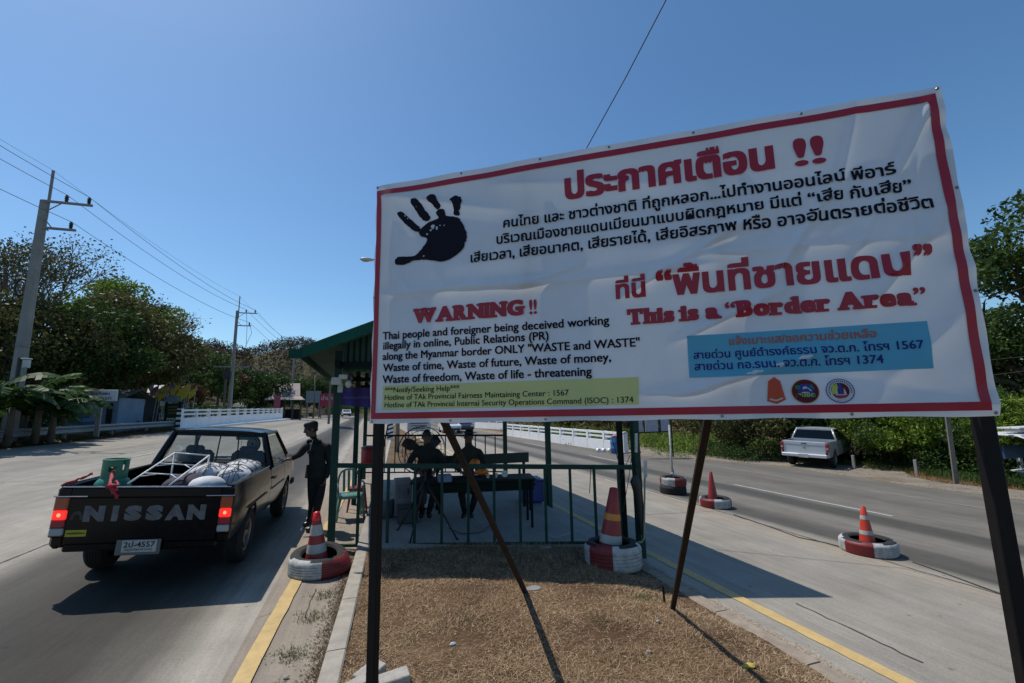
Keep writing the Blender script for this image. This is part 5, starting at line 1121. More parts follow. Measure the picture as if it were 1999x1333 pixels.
# boxes, tub at the left
M_wbox = mat('grey_white_case', (.22, .22, .23), .6)
cb = thing('cabinet', 'pale grey metal case standing on the floor left of the table', 'cabinet', (.62, 8.6, SLAB(.62)))
mb = MB(); mb.box((0, 0, .33), (.30, .4, .62), ch=.015); mb.obj('body', M_wbox, cb); mb = MB(); mb.box((0, -.203, .45), (.22, .006, .25)); mb.obj('door', mat('grey_case_door', (.17, .17, .18), .5), cb); mb = MB(); mb.tube((.08, -.22, .40), (.08, -.22, .50), .008); mb.obj('handle', M_blk2, cb)
mb = MB(); mb.lathe([(.0, 0), (.17, 0), (.20, .06), (.20, .24), (.17, .30), (.0, .31)], 24); o = mb.obj('water_tub', mat('grey_plastic_tub', (.12, .12, .125), .5), smooth=True, angle=50); o.location = (.28, 8.55, SLAB(.28)); tag(o, 'rounded dark grey plastic tub on the floor by the railing', 'tub')
mb = MB(); mb.box((0, 0, .13), (.32, .3, .26), ch=.02); mb.box((0, 0, .265), (.34, .32, .02), ch=.005); o = mb.obj('crate', mat('dark_crate', (.05, .05, .055), .6)); o.location = (.66, 8.05, SLAB(.66)); tag(o, 'dark square box on the floor in front of the grey case', 'box')
rc = thing('water_cooler', 'red insulated water drum standing on a small stool by the left posts', 'water drum', (.02, 10.9, SLAB(0)))
mb = MB(); mb.lathe([(.0, .62), (.16, .62), (.175, .66), (.175, .98), (.16, 1.0), (.0, 1.0)], 22); mb.obj('drum', mat('red_plastic', (.35, .02, .02), .4), rc, smooth=True, angle=40); mb = MB(); mb.lathe([(.0, 1.0), (.18, 1.0), (.18, 1.04), (.1, 1.07), (.0, 1.07)], 22); mb.obj('lid', mat('dark_red_lid', (.16, .012, .014), .4), rc, smooth=True, angle=40); mb = MB(); mb.box((0, 0, .6), (.36, .36, .03)); 
for sx in (-1, 1):
    for sy in (-1, 1): mb.tube((sx*.15, sy*.15, .6), (sx*.17, sy*.17, 0), .014)
mb.obj('stool', M_dgrn, rc)
# plastic chair and stool
M_gch = mat('pale_green_plastic', (.10, .24, .20), .35, dirt=(.14, .15, .12)); M_rst = mat('red_stool_plastic', (.28, .02, .015), .4)
gcx = thing('plastic_chair', 'pale green plastic garden chair beside the left shelter post', 'chair', (-.30, 8.95, G(-.3)), rz=rad(8))
mb = MB(); mb.box((0, 0, .43), (.42, .42, .03), ch=.01); mb.box((0, -.21, .41), (.42, .02, .05), ch=.006); mb.obj('seat', M_gch, gcx)
for sx in (-1, 1):
    for sy in (-1, 1): mb = MB(); c0 = Vector((sx*.18, sy*.18, .43)); c1 = Vector((sx*.235, sy*.24, 0)); mb.path([c0, (c0+c1)/2+Vector((sx*.01, 0, 0)), c1], [.035, .026, .018], 6); mb.obj('leg', M_gch, gcx, smooth=True)
mb = MB(); pts = [Vector((.20*math.copysign(abs(math.cos(a))**.6, math.cos(a)), .20+.10*max(0, math.sin(a)), .45+.40*max(0, math.sin(a))**.7)) for a in [math.pi*i/14 for i in range(15)]]; mb.path(pts, .020, 6)
bk = mb.obj('backrest', M_gch, gcx, smooth=True)
for x in (-.085, 0, .085): mb = MB(); mb.box((x, .255, .64), (.045, .014, .38), rx=-.22, ch=.004); mb.obj('slat', M_gch, bk)
for sx in (-1, 1): mb = MB(); mb.path([(sx*.21, .22, .62), (sx*.23, .05, .64), (sx*.23, -.16, .63), (sx*.21, -.20, .43)], .018, 6); mb.obj('armrest', M_gch, gcx, smooth=True)
rs = thing('plastic_stool', 'red plastic stool half hidden behind the pale green chair', 'stool', (-.18, 9.65, G(-.2)))
mb = MB(); mb.box((0, 0, .44), (.30, .30, .03), ch=.01); mb.box((0, -.14, .40), (.28, .012, .07)); mb.obj('seat', M_rst, rs)
for sx in (-1, 1):
    for sy in (-1, 1): mb = MB(); mb.path([(sx*.12, sy*.12, .43), (sx*.18, sy*.18, 0)], [.028, .016], 4); mb.obj('leg', M_rst, rs)
# lean pole, lamps, boxes at the left front post
mb = MB(); mb.tube(A_(757, 832, 9.2), gg(731, 962, .1), .014); q = gg(731, 962, .1); mb.path([A_(745, 893, 9.0), A_(742, 900, 9.0)], .035, 6); o = mb.obj('leaning_pole', mat('dark_wood_pole', (.03, .02, .015), .6), smooth=True); tag(o, 'thin dark pole leaning beside the left billboard post inside the railing', 'pole')
M_lampw = mat('lamp_white', (.5, .5, .47), .4, dirt=(.25, .22, .18))
def small(name, label, cat, parts, org):
    r = thing(name, label, cat, org)
    for (nm, fn_, m) in parts: mb = MB(); fn_(mb); mb.obj(nm, m, r, smooth=True, angle=40, org=org)
    return r
o1 = FP(662, 745)-FN*.10
small('floodlight', 'dirty white floodlight clamped to the top of the left front post', 'light', [('housing', lambda m: (m.box(o1, (.14, .12, .10), rz=.3, ch=.02), m.box(o1+Vector((.0, -.06, .0)), (.13, .015, .11), rz=.3, ch=.004)), M_lampw), ('arm', lambda m: m.tube(o1, o1+Vector((-.04, .12, -.12)), .012), M_blk2)], o1)
o2 = FP(676, 739)-FN*.12
small('junction_box', 'small white electrical box under the gable by the post', 'electrical box', [('cover', lambda m: m.box(o2+Vector((0, 0, .02)), (.13, .05, .07), ch=.01), M_lampw), ('conduit', lambda m: m.path([o2, o2+Vector((.1, .05, .08)), o2+Vector((.2, .1, .06))], .008, 5), M_blk2)], o2)
o3 = FP(685, 750)-FN*.1
small('light_bulb', 'round pale bulb hanging under the shelter eave', 'bulb', [('bulb', lambda m: m.blob(o3, (.045, .045, .06), 14, 9), mat('bulb_glass', (.45, .47, .40), .2)), ('socket', lambda m: m.tube(o3+Vector((0, 0, .05)), o3+Vector((0, 0, .13)), .022), M_blk2)], o3)
o4 = FP(669, 758)-FN*.1
small('notice_card', 'small pale card hanging beside the bulb on the left post', 'card', [('card', lambda m: m.box(o4, (.07, .01, .13)), mat('pale_card', (.4, .42, .38), .6))], o4)
# purple banner inside
pb = [A_(664, 757, 9.6), A_(735, 757, 9.6), A_(735, 797, 9.6), A_(664, 790, 9.6)]
pbr = thing('purple_banner', 'purple cloth banner with small white text strung under the shelter roof', 'banner', tuple(pb[0])); mb = MB(); A = []
for i in range(21):
    t = i/20; a = pb[0].lerp(pb[1], t); b = pb[3].lerp(pb[2], t); o_ = Vector((0, .02*math.sin(t*14), 0)); A.append([a+o_, (a+b)/2+o_*1.4, b+o_*1.8])
mb.grid(A); mb.grid([[p+Vector((0, .004, 0)) for p in r] for r in A], flip=True); bo = mb.obj('cloth', mat('purple_cloth', (.055, .04, .26), .7), pbr, smooth=True, org=pb[0])
o = text_obj('ด่านตรวจห้วยหินฝน', 'lettering', mat('pale_violet_print', (.25, .22, .5), .7), pbr, Vector((.06, -.04, -.22)), (1, 0, 0), (0, 0, 1), .62, .07); o['kind'] = 'stuff'
# right front post: umbrella, tubes, conduit, wires
um = FP(1240, 925)-FN*.08
small('umbrella', 'closed black umbrella hanging from the right front post', 'umbrella', [('canopy', lambda m: m.path([um+Vector((-.02, 0, .0)), um+Vector((-.03, 0, -.10)), um+Vector((-.01, 0, -.22)), um+Vector((.0, 0, -.55)), um+Vector((.02, 0, -.82))], [.035, .075, .06, .045, .014], 9), M_blk2), ('handle', lambda m: m.path([um, um+Vector((0, 0, .10)), um+Vector((.02, 0, .13)), um+Vector((.04, 0, .10))], .008, 6), M_blk2), ('tip', lambda m: m.tube(um+Vector((.02, 0, -.82)), um+Vector((.025, 0, -.90)), .005), M_chrome)], um)
t1 = FP(1239.5, 845)-FN*.06; t2 = FP(1239.5, 882)-FN*.06
small('tube_lamp', 'short white fluorescent tube lamp high on the right front post', 'lamp', [('tube', lambda m: m.path([t1, t2], .022, 8), M_lampw), ('bracket', lambda m: (m.box(t1+Vector((.04, .0, 0)), (.06, .03, .03)), m.box(t2+Vector((.04, 0, 0)), (.06, .03, .03))), M_blk2)], t1)
t3 = FP(1257.5, 898)-FN*.06; t4 = FP(1257.5, 930)-FN*.06
small('switch_box', 'white plastic switch box low on the right front post', 'electrical box', [('cover', lambda m: m.path([t3, t4], .032, 4), M_lampw)], t3)
cpts = [FP(1256, 930)-FN*.07, FP(1255, 1000)-FN*.07, FP(1254.5, 1048)-FN*.07, FP(1250, 1055)-FN*.07, FP(1235, 1056)-FN*.07, FP(1215, 1060)-FN*.07]
mb = MB(); mb.path([p-cpts[0] for p in cpts], .014, 7); o = mb.obj('conduit_pipe', mat('yellowed_pvc', (.32, .32, .2), .5), smooth=True); o.location = cpts[0]; tag(o, 'yellowed plastic conduit running down the right front post and along the railing foot', 'pipe')
def hang(name, label, pts, r=.006, m=None, cat='cable'):
    pts = [Vector(p) for p in pts]; mb = MB(); P2 = []
    for i in range(len(pts)-1):
        for k in range(6): P2.append(pts[i].lerp(pts[i+1], k/6)-pts[0])
    P2.append(pts[-1]-pts[0]); mb.path(P2, r, 5); o = mb.obj(name, m or M_blk2, smooth=True); o.location = pts[0]; return tag(o, label, cat)
hang('power_cable', 'thin black wire slanting down from the right post to the cone', [FP(1233, 890), FP(1225, 925)-FN*.1, FP(1212, 990)-FN*.15, FP(1200, 1010)-FN*.1], .005)
hang('power_cable', 'thin black wire slanting from the right post to the railing top', [FP(1230, 888), FP(1222, 908), FP(1207, 942)-FN*.1], .005)
hang('power_cable', 'black wires sagging out from the right post toward the roadside', [FP(1238, 835), FP(1225, 850)+FN*.3, FP(1212, 860)+FN*.6, FP(1214, 905)+FN*.2], .006)
hang('power_cable', 'black plug cord looped over the top rail of the railing', [FP(1153, 908)-FN*.04, FP(1151, 940)-FN*.04, FP(1150, 962)-FN*.04], .006)
hang('power_cable', 'black cord lying on the floor in front of the railing bars', [gg(875, 1030, .12), gg(900, 1042, .12), gg(935, 1040, .12), gg(965, 1020, .12)], .007)
hang('power_cable', 'pinkish wire trailing from the leaning cone across the floor', [gg(1175, 1040, .2), gg(1130, 1035, .14), gg(1085, 1050, .13), gg(1060, 1040, .13)], .004, M_lampw)
hang('overhead_cable', 'long black cable rising from behind the billboard out of the top of the picture', [(1.9, 8.5, 3.1), atY(1145, 289, 7.6), atY(1222, 150, 6.2), atY(1300, 0, 5.0), atY(1420, -260, 3.8)], .010, None)
# ================================================================== TYRES, CONES, ROADSIDE FURNITURE
M_wtyre = mat('white_tyre_paint', (.36, .36, .35), .65, var=.35, scale=14, dirt=(.16, .15, .14)); M_rtyre = mat('red_tyre_paint', (.17, .013, .014), .55, var=.25, scale=14, dirt=(.08, .03, .03))
def flat_tyre(label, loc, r, w_, sectors, rot=0, tilt=(0, 0), crushed=False):
    """sectors: list of (deg0, deg1, slot)"""
    mb = MB(); n = 48; tire_geo(mb, r, w_, (0, 0, w_/2), (0, 0, 1), n)
    ms = []
    for f in mb.f:
        c = sum((Vector(mb.v[i]) for i in f), Vector())/len(f); a = (math.degrees(math.atan2(c.y, c.x))+360) % 360; rr = math.hypot(c.x, c.y); s = 0
        if rr > r*.90+.01*math.sin(a*.9):
            for (d0, d1, k) in sectors:
                j = 0
                if (d0+j <= a < d1+j) or (d1 > 360 and a+360 < d1+j): s = k
        ms.append(s)
    if crushed:
        V = []
        for (x, y, z) in mb.v:
            k = ss(0, r, x)*ss(.3*w_, w_, z); V.append((x-.05*k, y+.03*k, z-.03*k+.05*ss(-.1, .3, y)*ss(.5*w_, w_, z)))
        mb.v = V
    mb.m = ms; o = mb.obj('tyre', [M_rub, M_wtyre, M_rtyre], smooth=True, angle=35); o.location = loc; o.rotation_euler = (tilt[0], tilt[1], rad(rot)); return tag(o, label, 'tyre', 'painted tyres holding the cones')
def alt(start, step=60, a=1, b=2): return [(start+step*i, start+step*(i+1), a if i % 2 == 0 else b) for i in range(int(360/step))]
M_cone = mat('orange_cone_plastic', (.55, .045, .02), .45, var=.2, scale=10, dirt=(.25, .05, .04)); M_rcone = mat('red_cone_plastic', (.27, .022, .022), .45, var=.2, scale=10, dirt=(.15, .03, .03)); M_band = mat('white_reflective_band', (.40, .39, .36), .5, dirt=(.25, .24, .22)); M_oband = mat('orange_reflective_band', (.6, .22, .02), .35)
def cone(label, loc, h, r0, bands, m, tilt=(0, 0), rt=.028, base=.0, top=None):
    c = thing('traffic_cone', label, 'traffic cone', loc, rx=tilt[0], ry=tilt[1]); R_ = lambda z: r0+(rt-r0)*(z/h)
    mb = MB(); mb.lathe([(R_(z), z) for z in (0, h*.25, h*.5, h*.75, h*.985)]+[(rt*.7, h), (rt*.65, h*.95)], 22, cap=False); mb.obj('cone_body', m, c, smooth=True, angle=50)
    if base: mb = MB(); mb.box((0, 0, .015), (base, base, .03), ch=.01); mb.obj('base', m, c)
    for (z0, z1, mm) in bands: mb = MB(); mb.lathe([(R_(z0)+.002, z0), (R_((z0+z1)/2)+.003, (z0+z1)/2), (R_(z1)+.002, z1)], 22, cap=False); mb.obj('reflective_band', mm, c, smooth=True)
    if top: mb = MB(); mb.lathe([(R_(h*.86)+.003, h*.86), (rt+.003, h), (.005, h+.012)], 18, cap=False); mb.obj('lit_tip', top, c, smooth=True)
    return c
M_tip = mat('bright_red_tip', (.65, .02, .02), .3)
def on(x, y, dz=0): return (x, y, G(x, y)+dz)
flat_tyre('sagging tyre painted white and dark red beside the left kerb', on(-.52, 6.18), .36, .21, [(170, 274, 1), (274, 365, 2)], tilt=(.0, .02), crushed=True)
cone('red and white striped cone with bright tip in the sagging left tyre', on(-.56, 6.2, .03), .66, .15, [(.40, .52, M_band), (.20, .30, M_band)], M_rcone, rt=.035, base=.36, top=M_tip, tilt=(.02, -.04))
flat_tyre('thick tyre painted red and white lying on the dry grass by the right post', on(3.02, 5.30, .07), .36, .31, [(130, 190, 1), (190, 243, 2), (243, 322, 1)], tilt=(-.06, .02))
cone('tall dark red cone leaning in the tyre beside the right shelter post', on(3.00, 5.36, .14), .90, .17, [(.22, .32, M_band), (.50, .58, M_oband)], M_rcone, rt=.055, tilt=(.0, .13))
flat_tyre('lower bare black tyre of the stack under the white pole', on(7.8, 10.35), .34, .22, [(0, 0, 0)])
flat_tyre('upper red and white tyre of the stack under the white pole', on(7.82, 10.35, .21), .34, .22, [(110, 172, 2), (172, 238, 1), (238, 310, 2), (310, 370, 1), (10, 60, 2), (60, 110, 1)], tilt=(.03, .02))
pl_ = thing('pole', 'thin white pole standing up out of the stacked tyres', 'pole', on(7.82, 10.35, .0)); mb = MB(); mb.tube((0, 0, 0), (0, 0, 1.80), .026, .024, 10); mb.obj('shaft', M_wtyre, pl_, smooth=True); mb = MB(); mb.blob((.0, 0, .50), (.05, .05, .05), 10, 6, .2); mb.box((.02, 0, .58), (.05, .04, .08), rz=.5, ry=.4); mb.obj('clamp', M_wtyre, pl_)
flat_tyre('tyre with red left half and white right half holding the plain red cone', on(7.62, 8.62), .34, .21, [(105, 160, 1), (160, 222, 2), (222, 300, 1), (300, 350, 2), (40, 105, 2)])
cone('plain red cone without bands out on the right carriageway', on(7.56, 8.62, .02), .76, .13, [], M_rcone, rt=.03)
flat_tyre('worn white and dark red tyre nearest the right edge of the road scene', on(7.42, 5.20), .37, .21, [(105, 168, 1), (168, 224, 2), (224, 312, 1)])
cone('bright orange cone with two white bands out on the right carriageway', on(7.42, 5.20, .02), .66, .125, [(.47, .53, M_band), (.25, .31, M_band)], M_cone, rt=.03, top=None)
# cable between the tyres
pts = [gg(1432, 1005), gg(1500, 1028), gg(1560, 1050), gg(1610, 1060), gg(1668, 1075)]; hang('ground_cable', 'rope cable on the road between the two right cones', [p+Vector((0, 0, .008)) for p in pts], .008, M_joint)
pts = [gg(1782, 1098), gg(1850, 1122), gg(1920, 1148), gg(1998, 1176), gg(2100, 1210)]; hang('ground_cable', 'rope cable running from the nearest right tyre out of the picture', [p+Vector((0, 0, .008)) for p in pts], .008, M_joint)
# paver blocks at the left sign post
M_pav = mat('concrete_block', (.36, .33, .29), .9, var=.2, scale=9, dirt=(.2, .17, .13), bmp=.004)
for (px, py, rz_, sz, lb) in ((722, 1322, .75, (.20, .13, .07), 'concrete block tilted against the left billboard post'), (770, 1338, .1, (.20, .12, .07), 'concrete block lying flat at the foot of the left billboard post'), (700, 1345, .4, (.15, .10, .06), 'smaller broken block behind the left billboard post')):
    p = gg(px, py, .1); mb = MB(); mb.box((0, 0, .035), sz, ch=.006); o = mb.obj('concrete_block', M_pav); o.location = (p.x, p.y, dirt_z(p.x, p.y)-.005); o.rotation_euler = (.05, -.08, rz_); tag(o, lb, 'block')
p = gg(1040, 1156, .12); mb = MB(); n = 11; mb.prism([(.10*math.cos(2*math.pi*i/n)*random.uniform(.75, 1.15), .06*math.sin(2*math.pi*i/n)*random.uniform(.8, 1.15)) for i in range(n)], (0, 0, 0), (1, 0, 0), (0, 1, 0), (0, 0, .015)); o = mb.obj('stone_chip', mat('grey_stone', (.22, .22, .22), .8)); o.location = (p.x, p.y, dirt_z(p.x, p.y)+.003); tag(o, 'flat grey stone chip on the dry grass by the middle brace', 'stone')
for px, py, c, lb in ((1462, 1307, (.5, .38, .06), 'crushed yellow bottle on the dry grass near the right brace shadow'), (1267, 1290, (.42, .36, .28), 'crumpled pale paper on the dry grass'), (1285, 1225, (.42, .36, .28), 'small white scrap on the dry grass below the right brace'), (884, 1268, (.6, .6, .6), 'tiny white scrap in the middle of the dry grass'), (560, 1296, (.4, .36, .3), 'pale leaf litter scrap in the left gutter')):
    p = gg(px, py, .1); r_ = .022 if 'bottle' not in lb else .05; z = dirt_z(p.x, p.y) if px > 700 else G(p.x, p.y); o = lump('litter', lb, 'litter', (p.x, p.y, z+.012), (r_, r_*.55, .014), mat('litter_%d' % px, c, .6), px, .35)
p = gg(1065, 1072, .11); mb = MB(); mb.box((0, 0, .02), (.16, .09, .04), rz=.2, ch=.008); o = mb.obj('brick', M_pav); o.location = (p.x, p.y, G(p.x)+.10); tag(o, 'flat brick lying at the slab edge under the front railing', 'brick')

# ---- guardrail
M_galv = mat('galvanised_steel', (.22, .23, .24), .5, .3, dirt=(.2, .19, .17), scale=2)
GX = -13.4; gr0 = thing('guardrail', 'long galvanised steel crash barrier along the left road edge', 'guardrail', (GX, 30, G(GX)))
prof = [(0, .19), (.06, .165), (.08, .11), (.06, .06), (.0, .02), (.0, -.02), (.06, -.06), (.08, -.11), (.06, -.165), (0, -.19)]
ys = [14, 18.2, 22.4, 26.6, 30.8, 35.0, 39.2]
for i in range(len(ys)-1):
    mb = MB(); zz = 1.20; A = [[(GX+a, ys[i]-(.15 if i else 0), zz+b_) for a, b_ in prof], [(GX+a, ys[i+1]+.15, zz+b_+.0) for a, b_ in prof]]
    A = [[(p[0]+.004*i, p[1], p[2]) for p in r] for r in A]; mb.grid(A); mb.grid([[(p[0]-.006, p[1], p[2]) for p in r] for r in A], flip=True); mb.obj('rail_section', M_galv, gr0, smooth=True, org=(GX, 30, G(GX)))
mb = MB(); mb.lathe([(.16, -.16), (.16, .16)], 14, (GX+.02, 40.8, 1.20)); mb.box((GX+.02, 40.1, 1.20), (.05, 1.2, .30)); mb.obj('end_cap', M_galv, gr0, org=(GX, 30, G(GX)))
for y in range(14, 42, 4): mb = MB(); mb.box((GX-.08, y+.2, .96), (.12, .12, .72), ch=.01); mb.obj('post', M_galv, gr0, org=(GX, 30, G(GX)))
# ---- white bridge parapets
M_wpar = mat('white_limewash', (.80, .80, .80), .75, var=.06, scale=.8, dirt=(.6, .6, .58)); M_bstripe = mat('black_paint', (.015, .015, .016), .6)
def parapet(label, a, b, topf, basef, n, inner, org, wing=True):
    """solid plinth, posts and two open rails between a and b"""
    r = thing('bridge_parapet', label, 'bridge parapet', org); a, b = Vector(a), Vector(b); d = (b-a); L = d.length; dn = d.normalized(); th = .22; sd = Vector((-dn.y, dn.x, 0))
    def seg(name, t0, t1, z0, z1, w_=th, m=M_wpar, off=0.0):
        p, q = a+d*t0+sd*off, a+d*t1+sd*off; V = []
        for P_, t in ((p, t0), (q, t1)):
            bz, tz_ = basef(t), topf(t); H = tz_-bz
            for s in (-1, 1):
                for z in (bz+H*z0, bz+H*z1): V.append((P_.x+sd.x*s*w_/2, P_.y+sd.y*s*w_/2, z))
        mb = MB(); mb.add(V, [(0, 1, 3, 2), (4, 6, 7, 5), (0, 4, 5, 1), (2, 3, 7, 6), (1, 5, 7, 3), (0, 2, 6, 4)]); return mb.obj(name, m, r, org=org)
    for i in range(n):
        t0, t1 = i/n, (i+1)/n; g_ = .0008
        seg('plinth', t0+g_, t1-g_, -.15, .56); seg('rail', t0+g_, t1-g_, .90, 1.0, .2); seg('rail', t0+g_, t1-g_, .70, .79, .16)
        seg('post', max(0, t0-.10/L), t0+.10/L, .5, 1.02, .24)
    seg('end_post', -.012, .0, -.1, 1.04, .28); seg('end_post', 1.0, 1.012, -.1, 1.04, .28)
    return r, seg
lp0, lp1 = (-13.1, 38.4, 0), (-12.6, 74, 0)
r_, seg = parapet('white concrete bridge parapet on the left side of the road', lp0, lp1, lambda t: 2.20+.30*t, lambda t: .78+.30*t, 13, 1, (-13, 56, .8))
for k in range(4): seg('black_stripe', -.0135+.0, -.0124, .12+.25*k, .24+.25*k, .30, M_bstripe)
mb = MB(); A = []
for i in range(10):
    t = i/9; x = -12.45+1.0*t; y = 37.5+38*t; z = G(-12.6, y)+.14; A.append([(x, y, z-.30), (x, y, z), (-13.2+.4*t, y, z), (-13.2+.4*t, y, z+.02)])
mb.grid(A, flip=False); mb.add(A[0], [(0, 1, 2, 3)]); o = mb.obj('bridge_pavement', M_wpar); o['kind'] = 'structure'
r2, seg2 = parapet('long white concrete bridge parapet on the right side of the road', (13.9, 22.6, 0), (12.7, 41.5, 0), lambda t: .36+.03*t, lambda t: G(13.6)-.03, 10, 1, (13.5, 30, -.75))
for k in range(4): mb = MB(); p = gg(1168+k*11, 882); mb.lathe([(.0, -.1), (.10, -.1), (.10, .1), (.0, .1)], 12, (p.x, p.y, p.z+.10), Euler((rad(90), 0, 0)).to_matrix()); o = mb.obj('kerb_bollard', M_wpar, smooth=True, angle=40); tag(o, 'low white concrete stub at the foot of the right bridge parapet', 'bollard', 'white stubs by the parapet foot')
parapet('far white bridge parapet beyond the end of the long right one', (15.8, 52, 0), (13.9, 60, 0), lambda t: .62, lambda t: -.5, 4, 1, (15, 56, -.7))
dr_ = thing('drum', 'blue plastic drum standing at the near end of the right parapet', 'drum', on(13.15, 22.2)); mb = MB(); mb.lathe([(.0, 0), (.27, 0), (.29, .03), (.29, .28), (.30, .30), (.29, .32), (.29, .60), (.30, .62), (.29, .64), (.29, .88), (.27, .92), (.0, .92)], 24); mb.obj('barrel', mat('blue_drum_plastic', (.04, .14, .32), .45), dr_, smooth=True, angle=35); mb = MB(); mb.blob((0, 0, .96), (.18, .16, .07), 10, 6, .3); mb.obj('bag', mat('pink_plastic', (.5, .12, .18), .5), dr_)
# ---- right-hand side: concrete pole, fence posts, kiosk, notice boards
M_cpole = mat('weathered_concrete', (.27, .26, .24), .9, var=.15, scale=1.5, dirt=(.15, .14, .12))
cp = thing('utility_pole', 'grey square concrete pole at the edge of the right gravel verge', 'pole', (19.4, 10.35, -1.08)); mb = MB(); mb.path([(0, 0, 0), (.32, 0, 7.2)], [.085, .065], 4); mb.obj('shaft', mat('dark_weathered_post', (.15, .135, .115), .9, var=.25, scale=3, dirt=(.08, .07, .06)), cp)
for k, (a, b) in enumerate((((1953, 576), (2060, 541)), ((1938, 702), (2060, 690)), ((1940, 732), (2060, 716)))): hang('power_cable', ('thin wire crossing in front of the right tree, highest of three', 'thin wire crossing the right tree, middle of three', 'thin wire crossing the right tree, lowest of three')[k], [atY(1860, a[1]+10, 10.4), atY(*a, 9.6), atY(*b, 8.4)], .012, M_joint)
cp2 = thing('fence_post', 'short square concrete fence post in the weeds by the right bushes', 'fence post', (23.6, 11.4, -1.12)); mb = MB(); mb.box((0, 0, .42), (.14, .14, .84), ch=.015); mb.obj('shaft', M_cpole, cp2)
for k, (x, y) in enumerate(((20.2, 14.3), (20.6, 12.2), (21.6, 9.0))):
    q = dup(cp2, (x, y, -1.12), .2, ('concrete fence post just right of the parked silver pickup', 'concrete fence post between the pickup and the tall grey pole', 'concrete fence post nearest the white kiosk')[k]); q.scale = (.7, .7, .8)
kx = thing('kiosk', 'small white roadside stand with scalloped sheet canopy at the right edge', 'kiosk', (21.9, 9.75, -1.12)); M_kw = mat('kiosk_white', (.55, .55, .55), .5, dirt=(.3, .29, .27), scale=3)
mb = MB(); A = []
for i in range(97):
    x = -1.3+2.6*i/96; s_ = .03*math.sin(i*math.pi/4); A.append([(x, .35, 1.78+s_), (x, -.62-s_*.3, 1.74+s_), (x, -.80-s_, 1.66+s_), (x, -.86-s_*1.3, 1.52), (x, -.88-s_*1.3, 1.32+abs(s_))])
mb.grid(A, flip=True); mb.grid([[(p[0], p[1]+.01, p[2]-.01) for p in r] for r in A]); mb.obj('canopy', M_kw, kx, smooth=True)
mb = MB(); mb.box((.3, -.2, 1.97), (2.2, .6, .06), ch=.01); mb.box((.3, -.2, 1.88), (1.8, .4, .08)); mb.obj('roof_board', M_kw, kx)
for (x, y) in ((-.55, -.75), (1.1, -.75), (-.55, .5), (1.1, .5)): mb = MB(); mb.box((x, y, .68), (.16, .12, 1.36), ch=.01); mb.box((x, y-.01, .05), (.26, .2, .10)); mb.obj('leg', M_kw, kx)
mb = MB(); mb.box((-.2, -.74, .72), (1.5, .05, .06)); mb.path([(-.55, -.8, .70), (-.25, -.8, .30), (-.2, -.8, .05)], .035, 5); mb.obj('brace', M_kw, kx)
mb = MB(); mb.box((.3, .1, 1.12), (1.9, .06, .44)); mb.obj('board', mat('kiosk_blue_board', (.03, .07, .16), .5), kx); mb = MB(); mb.box((.2, -.2, .5), (1.3, .6, .04)); mb.obj('shelf', M_kw, kx)
nb = thing('notice_board', 'three pale notice panels on a thin black steel frame behind the shelter', 'notice board', tuple(gg(1306, 893))); NO = gg(1306, 893); nY = NO.y
M_pnl = mat('pale_notice_panel', (.36, .36, .44), .6, dirt=(.25, .25, .3))
for (x0, x1) in ((1232, 1255), (1258, 1285), (1288, 1307)): a, b = atY(x0, 808, nY+.2*0), atY(x1, 843, nY); mb = MB(); mb.box(((a.x+b.x)/2, nY, (a.z+b.z)/2), (b.x-a.x, .03, a.z-b.z)); mb.obj('panel', M_pnl, nb, org=NO)
for px in (1231, 1256, 1286.5, 1308): a = atY(px, 806, nY); mb = MB(); mb.box((a.x, nY-.01, (a.z+(NO.z if px > 1300 else atY(px, 845, nY).z))/2), (.05, .05, a.z-(NO.z if px > 1300 else atY(px, 845, nY).z))); mb.obj('frame_bar', M_dgrn, nb, org=NO)
a, b = atY(1231, 845, nY), atY(1309, 845, nY); mb = MB(); mb.box(((a.x+b.x)/2, nY-.01, a.z), (b.x-a.x, .05, .05)); mb.obj('frame_bar', M_dgrn, nb, org=NO)
# chevron marker and white board on the far median
ch_ = thing('chevron_marker', 'black and white striped marker board with orange top on the far median', 'marker', on(1.35, 31.2, .09)); CO = on(1.35, 31.2, .09)
a, b = atY(755, 831, 31.2), atY(765, 860, 31.2)
mb = MB(); mb.box((0, 0, .55), (.42, .05, 1.1)); mb.obj('board', M_wpar, ch_)
for k in range(4): mb = MB(); mb.prism([(-.2, .08+.27*k), (.2, .20+.27*k), (.2, .32+.27*k), (-.2, .20+.27*k)], (0, -.031, 0), (1, 0, 0), (0, 0, 1), (0, -.004, 0)); mb.obj('stripe', M_bstripe, ch_)
mb = MB(); mb.box((0, 0, 1.17), (.30, .05, .14)); mb.obj('reflector', M_oband, ch_)
wb = thing('sign_board', 'white information board with faint lines standing on the far median', 'sign', on(3.3, 29.6, .09)); WO = on(3.3, 29.6, .09)
mb = MB(); mb.box((-.2, 0, 1.02), (1.5, .05, .62)); mb.obj('board', mat('board_white', (.42, .42, .46), .6), wb)
mb = MB(); mb.box((-.85, .0, .35), (.08, .08, .72)); mb.box((.45, .0, .35), (.08, .08, .72)); mb.obj('legs', M_galv, wb)
for k in range(3): mb = MB(); mb.box((-.2, -.028, 1.2-.16*k), (1.2-.2*k, .004, .05)); mb.obj('text_line', M_pt, wb)
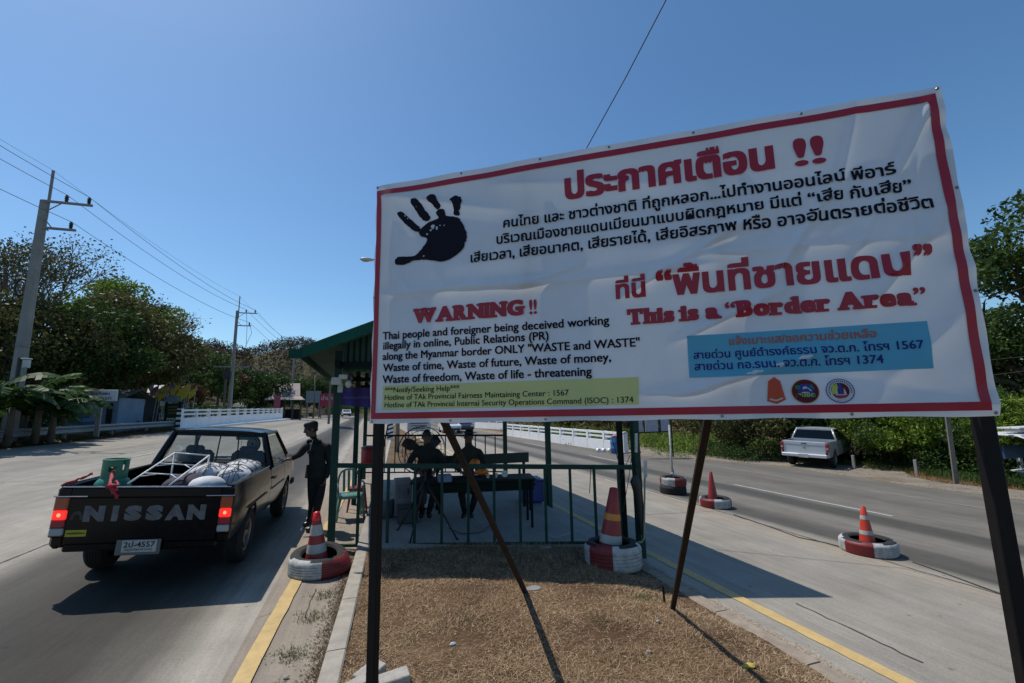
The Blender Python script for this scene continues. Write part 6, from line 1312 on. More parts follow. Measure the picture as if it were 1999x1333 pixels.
# ---- street lamp on the median
lm = thing('street_lamp', 'grey street lamp with long arm reaching over the left road beside the banner', 'street lamp', on(1.3, 22, .09)); LO = Vector(on(1.3, 22, .09)); hd2 = atY(716, 507, 22)-LO
mb = MB(); mb.tube((0, 0, 0), (0, 0, hd2.z-.15), .10, .055, 10); mb.path([(0, 0, hd2.z-.2), (-.15, 0, hd2.z+.05), (-.6, 0, hd2.z+.1), (hd2.x+.25, 0, hd2.z+.05)], .035, 7); mb.obj('column', M_galv, lm, smooth=True)
mb = MB(); mb.blob((hd2.x, 0, hd2.z+.02), (.34, .15, .09), 14, 8); mb.obj('lamp_head', M_lampw, lm, smooth=True)
mb = MB(); mb.blob((hd2.x-.06, 0, hd2.z-.04), (.20, .11, .07), 12, 6); mb.obj('lens', mat('lamp_lens', (.35, .36, .34), .2), lm, smooth=True)
# ---- utility poles with wires
M_ins = mat('insulator', (.03, .02, .018), .4)
def upole(label, base, h1, h2, arms, thick=(.20, .13), extra=False):
    r = thing('utility_pole', label, 'utility pole', base); mb = MB(); mb.path([(0, 0, 0), (0, 0, h1)], [thick[0], thick[1]], 8); mb.obj('shaft', M_cpole, r)
    mb = MB(); mb.box((.14, 0, (h1+h2)/2-.4), (.09, .07, h2-h1+.9)); mb.obj('top_spike', M_cpole, r)
    tips = []
    for (z, L, ins) in arms:
        mb = MB(); mb.box((L/2+.05, -.12, z), (L+.1, .09, .10)); mb.tube((L*.4, -.12, z-.03), (.10, -.12, z-.55 if z > h1-.6 else z+.5), .025); ar = mb.obj('crossarm', M_cpole, r)
        for x in ins:
            mb = MB(); mb.lathe([(.03, 0), (.075, .06), (.05, .09), (.085, .15), (.055, .19), (.085, .25), (.05, .29), (.05, .34)], 10, (x, -.12, z+.05)); mb.obj('insulator', M_ins, ar, smooth=True, angle=40); tips.append(Vector(base)+Vector((x, -.12, z+.40)))
    if extra:
        mb = MB(); mb.path([(-.30+.22*math.cos(a), -.1, 7.0+.38*math.sin(a)) for a in [2*math.pi*i/20 for i in range(20)]], .05, 5, closed=True); mb.obj('cable_coil', M_blk2, r, smooth=True)
        mb = MB(); mb.path([(.21*math.cos(a), .21*math.sin(a), 4.3) for a in [2*math.pi*i/12 for i in range(12)]], .02, 4, closed=True); mb.obj('strap', M_blk2, r)
    tips.append(Vector(base)+Vector((.14, 0, h2+.05))); return r, tips
b1 = (-14.75, 25.0, .6); z1 = lambda z: z-.6
p1, t1_ = upole('tall concrete utility pole nearest the camera behind the left guardrail', b1, 11.2, 12.7, [(11.15, 1.75, (.85, 1.7)), (9.85, 1.25, (1.15,))], (.27, .17), True)
b2 = (-14.4, 55.0, 1.0); p2, t2_ = upole('second concrete utility pole with transformer platform beyond the bridge', b2, 12.2, 13.8, [(11.95, 1.9, (.9, 1.8)), (10.5, 1.4, (1.3,))], (.22, .14))
PO = Vector((0, 0, 0))
mb = MB(); mb.box((-.1, -.15, 5.9), (3.4, .14, .14)); mb.obj('platform_beam', M_cpole, p2); mb = MB(); mb.box((-.45, -.1, 5.0), (.75, .6, .8), ch=.06); mb.obj('transformer', mat('transformer_grey', (.045, .042, .04), .7), p2)
for x in (-.65, -.45, -.25, 1.1, 1.3): mb = MB(); mb.lathe([(.05, 0), (.08, .1), (.05, .2), (.07, .3), (.03, .42)], 8, (x, -.15, 5.35 if x < 0 else 5.95)); mb.obj('bushing', M_ins, p2)
mb = MB(); mb.box((-.55, -.1, 2.3), (.17, .17, 4.6)); mb.obj('platform_leg', mat('dim_concrete', (.13, .115, .10), .9), p2)
b0 = (-15.2, -8, .6); t0_ = [q+Vector((-.45, -33, 0)) for q in t1_]; b3 = Vector((-14.0, 92, .9)); t3_ = [q-Vector(b2)+b3 for q in t2_]
names_ = ['outer upper wire of the line along the left road', 'inner upper wire of the line along the left road', 'lower wire of the line along the left road', 'thin topmost earth wire of the line along the left road']
order = [1, 0, 2, 3]
for wi, k in enumerate(order):
    pts = []
    for a, b, sg in ((t0_[k], t1_[k], 1.0), (t1_[k], t2_[k], .55 if wi < 3 else .4), (t2_[k], t3_[k], .6)):
        for i in range(14): t = i/14; q = a.lerp(b, t); q.z -= sg*4*t*(1-t); pts.append(q)
    pts.append(t3_[k]); mb = MB(); mb.path([p-pts[0] for p in pts], [(.011 if wi < 3 else .006)*(1+max(0, p.y-15)/60) for p in pts], 4, cap=False); o = mb.obj('power_line', M_blk2, smooth=True); o.location = pts[0]; tag(o, names_[wi], 'power line', 'wires strung between the utility poles')
p3 = dup(p1, tuple(b3), 0, 'farthest concrete utility pole rising beside the green shelter roof')
mb = MB(); a = t2_[2]-Vector(b2); mb.path([a, a+Vector((.3, 0, -1.2)), Vector((.4, -.1, 6.2))], .02, 4); a = t2_[0]-Vector(b2); mb.path([a, a+Vector((.2, 0, -2)), Vector((1.2, -.1, 6.3))], .02, 4); mb.obj('drop_wire', M_blk2, p2)
# ---- road name sign
rs_ = atY(196, 772, 28); rn = thing('road_sign', 'white Thai place-name sign on a post behind the left guardrail', 'sign', (rs_.x, 28, .65)); bz = rs_.z-.65; bw = atY(231, 772, 28).x-atY(163, 772, 28).x
mb = MB(); mb.box((0, 0, bz), (bw, .05, .58), ch=.01); bd = mb.obj('board', mat('sign_white', (.55, .55, .54), .6, dirt=(.3, .3, .28)), rn); mb = MB(); mb.box((0, .06, bz/2-.1), (.20, .10, bz+.3)); mb.obj('post', M_cpole, rn)
for t, w__, z in (('ห้วยหินฝน', .80, .04), ('กม. 68+571', .95, -.22)): o = text_obj(t, 'lettering', M_pt, bd, Vector((-w__/2, -.03, bz+z)), (1, 0, 0), (0, 0, 1), w__, None, .03, .01); o['kind'] = 'stuff'
mbx = atY(48, 715, 23); mr_ = thing('meter_box', 'small pale electricity meter box on a dark post among the banana plants', 'meter box', (mbx.x, 23, .65)); mb = MB(); mb.box((.08, -.05, mbx.z-.65+.1), (.20, .16, .34), ch=.02); mb.box((.06, -.05, mbx.z-.65+.30), (.28, .2, .05), ch=.01); mb.obj('box', M_lampw, mr_); mb = MB(); mb.tube((-.18, 0, 0), (-.18, 0, mbx.z-.65+.35), .07); mb.obj('post', M_blk2, mr_)
# ================================================================== VEGETATION AND BACKGROUND
def leaf_mat(name, cols, rough=.5, tr=.3):
    m, nt, b = node_mat(name); g = nt.nodes.new('ShaderNodeNewGeometry')
    n1 = noise(nt, .5, 3, g.outputs['Position'])
    ad = N(nt, 'ShaderNodeMath', operation='MULTIPLY_ADD', i_1=.55, i_2=0.0); nt.links.new(g.outputs['Random Per Island'], ad.inputs[0])
    a2 = N(nt, 'ShaderNodeMath', operation='MULTIPLY_ADD', i_1=.45); nt.links.new(n1, a2.inputs[0]); nt.links.new(ad.outputs[0], a2.inputs[2])
    c = ramp(nt, a2.outputs[0], [(i/(len(cols)-1)*.8+.1, q) for i, q in enumerate(cols)])
    nt.links.new(c, b.inputs['Base Color']); b.inputs['Roughness'].default_value = rough; b.inputs['Specular IOR Level'].default_value = .12
    t = nt.nodes.new('ShaderNodeBsdfTranslucent'); nt.links.new(c, t.inputs[0]); mx = nt.nodes.new('ShaderNodeMixShader'); mx.inputs[0].default_value = tr
    nt.links.new(b.outputs[0], mx.inputs[1]); nt.links.new(t.outputs[0], mx.inputs[2]); nt.links.new(mx.outputs[0], nt.nodes['Material Output'].inputs[0]); return m
F_dark = leaf_mat('dark_green_leaves', [(.014, .032, .009), (.038, .072, .016), (.07, .115, .028)])
F_mid = leaf_mat('green_leaves', [(.022, .046, .012), (.055, .098, .024), (.12, .165, .05)])
F_light = leaf_mat('yellow_green_leaves', [(.07, .12, .015), (.15, .23, .03), (.26, .33, .06)])
F_olive = leaf_mat('olive_brown_leaves', [(.04, .046, .016), (.085, .092, .03), (.15, .14, .055)])
F_dry = leaf_mat('dry_brown_leaves', [(.05, .03, .015), (.10, .055, .025), (.06, .07, .025)])
F_twig = leaf_mat('bare_grey_twigs', [(.05, .04, .033), (.085, .068, .055), (.12, .10, .08)], .9, .05)
F_ban = leaf_mat('banana_leaves', [(.012, .032, .008), (.03, .07, .016), (.07, .115, .03)], .5, .35)
M_bark = mat('tree_bark', (.10, .08, .06), .9, var=.3, scale=3, dirt=(.05, .04, .03)); M_barkp = mat('pale_bark', (.20, .17, .14), .9, var=.25, scale=2)
def quads(cent, size, asp, rng, droop=0.0):
    n = len(cent); a = rng.normal(size=(n, 3)); a[:, 2] -= droop; a /= np.linalg.norm(a, axis=1)[:, None]; r_ = rng.normal(size=(n, 3)); b = np.cross(a, r_); b /= np.linalg.norm(b, axis=1)[:, None]+1e-9
    s = size*rng.uniform(.6, 1.3, n)[:, None]; A = a*s*.5; B = b*s*asp*.5
    V = np.stack([cent-A, cent+B*1.0, cent+A, cent-B], 1).reshape(-1, 3); F = np.arange(n*4).reshape(-1, 4); return V, F
def crown_pts(rng, n, clumps, rc):
    """clumps (k,3) centres"""
    k = rng.integers(0, len(clumps), n); d = rng.normal(size=(n, 3)); d /= np.linalg.norm(d, axis=1)[:, None]; r_ = rc*rng.uniform(.25, 1, n)**.5
    return clumps[k]+d*r_[:, None]*np.array([1, 1, .75])
def limbs(rng, h, r0, clumps, base=(0, 0, 0), n=10, lean=.4, trunk_h=None):
    mb = MB(); th = trunk_h or h*.35; pts = []; p = Vector(base)
    for i in range(6): pts.append(p.copy()); p += Vector((rng.uniform(-.1, .1)*lean, rng.uniform(-.1, .1)*lean, th/5))
    mb.path(pts, [r0*(1-.08*i) for i in range(6)], 8); top = pts[-1]
    sel = rng.choice(len(clumps), min(n, len(clumps)), replace=False)
    for k in sel:
        e = Vector(clumps[k]); s = pts[rng.integers(3, 6)]; q = []
        for i in range(7):
            t = i/6; w_ = s.lerp(e, t); w_ += Vector((rng.uniform(-1, 1), rng.uniform(-1, 1), rng.uniform(-.3, 1)))*.06*h*math.sin(math.pi*t); q.append(w_)
        mb.path(q, [r0*.5*(1-t/6.5)+.008*h/6 for t in range(7)], 5)
        for _ in range(3):
            a = q[rng.integers(3, 6)]; d = Vector(rng.normal(size=3)).normalized(); d.z = abs(d.z)*.6; b = a+d*h*.14; mb.path([a, (a+b)/2+Vector((0, 0, .02*h)), b], [r0*.16, r0*.1, .01], 4)
    return mb
def tree(name, label, loc, h, rx, ry, rz_, ch, nleaf, size, lm_, bark=M_bark, seed=0, k=26, asp=.5, r0=.18, hollow=.3, group=None, rc=None, nl=12, droop=0.0, cat='tree', flat=0.0):
    rng = np.random.default_rng(seed); t = thing(name, label, cat, loc, rng.uniform(0, .01), group)
    c = rng.normal(size=(k, 3)); c /= np.linalg.norm(c, axis=1)[:, None]; c *= (hollow+(1-hollow)*rng.uniform(0, 1, k)**.4)[:, None]; c[:, 2] = np.where(c[:, 2] < -.3, c[:, 2]*.5, c[:, 2])
    c = c*np.array([rx, ry, rz_])+np.array([0, 0, ch]); rc = rc or min(rx, rz_)*.34
    P_ = crown_pts(rng, nleaf, c, rc); V, F = quads(P_, size, asp, rng, droop); np_mesh('crown', V, F, lm_, t); limbs(rng, h, r0, c, n=nl, trunk_h=max(.3, ch-rz_*.6)).obj('trunk', bark, t, smooth=True); return t
def bare(name, label, loc, h, seed, m=F_twig, spread=.5, depth=6, bark=M_barkp, leaves=0, lm_=None, group=None, r0=.16):
    """leafless tree grown by forking"""
    rng = random.Random(seed); t = thing(name, label, 'tree', loc, group=group); mb = MB(); tips = []
    def grow(p, d, L, r_, k):
        q = p+d*L*.5+Vector((rng.uniform(-1, 1), rng.uniform(-1, 1), 0))*L*.06; e = p+d*L; mb.path([p, q, e], [r_, r_*.85, r_*.7], 5 if k > 3 else 3, cap=False)
        if k == 0: tips.append(e); return
        for _ in range(rng.choice((2, 3, 3)) if k > 1 else 3):
            n = (d+Vector((rng.uniform(-1, 1), rng.uniform(-1, 1), rng.uniform(-.35, .6)))*spread).normalized(); grow(e, n, L*rng.uniform(.62, .85), r_*.62, k-1)
    grow(Vector((0, 0, 0)), Vector((.03, 0, 1)), h*.27, r0, depth); mb.obj('trunk', bark, t, smooth=True)
    if leaves:
        r2 = np.random.default_rng(seed); T_ = np.array([tuple(x) for x in tips]); P_ = T_[r2.integers(0, len(T_), leaves)]+r2.normal(size=(leaves, 3))*.34; V, F = quads(P_, .185, .55, r2); np_mesh('crown', V, F, lm_ or F_olive, t)
    return t
def P3(px, py, Y): return atY(px, py, Y)
def base_at(px, Y, z=.62): p = P3(px, 800, Y); return (p.x, Y, z)
# -- left side, near to far
bare('tree', 'tall half-bare tree behind the nearest utility pole at the left edge', base_at(12, 36), 12.2, 11, leaves=2000, lm_=F_olive, spread=.42, depth=6, r0=.2)
bare('tree', 'second half-bare tree with brown leaves at the far left edge', base_at(-50, 33), 12.6, 5, leaves=3200, lm_=F_olive, spread=.48, depth=6, r0=.22)
bare('tree', 'thin bare branching tree right behind the nearest utility pole', base_at(62, 37), 8.2, 23, leaves=800, lm_=F_olive, spread=.45, depth=6, r0=.15)
tree('tree', 'big round tree with bright yellow-green top left of centre', base_at(203, 44), 12.5, 4.2, 3.4, 2.7, 9.5, 12000, .30, F_light, seed=3, k=34, rc=1.25)
tree('tree', 'large dark dense tree overhanging the blue building', base_at(222, 39), 9.5, 4.3, 3.6, 3.9, 5.6, 15000, .30, F_olive, seed=4, k=40, rc=1.5, r0=.3)
tree('tree', 'very dark green tree left of the brown shuttered shop', base_at(215, 42), 8, 3.4, 3.0, 3.2, 5.2, 12000, .27, F_dark, seed=14, k=34, rc=1.3)
tree('tree', 'dark green shade tree between the utility pole and the blue building', base_at(120, 33), 8.2, 3.9, 3.0, 3.6, 5.0, 12000, .27, F_dark, seed=15, k=34, rc=1.3)
tree('tree', 'dull olive tree filling the lower left behind the banana plants', base_at(20, 31), 7.5, 4.0, 3.0, 3.2, 4.4, 10000, .27, F_olive, seed=16, k=32, rc=1.3)
bare('tree', 'grey bare tree rising right of the bright-topped tree', base_at(290, 52), 12.8, 31, leaves=1300, lm_=F_olive, spread=.55, depth=6, r0=.2)
tree('tree', 'brownish grey-leaved tree beside the bare grey one', base_at(270, 47), 10.5, 3.2, 3.0, 3.6, 7.6, 6500, .27, F_twig, bark=M_barkp, seed=6, k=34, rc=1.3)
tree('tree', 'olive tree on the slope above the white flagged house', base_at(322, 64), 9, 4.2, 4, 3.6, 5.6, 9000, .33, F_olive, seed=7, k=34, rc=1.5)
tree('tree', 'fresh green roadside tree behind the yellow flags', base_at(388, 62), 8.5, 3.6, 3.5, 3.0, 5.4, 9500, .33, F_mid, seed=8, k=34, rc=1.3)
tree('tree', 'small reddish brown dry tree in front of the green roadside tree', base_at(352, 54), 5, 1.8, 1.6, 1.9, 3.4, 2600, .3, F_dry, seed=9, k=16, rc=.8)
tree('tree', 'dry orange-brown tree between the green tree and the second pole', base_at(425, 72), 9, 3.2, 3, 3.6, 6.8, 5200, .38, F_dry, seed=10, k=24, rc=1.3)
tree('tree', 'dark green tree right of the second utility pole', base_at(492, 80), 8, 5.0, 4, 3.6, 4.6, 8500, .42, F_dark, seed=11, k=30, rc=1.6)
tree('tree', 'green tree behind the thatched roadside pavilion', base_at(545, 95), 8, 5.6, 4, 3.6, 4.8, 8000, .46, F_mid, seed=12, k=30, rc=1.7)
tree('tree', 'dark tree beyond the grey and red hoardings', base_at(625, 112), 9, 6.0, 4, 4.2, 5.2, 8000, .5, F_dark, seed=13, k=30, rc=1.8)
tree('tree', 'brown leafless-looking tree above the far hoardings', base_at(660, 130), 12, 6.0, 4, 5.2, 8.2, 7000, .5, F_twig, seed=17, k=30, rc=1.8)
for i, (px, Y, h) in enumerate(((435, 110, 14), (455, 118, 15), (540, 150, 14), (600, 120, 15.5), (370, 90, 15), (640, 135, 13), (500, 140, 15))):
    bare('tree', ('bare grey tree on the skyline left of the second pole', 'tall bare tree on the skyline just behind the second pole', 'bare tree on the skyline above the pavilion', 'bare tree on the skyline left of the shelter roof tip', 'bare tree on the skyline above the green roadside tree', 'bare tree on the skyline behind the shelter roof', 'bare tree on the skyline right of the second pole')[i], base_at(px, Y), h*1.0, 40+i, depth=5, spread=.55, r0=.25, group='bare trees along the wooded skyline')
# wooded hill: one mass
rng = np.random.default_rng(99); W_ = []; cols_ = []
cnt = 0
for _ in range(26000):
    x, y = rng.uniform(-330, 230), rng.uniform(90, 400); z = hill(x, y)
    if z < 3 and not (y > 120 and x < -14): continue
    if z < 3 and rng.uniform() < .75: continue
    if abs(x+2) < 9 and y < 200: continue
    W_.append((x, y, terr(x, y))); cnt += 1
    if cnt > 4600: break
W_ = np.array(W_); big = rng.uniform(2.6, 4.6, len(W_)); kind_ = rng.uniform(size=len(W_))
for nm, sel, m_, lb in (('dry_woodland', kind_ < .70, F_twig, 'grey-brown leafless dry-season woodland covering the hill'), ('green_woodland', kind_ >= .82, F_olive, 'scattered olive green tree crowns among the dry woodland'), ('brown_woodland', (kind_ >= .70) & (kind_ < .82), F_dry, 'scattered rusty brown tree crowns among the dry woodland')):
    C0 = W_[sel]; B0_ = big[sel]; npt = 62; c = np.repeat(C0, npt, 0); b_ = np.repeat(B0_, npt); d = rng.normal(size=(len(c), 3)); d /= np.linalg.norm(d, axis=1)[:, None]; r_ = b_*rng.uniform(.2, 1, len(c))**.5
    P_ = c+d*r_[:, None]*np.array([1, 1, .9])+np.column_stack([np.zeros(len(c)), np.zeros(len(c)), b_*1.1]); V, F = quads(P_, 1.5, .34, rng); o = np_mesh(nm, V, F, m_); o['kind'] = 'stuff'
# scrub along the foot of the left trees
def scrub(name, pts, r_, h, n, size, m, seed, lab=None, asp=.4, droop=0):
    rng = np.random.default_rng(seed); pts = np.array(pts, float); k = rng.integers(0, len(pts), n); d = rng.normal(size=(n, 3)); d /= np.linalg.norm(d, axis=1)[:, None]
    P_ = pts[k]+d*np.array([r_, r_, h*.5])*rng.uniform(.1, 1, (n, 1))**.5+np.array([0, 0, h*.5]); P_[:, 2] = np.maximum(P_[:, 2], pts[k][:, 2]); V, F = quads(P_, size, asp, rng, droop); o = np_mesh(name, V, F, m); o['kind'] = 'stuff'; return o
R2 = np.random.default_rng(5)
scrub('undergrowth', [(-15.5-R2.uniform(0, 4), y, .65) for y in np.linspace(16, 60, 46)], .9, .8, 9000, .16, F_mid, 51)
scrub('undergrowth', [(-16-R2.uniform(0, 9), y, .65) for y in np.linspace(50, 130, 60)], 2.2, 2.4, 14000, .34, F_mid, 52)
scrub('undergrowth', [(-22-R2.uniform(0, 20), y, .65) for y in np.linspace(36, 140, 90)], 2.8, 3.6, 18000, .42, F_dark, 53)
scrub('undergrowth', [(x, 190+R2.uniform(-15, 15), .9) for x in np.linspace(-40, 60, 50)], 5, 9, 12000, 1.1, F_olive, 54)
scrub('undergrowth', [(-4.5-R2.uniform(0, 9), 150+R2.uniform(-5, 20), 1.0) for _ in range(14)], 2.5, 4, 5000, .6, F_mid, 55)
# ---- right side
Yz = -1.1
tree('tree', 'tall dark green tree behind the right edge of the billboard', (27.5, 11.0, Yz), 11, 5.6, 5.4, 4.8, 6.6, 26000, .24, F_mid, seed=61, k=46, rc=1.35, r0=.35)
tree('tree', 'second tall green tree partly out of the picture on the right', (33.5, 8.5, Yz), 13, 6.5, 6.0, 5.6, 8.4, 20000, .27, F_dark, seed=62, k=44, rc=1.6, r0=.4)
tree('tree', 'dark tree rising behind the white kiosk', (29.5, 13.8, Yz), 8, 4.2, 4.0, 3.6, 4.6, 14000, .22, F_dark, seed=63, k=36, rc=1.3)
bsh = [((21.7, 15.4), 1.6, 'mango-like bush directly right of the silver pickup'), ((22.6, 14.2), 1.7, 'second leafy bush right of the pickup with thin dark stem'), ((23.2, 13.0), 1.7, 'leafy bush in the middle of the right-hand row'), ((23.4, 12.0), 1.7, 'leafy bush just left of the tall grey pole'), ((24.1, 11.0), 1.6, 'leafy bush behind the tall grey pole'), ((24.9, 9.8), 1.4, 'leafy bush between the grey pole and the kiosk')]
proto = []
for i, ((x, y), s, lb) in enumerate(bsh):
    if i < 3: proto.append(tree('bush', lb, (x, y, Yz), 3.3, 1.9, 1.8, 1.65, 1.7, 9000, .17, (F_mid, F_light, F_light)[i], seed=70+i, k=26, rc=.62, asp=.32, r0=.06, group='leafy bushes along the right verge', nl=9, droop=.7, cat='bush'))
    else: dup(proto[i % 3], (x, y, Yz), i*1.9, lb, scale=(.95+.06*(i % 2),)*3)
for i, (x, y) in enumerate(((19.3, 19.5), (23.4, 18.0), (24.0, 16.5), (26.0, 14.6), (27.5, 12.5), (22.5, 18.6))):
    tree('bush', ('bush left of the silver pickup at the gravel edge', 'bush behind the front of the silver pickup', 'dark bush behind the right-hand row near the pickup', 'dark bush behind the middle of the right-hand row', 'dark bush behind the tall grey pole', 'dark bush behind and left of the pickup cab')[i], (x, y, Yz), 4.2, 2.4, 2.2, 2.0, 2.3, 8500, .21, (F_olive, F_olive, F_dark, F_mid, F_olive, F_dark)[i], seed=80+i, k=28, rc=.85, r0=.08, group='taller bushes behind the right verge', cat='bush')
scrub('weeds', [(17.5+R2.uniform(0, 7), 17+R2.uniform(0, 9), Yz) for _ in range(60)], .8, .9, 15000, .16, F_mid, 56, asp=.25)
scrub('weeds', [(15.3+R2.uniform(0, 8), 20+R2.uniform(0, 34), Yz) for _ in range(100)], 1.0, 1.2, 18000, .2, F_light, 57, asp=.22)
scrub('weeds', [(20.9+R2.uniform(0, 3), 8+R2.uniform(0, 8), Yz) for _ in range(60)], .5, .3, 9000, .10, F_mid, 58, asp=.3)
scrub('dry_scrub', [(22+R2.uniform(0, 26), 24+R2.uniform(0, 50), Yz) for _ in range(120)], 2.2, 2.4, 18000, .34, F_dry, 59, asp=.3)
scrub('dry_scrub', [(20+R2.uniform(0, 40), 28+R2.uniform(0, 60), Yz) for _ in range(90)], 2.5, 3.0, 14000, .4, F_olive, 60, asp=.4)
for i, (px, Y, h, m_) in enumerate(((1010, 60, 5, F_dry), (1060, 52, 3.6, F_dry), (1110, 46, 3.2, F_light), (1165, 42, 3.2, F_light), (1225, 36, 4.5, F_olive), (1350, 32, 5, F_dark), (1430, 30, 6, F_olive), (1480, 27, 5, F_dry), (1300, 40, 5.0, F_mid))):
    p = P3(px, 800, Y); tree('tree', ('dry brown tree at the far end of the right parapet', 'dry shrub tree behind the far half of the right parapet', 'bright green shrub tree behind the middle of the right parapet', 'bright green shrub tree behind the blue drum end of the parapet', 'olive tree behind the right shelter post', 'dark tree under the billboard between post and pickup', 'olive tree beyond the grassy bank under the billboard', 'dry tree nearest the pickup on the grassy bank', 'green tree behind the notice panels')[i], (p.x, Y, Yz), h, h*.5, h*.45, h*.38, h*.6, 4500, .26, m_, seed=90+i, k=20, rc=h*.17, r0=.12)
scrub('undergrowth', [(21.9+R2.uniform(0, 5.0), 10.3+R2.uniform(0, 6.5), Yz) for _ in range(70)], .9, 1.2, 15000, .15, F_mid, 156, asp=.35)
scrub('undergrowth', [(26+R2.uniform(0, 9), 8+R2.uniform(0, 12), Yz) for _ in range(80)], 1.6, 2.8, 16000, .24, F_dark, 157, asp=.4)
scrub('undergrowth', [(14+R2.uniform(0, 9), 24+R2.uniform(0, 30), Yz) for _ in range(60)], 1.0, 1.0, 12000, .2, F_mid, 158, asp=.3)
scrub('undergrowth', [(-16.2-R2.uniform(0, 4), y, .65) for y in np.linspace(17, 33, 40)], .8, 2.0, 9000, .26, F_dark, 159, asp=.35)
# ---- banana plants and palms
def banana(label, loc, h, seed, n=10):
    rg_ = random.Random(seed); r = thing('banana_plant', label, 'banana plant', loc, group='banana plants by the left guardrail'); mb = MB(); mb.path([(0, 0, 0), (.04, 0, h*.35), (.0, .03, h*.62)], [.14, .11, .07], 8); mb.obj('stem', M_bark, r, smooth=True)
    for k in range(n):
        a = 2*math.pi*k/n*1.3+rg_.uniform(-.4, .4); L = h*rg_.uniform(.5, .75); el = rg_.uniform(.8, 1.5); d = Vector((math.cos(a), math.sin(a), 0)); s = Vector((-math.sin(a), math.cos(a), 0)); pts = []; p = Vector((0, 0, h*(.40+.18*rg_.random()))); e = el
        for i in range(13): pts.append(p.copy()); p = p+(d*math.cos(e)+Vector((0, 0, 1))*math.sin(e))*L/12; e -= (.10+.10*rg_.random()+.06*(1.4-el))
        mb = MB(); mb.path(pts, [.022*(1-i/14) for i in range(13)], 4, cap=False)
        for sg in (-1, 1):
            for i in range(2, 12):
                w0 = .40*math.sin(math.pi*min(1, (i-1)/11.5))**.6; w1 = .40*math.sin(math.pi*min(1, i/11.5))**.6; dr = -.10-rg_.uniform(0, .22); q0 = pts[i]; q1 = pts[i+1] if i < 12 else pts[i]; g_ = .78 if rg_.random() < .3 else 1.0
                q1 = q0.lerp(q1, g_); mb.add([q0, q1, q1+s*sg*w1+Vector((0, 0, dr*w1*2)), q0+s*sg*w0+Vector((0, 0, dr*w0*2))], [(0, 1, 2, 3)])
        mb.obj('leaf', F_ban, r)
    return r
for i, (px, Y, h, lb) in enumerate(((22, 22, 2.9, 'banana plant at the far left edge behind the guardrail'), (75, 23.5, 3.4, 'banana plant with the tallest arching leaves by the meter box'), (128, 27, 3.3, 'banana plant whose long leaf droops above the road sign'), (-25, 20, 3.3, 'banana plant cut by the left edge of the picture'), (50, 27, 3.6, 'banana plant standing behind the other banana plants'), (10, 25, 2.9, 'low dark banana plant behind the guardrail at the left edge'), (105, 24, 2.7, 'low banana plant right of the meter box'))):
    banana(lb, base_at(px, Y), h, 100+i)
def palm(label, loc, h, fr_, seed, n=14, fl=1.0, m=F_mid):
    rg_ = random.Random(seed); r = thing('palm_tree', label, 'palm', loc); mb = MB(); mb.path([(0, 0, 0), (.05, 0, h*.5), (0, 0, h)], [.16, .12, .10], 8); mb.obj('trunk', M_barkp, r, smooth=True); mb = MB()
    for k in range(n):
        a = 2*math.pi*k/n+rg_.uniform(-.2, .2); e = rg_.uniform(.1, 1.3); d = Vector((math.cos(a), math.sin(a), 0)); s = Vector((-math.sin(a), math.cos(a), 0)); p = Vector((0, 0, h)); pts = []
        for i in range(10): pts.append(p.copy()); p = p+(d*math.cos(e)+Vector((0, 0, 1))*math.sin(e))*fr_/9; e -= .20
        mb.path(pts, [.03*(1-i/11) for i in range(10)], 3, cap=False)
        for i in range(1, 9):
            for q in (0, .5):
                c = pts[i].lerp(pts[i+1], q); L = .28*fr_*math.sin(math.pi*(i+q)/10.5); t = (pts[i+1]-pts[i]).normalized()
                for sg in (-1, 1): tip = c+s*sg*L+t*L*.5-Vector((0, 0, L*.45)); mb.add([c, c+t*.05, tip], [(0, 1, 2)])
    mb.obj('fronds', m, r)
    return r
palm('young palm with upright fronds left of the second utility pole', base_at(428, 62), 1.4, 4.6, 1, 20, m=F_mid)
palm('tall palm beside the leaning grey pole near the shelter roof', base_at(612, 92), 8.6, 4.2, 2, 16, m=F_olive)
# ---- buildings at the left
M_bl1 = mat('pale_blue_plaster', (.20, .28, .38), .8, dirt=(.15, .18, .22), scale=1); M_bl2 = mat('blue_plaster', (.05, .13, .32), .8, dirt=(.05, .08, .15), scale=1); M_rus = mat('rusty_sheet', (.14, .075, .055), .8, var=.3, scale=2, dirt=(.20, .17, .15)); M_gsh = mat('grey_fibre_sheet', (.15, .145, .135), .9, var=.2, scale=1.5, dirt=(.12, .11, .10)); M_brn = mat('brown_shutter', (.06, .03, .022), .6)
M_whs = mat('white_house_wall', (.45, .46, .47), .8, dirt=(.3, .3, .3)); M_drk = mat('dark_opening', (.01, .01, .011), .9)
def bldg(name, label, cat, x0, x1, Y, z0, z1, dpt, parts, roof=None, m=M_bl1):
    a, b = P3(x0, 790, Y), P3(x1, 790, Y); L = b.x-a.x; r = thing(name, label, cat, ((a.x+b.x)/2, Y, z0)); H = z1-z0
    mb = MB(); mb.box((0, dpt/2, H/2), (L, dpt, H)); w_ = mb.obj('wall', m, r)
    for (nm, u0, u1, v0, v1, mm, pr_) in parts: mb = MB(); mb.box(((u0+u1)/2*L-L/2, -pr_/2, (v0+v1)/2*H), ((u1-u0)*L, pr_, (v1-v0)*H)); mb.obj(nm, mm, r)
    if roof:
        rise, ov, mm = roof; mb = MB(); A = []; n = 24
        for s in (0, 1):
            rows = []
            for i in range(n+1): x = -L/2-ov+(L+2*ov)*i/n; zz = .03*(i % 2); rows.append([(x, -ov if s == 0 else dpt+ov, H+zz-.05), (x, dpt/2, H+rise+zz)])
            mb.grid(rows)
        mb.obj('roof', mm, r)
    return r
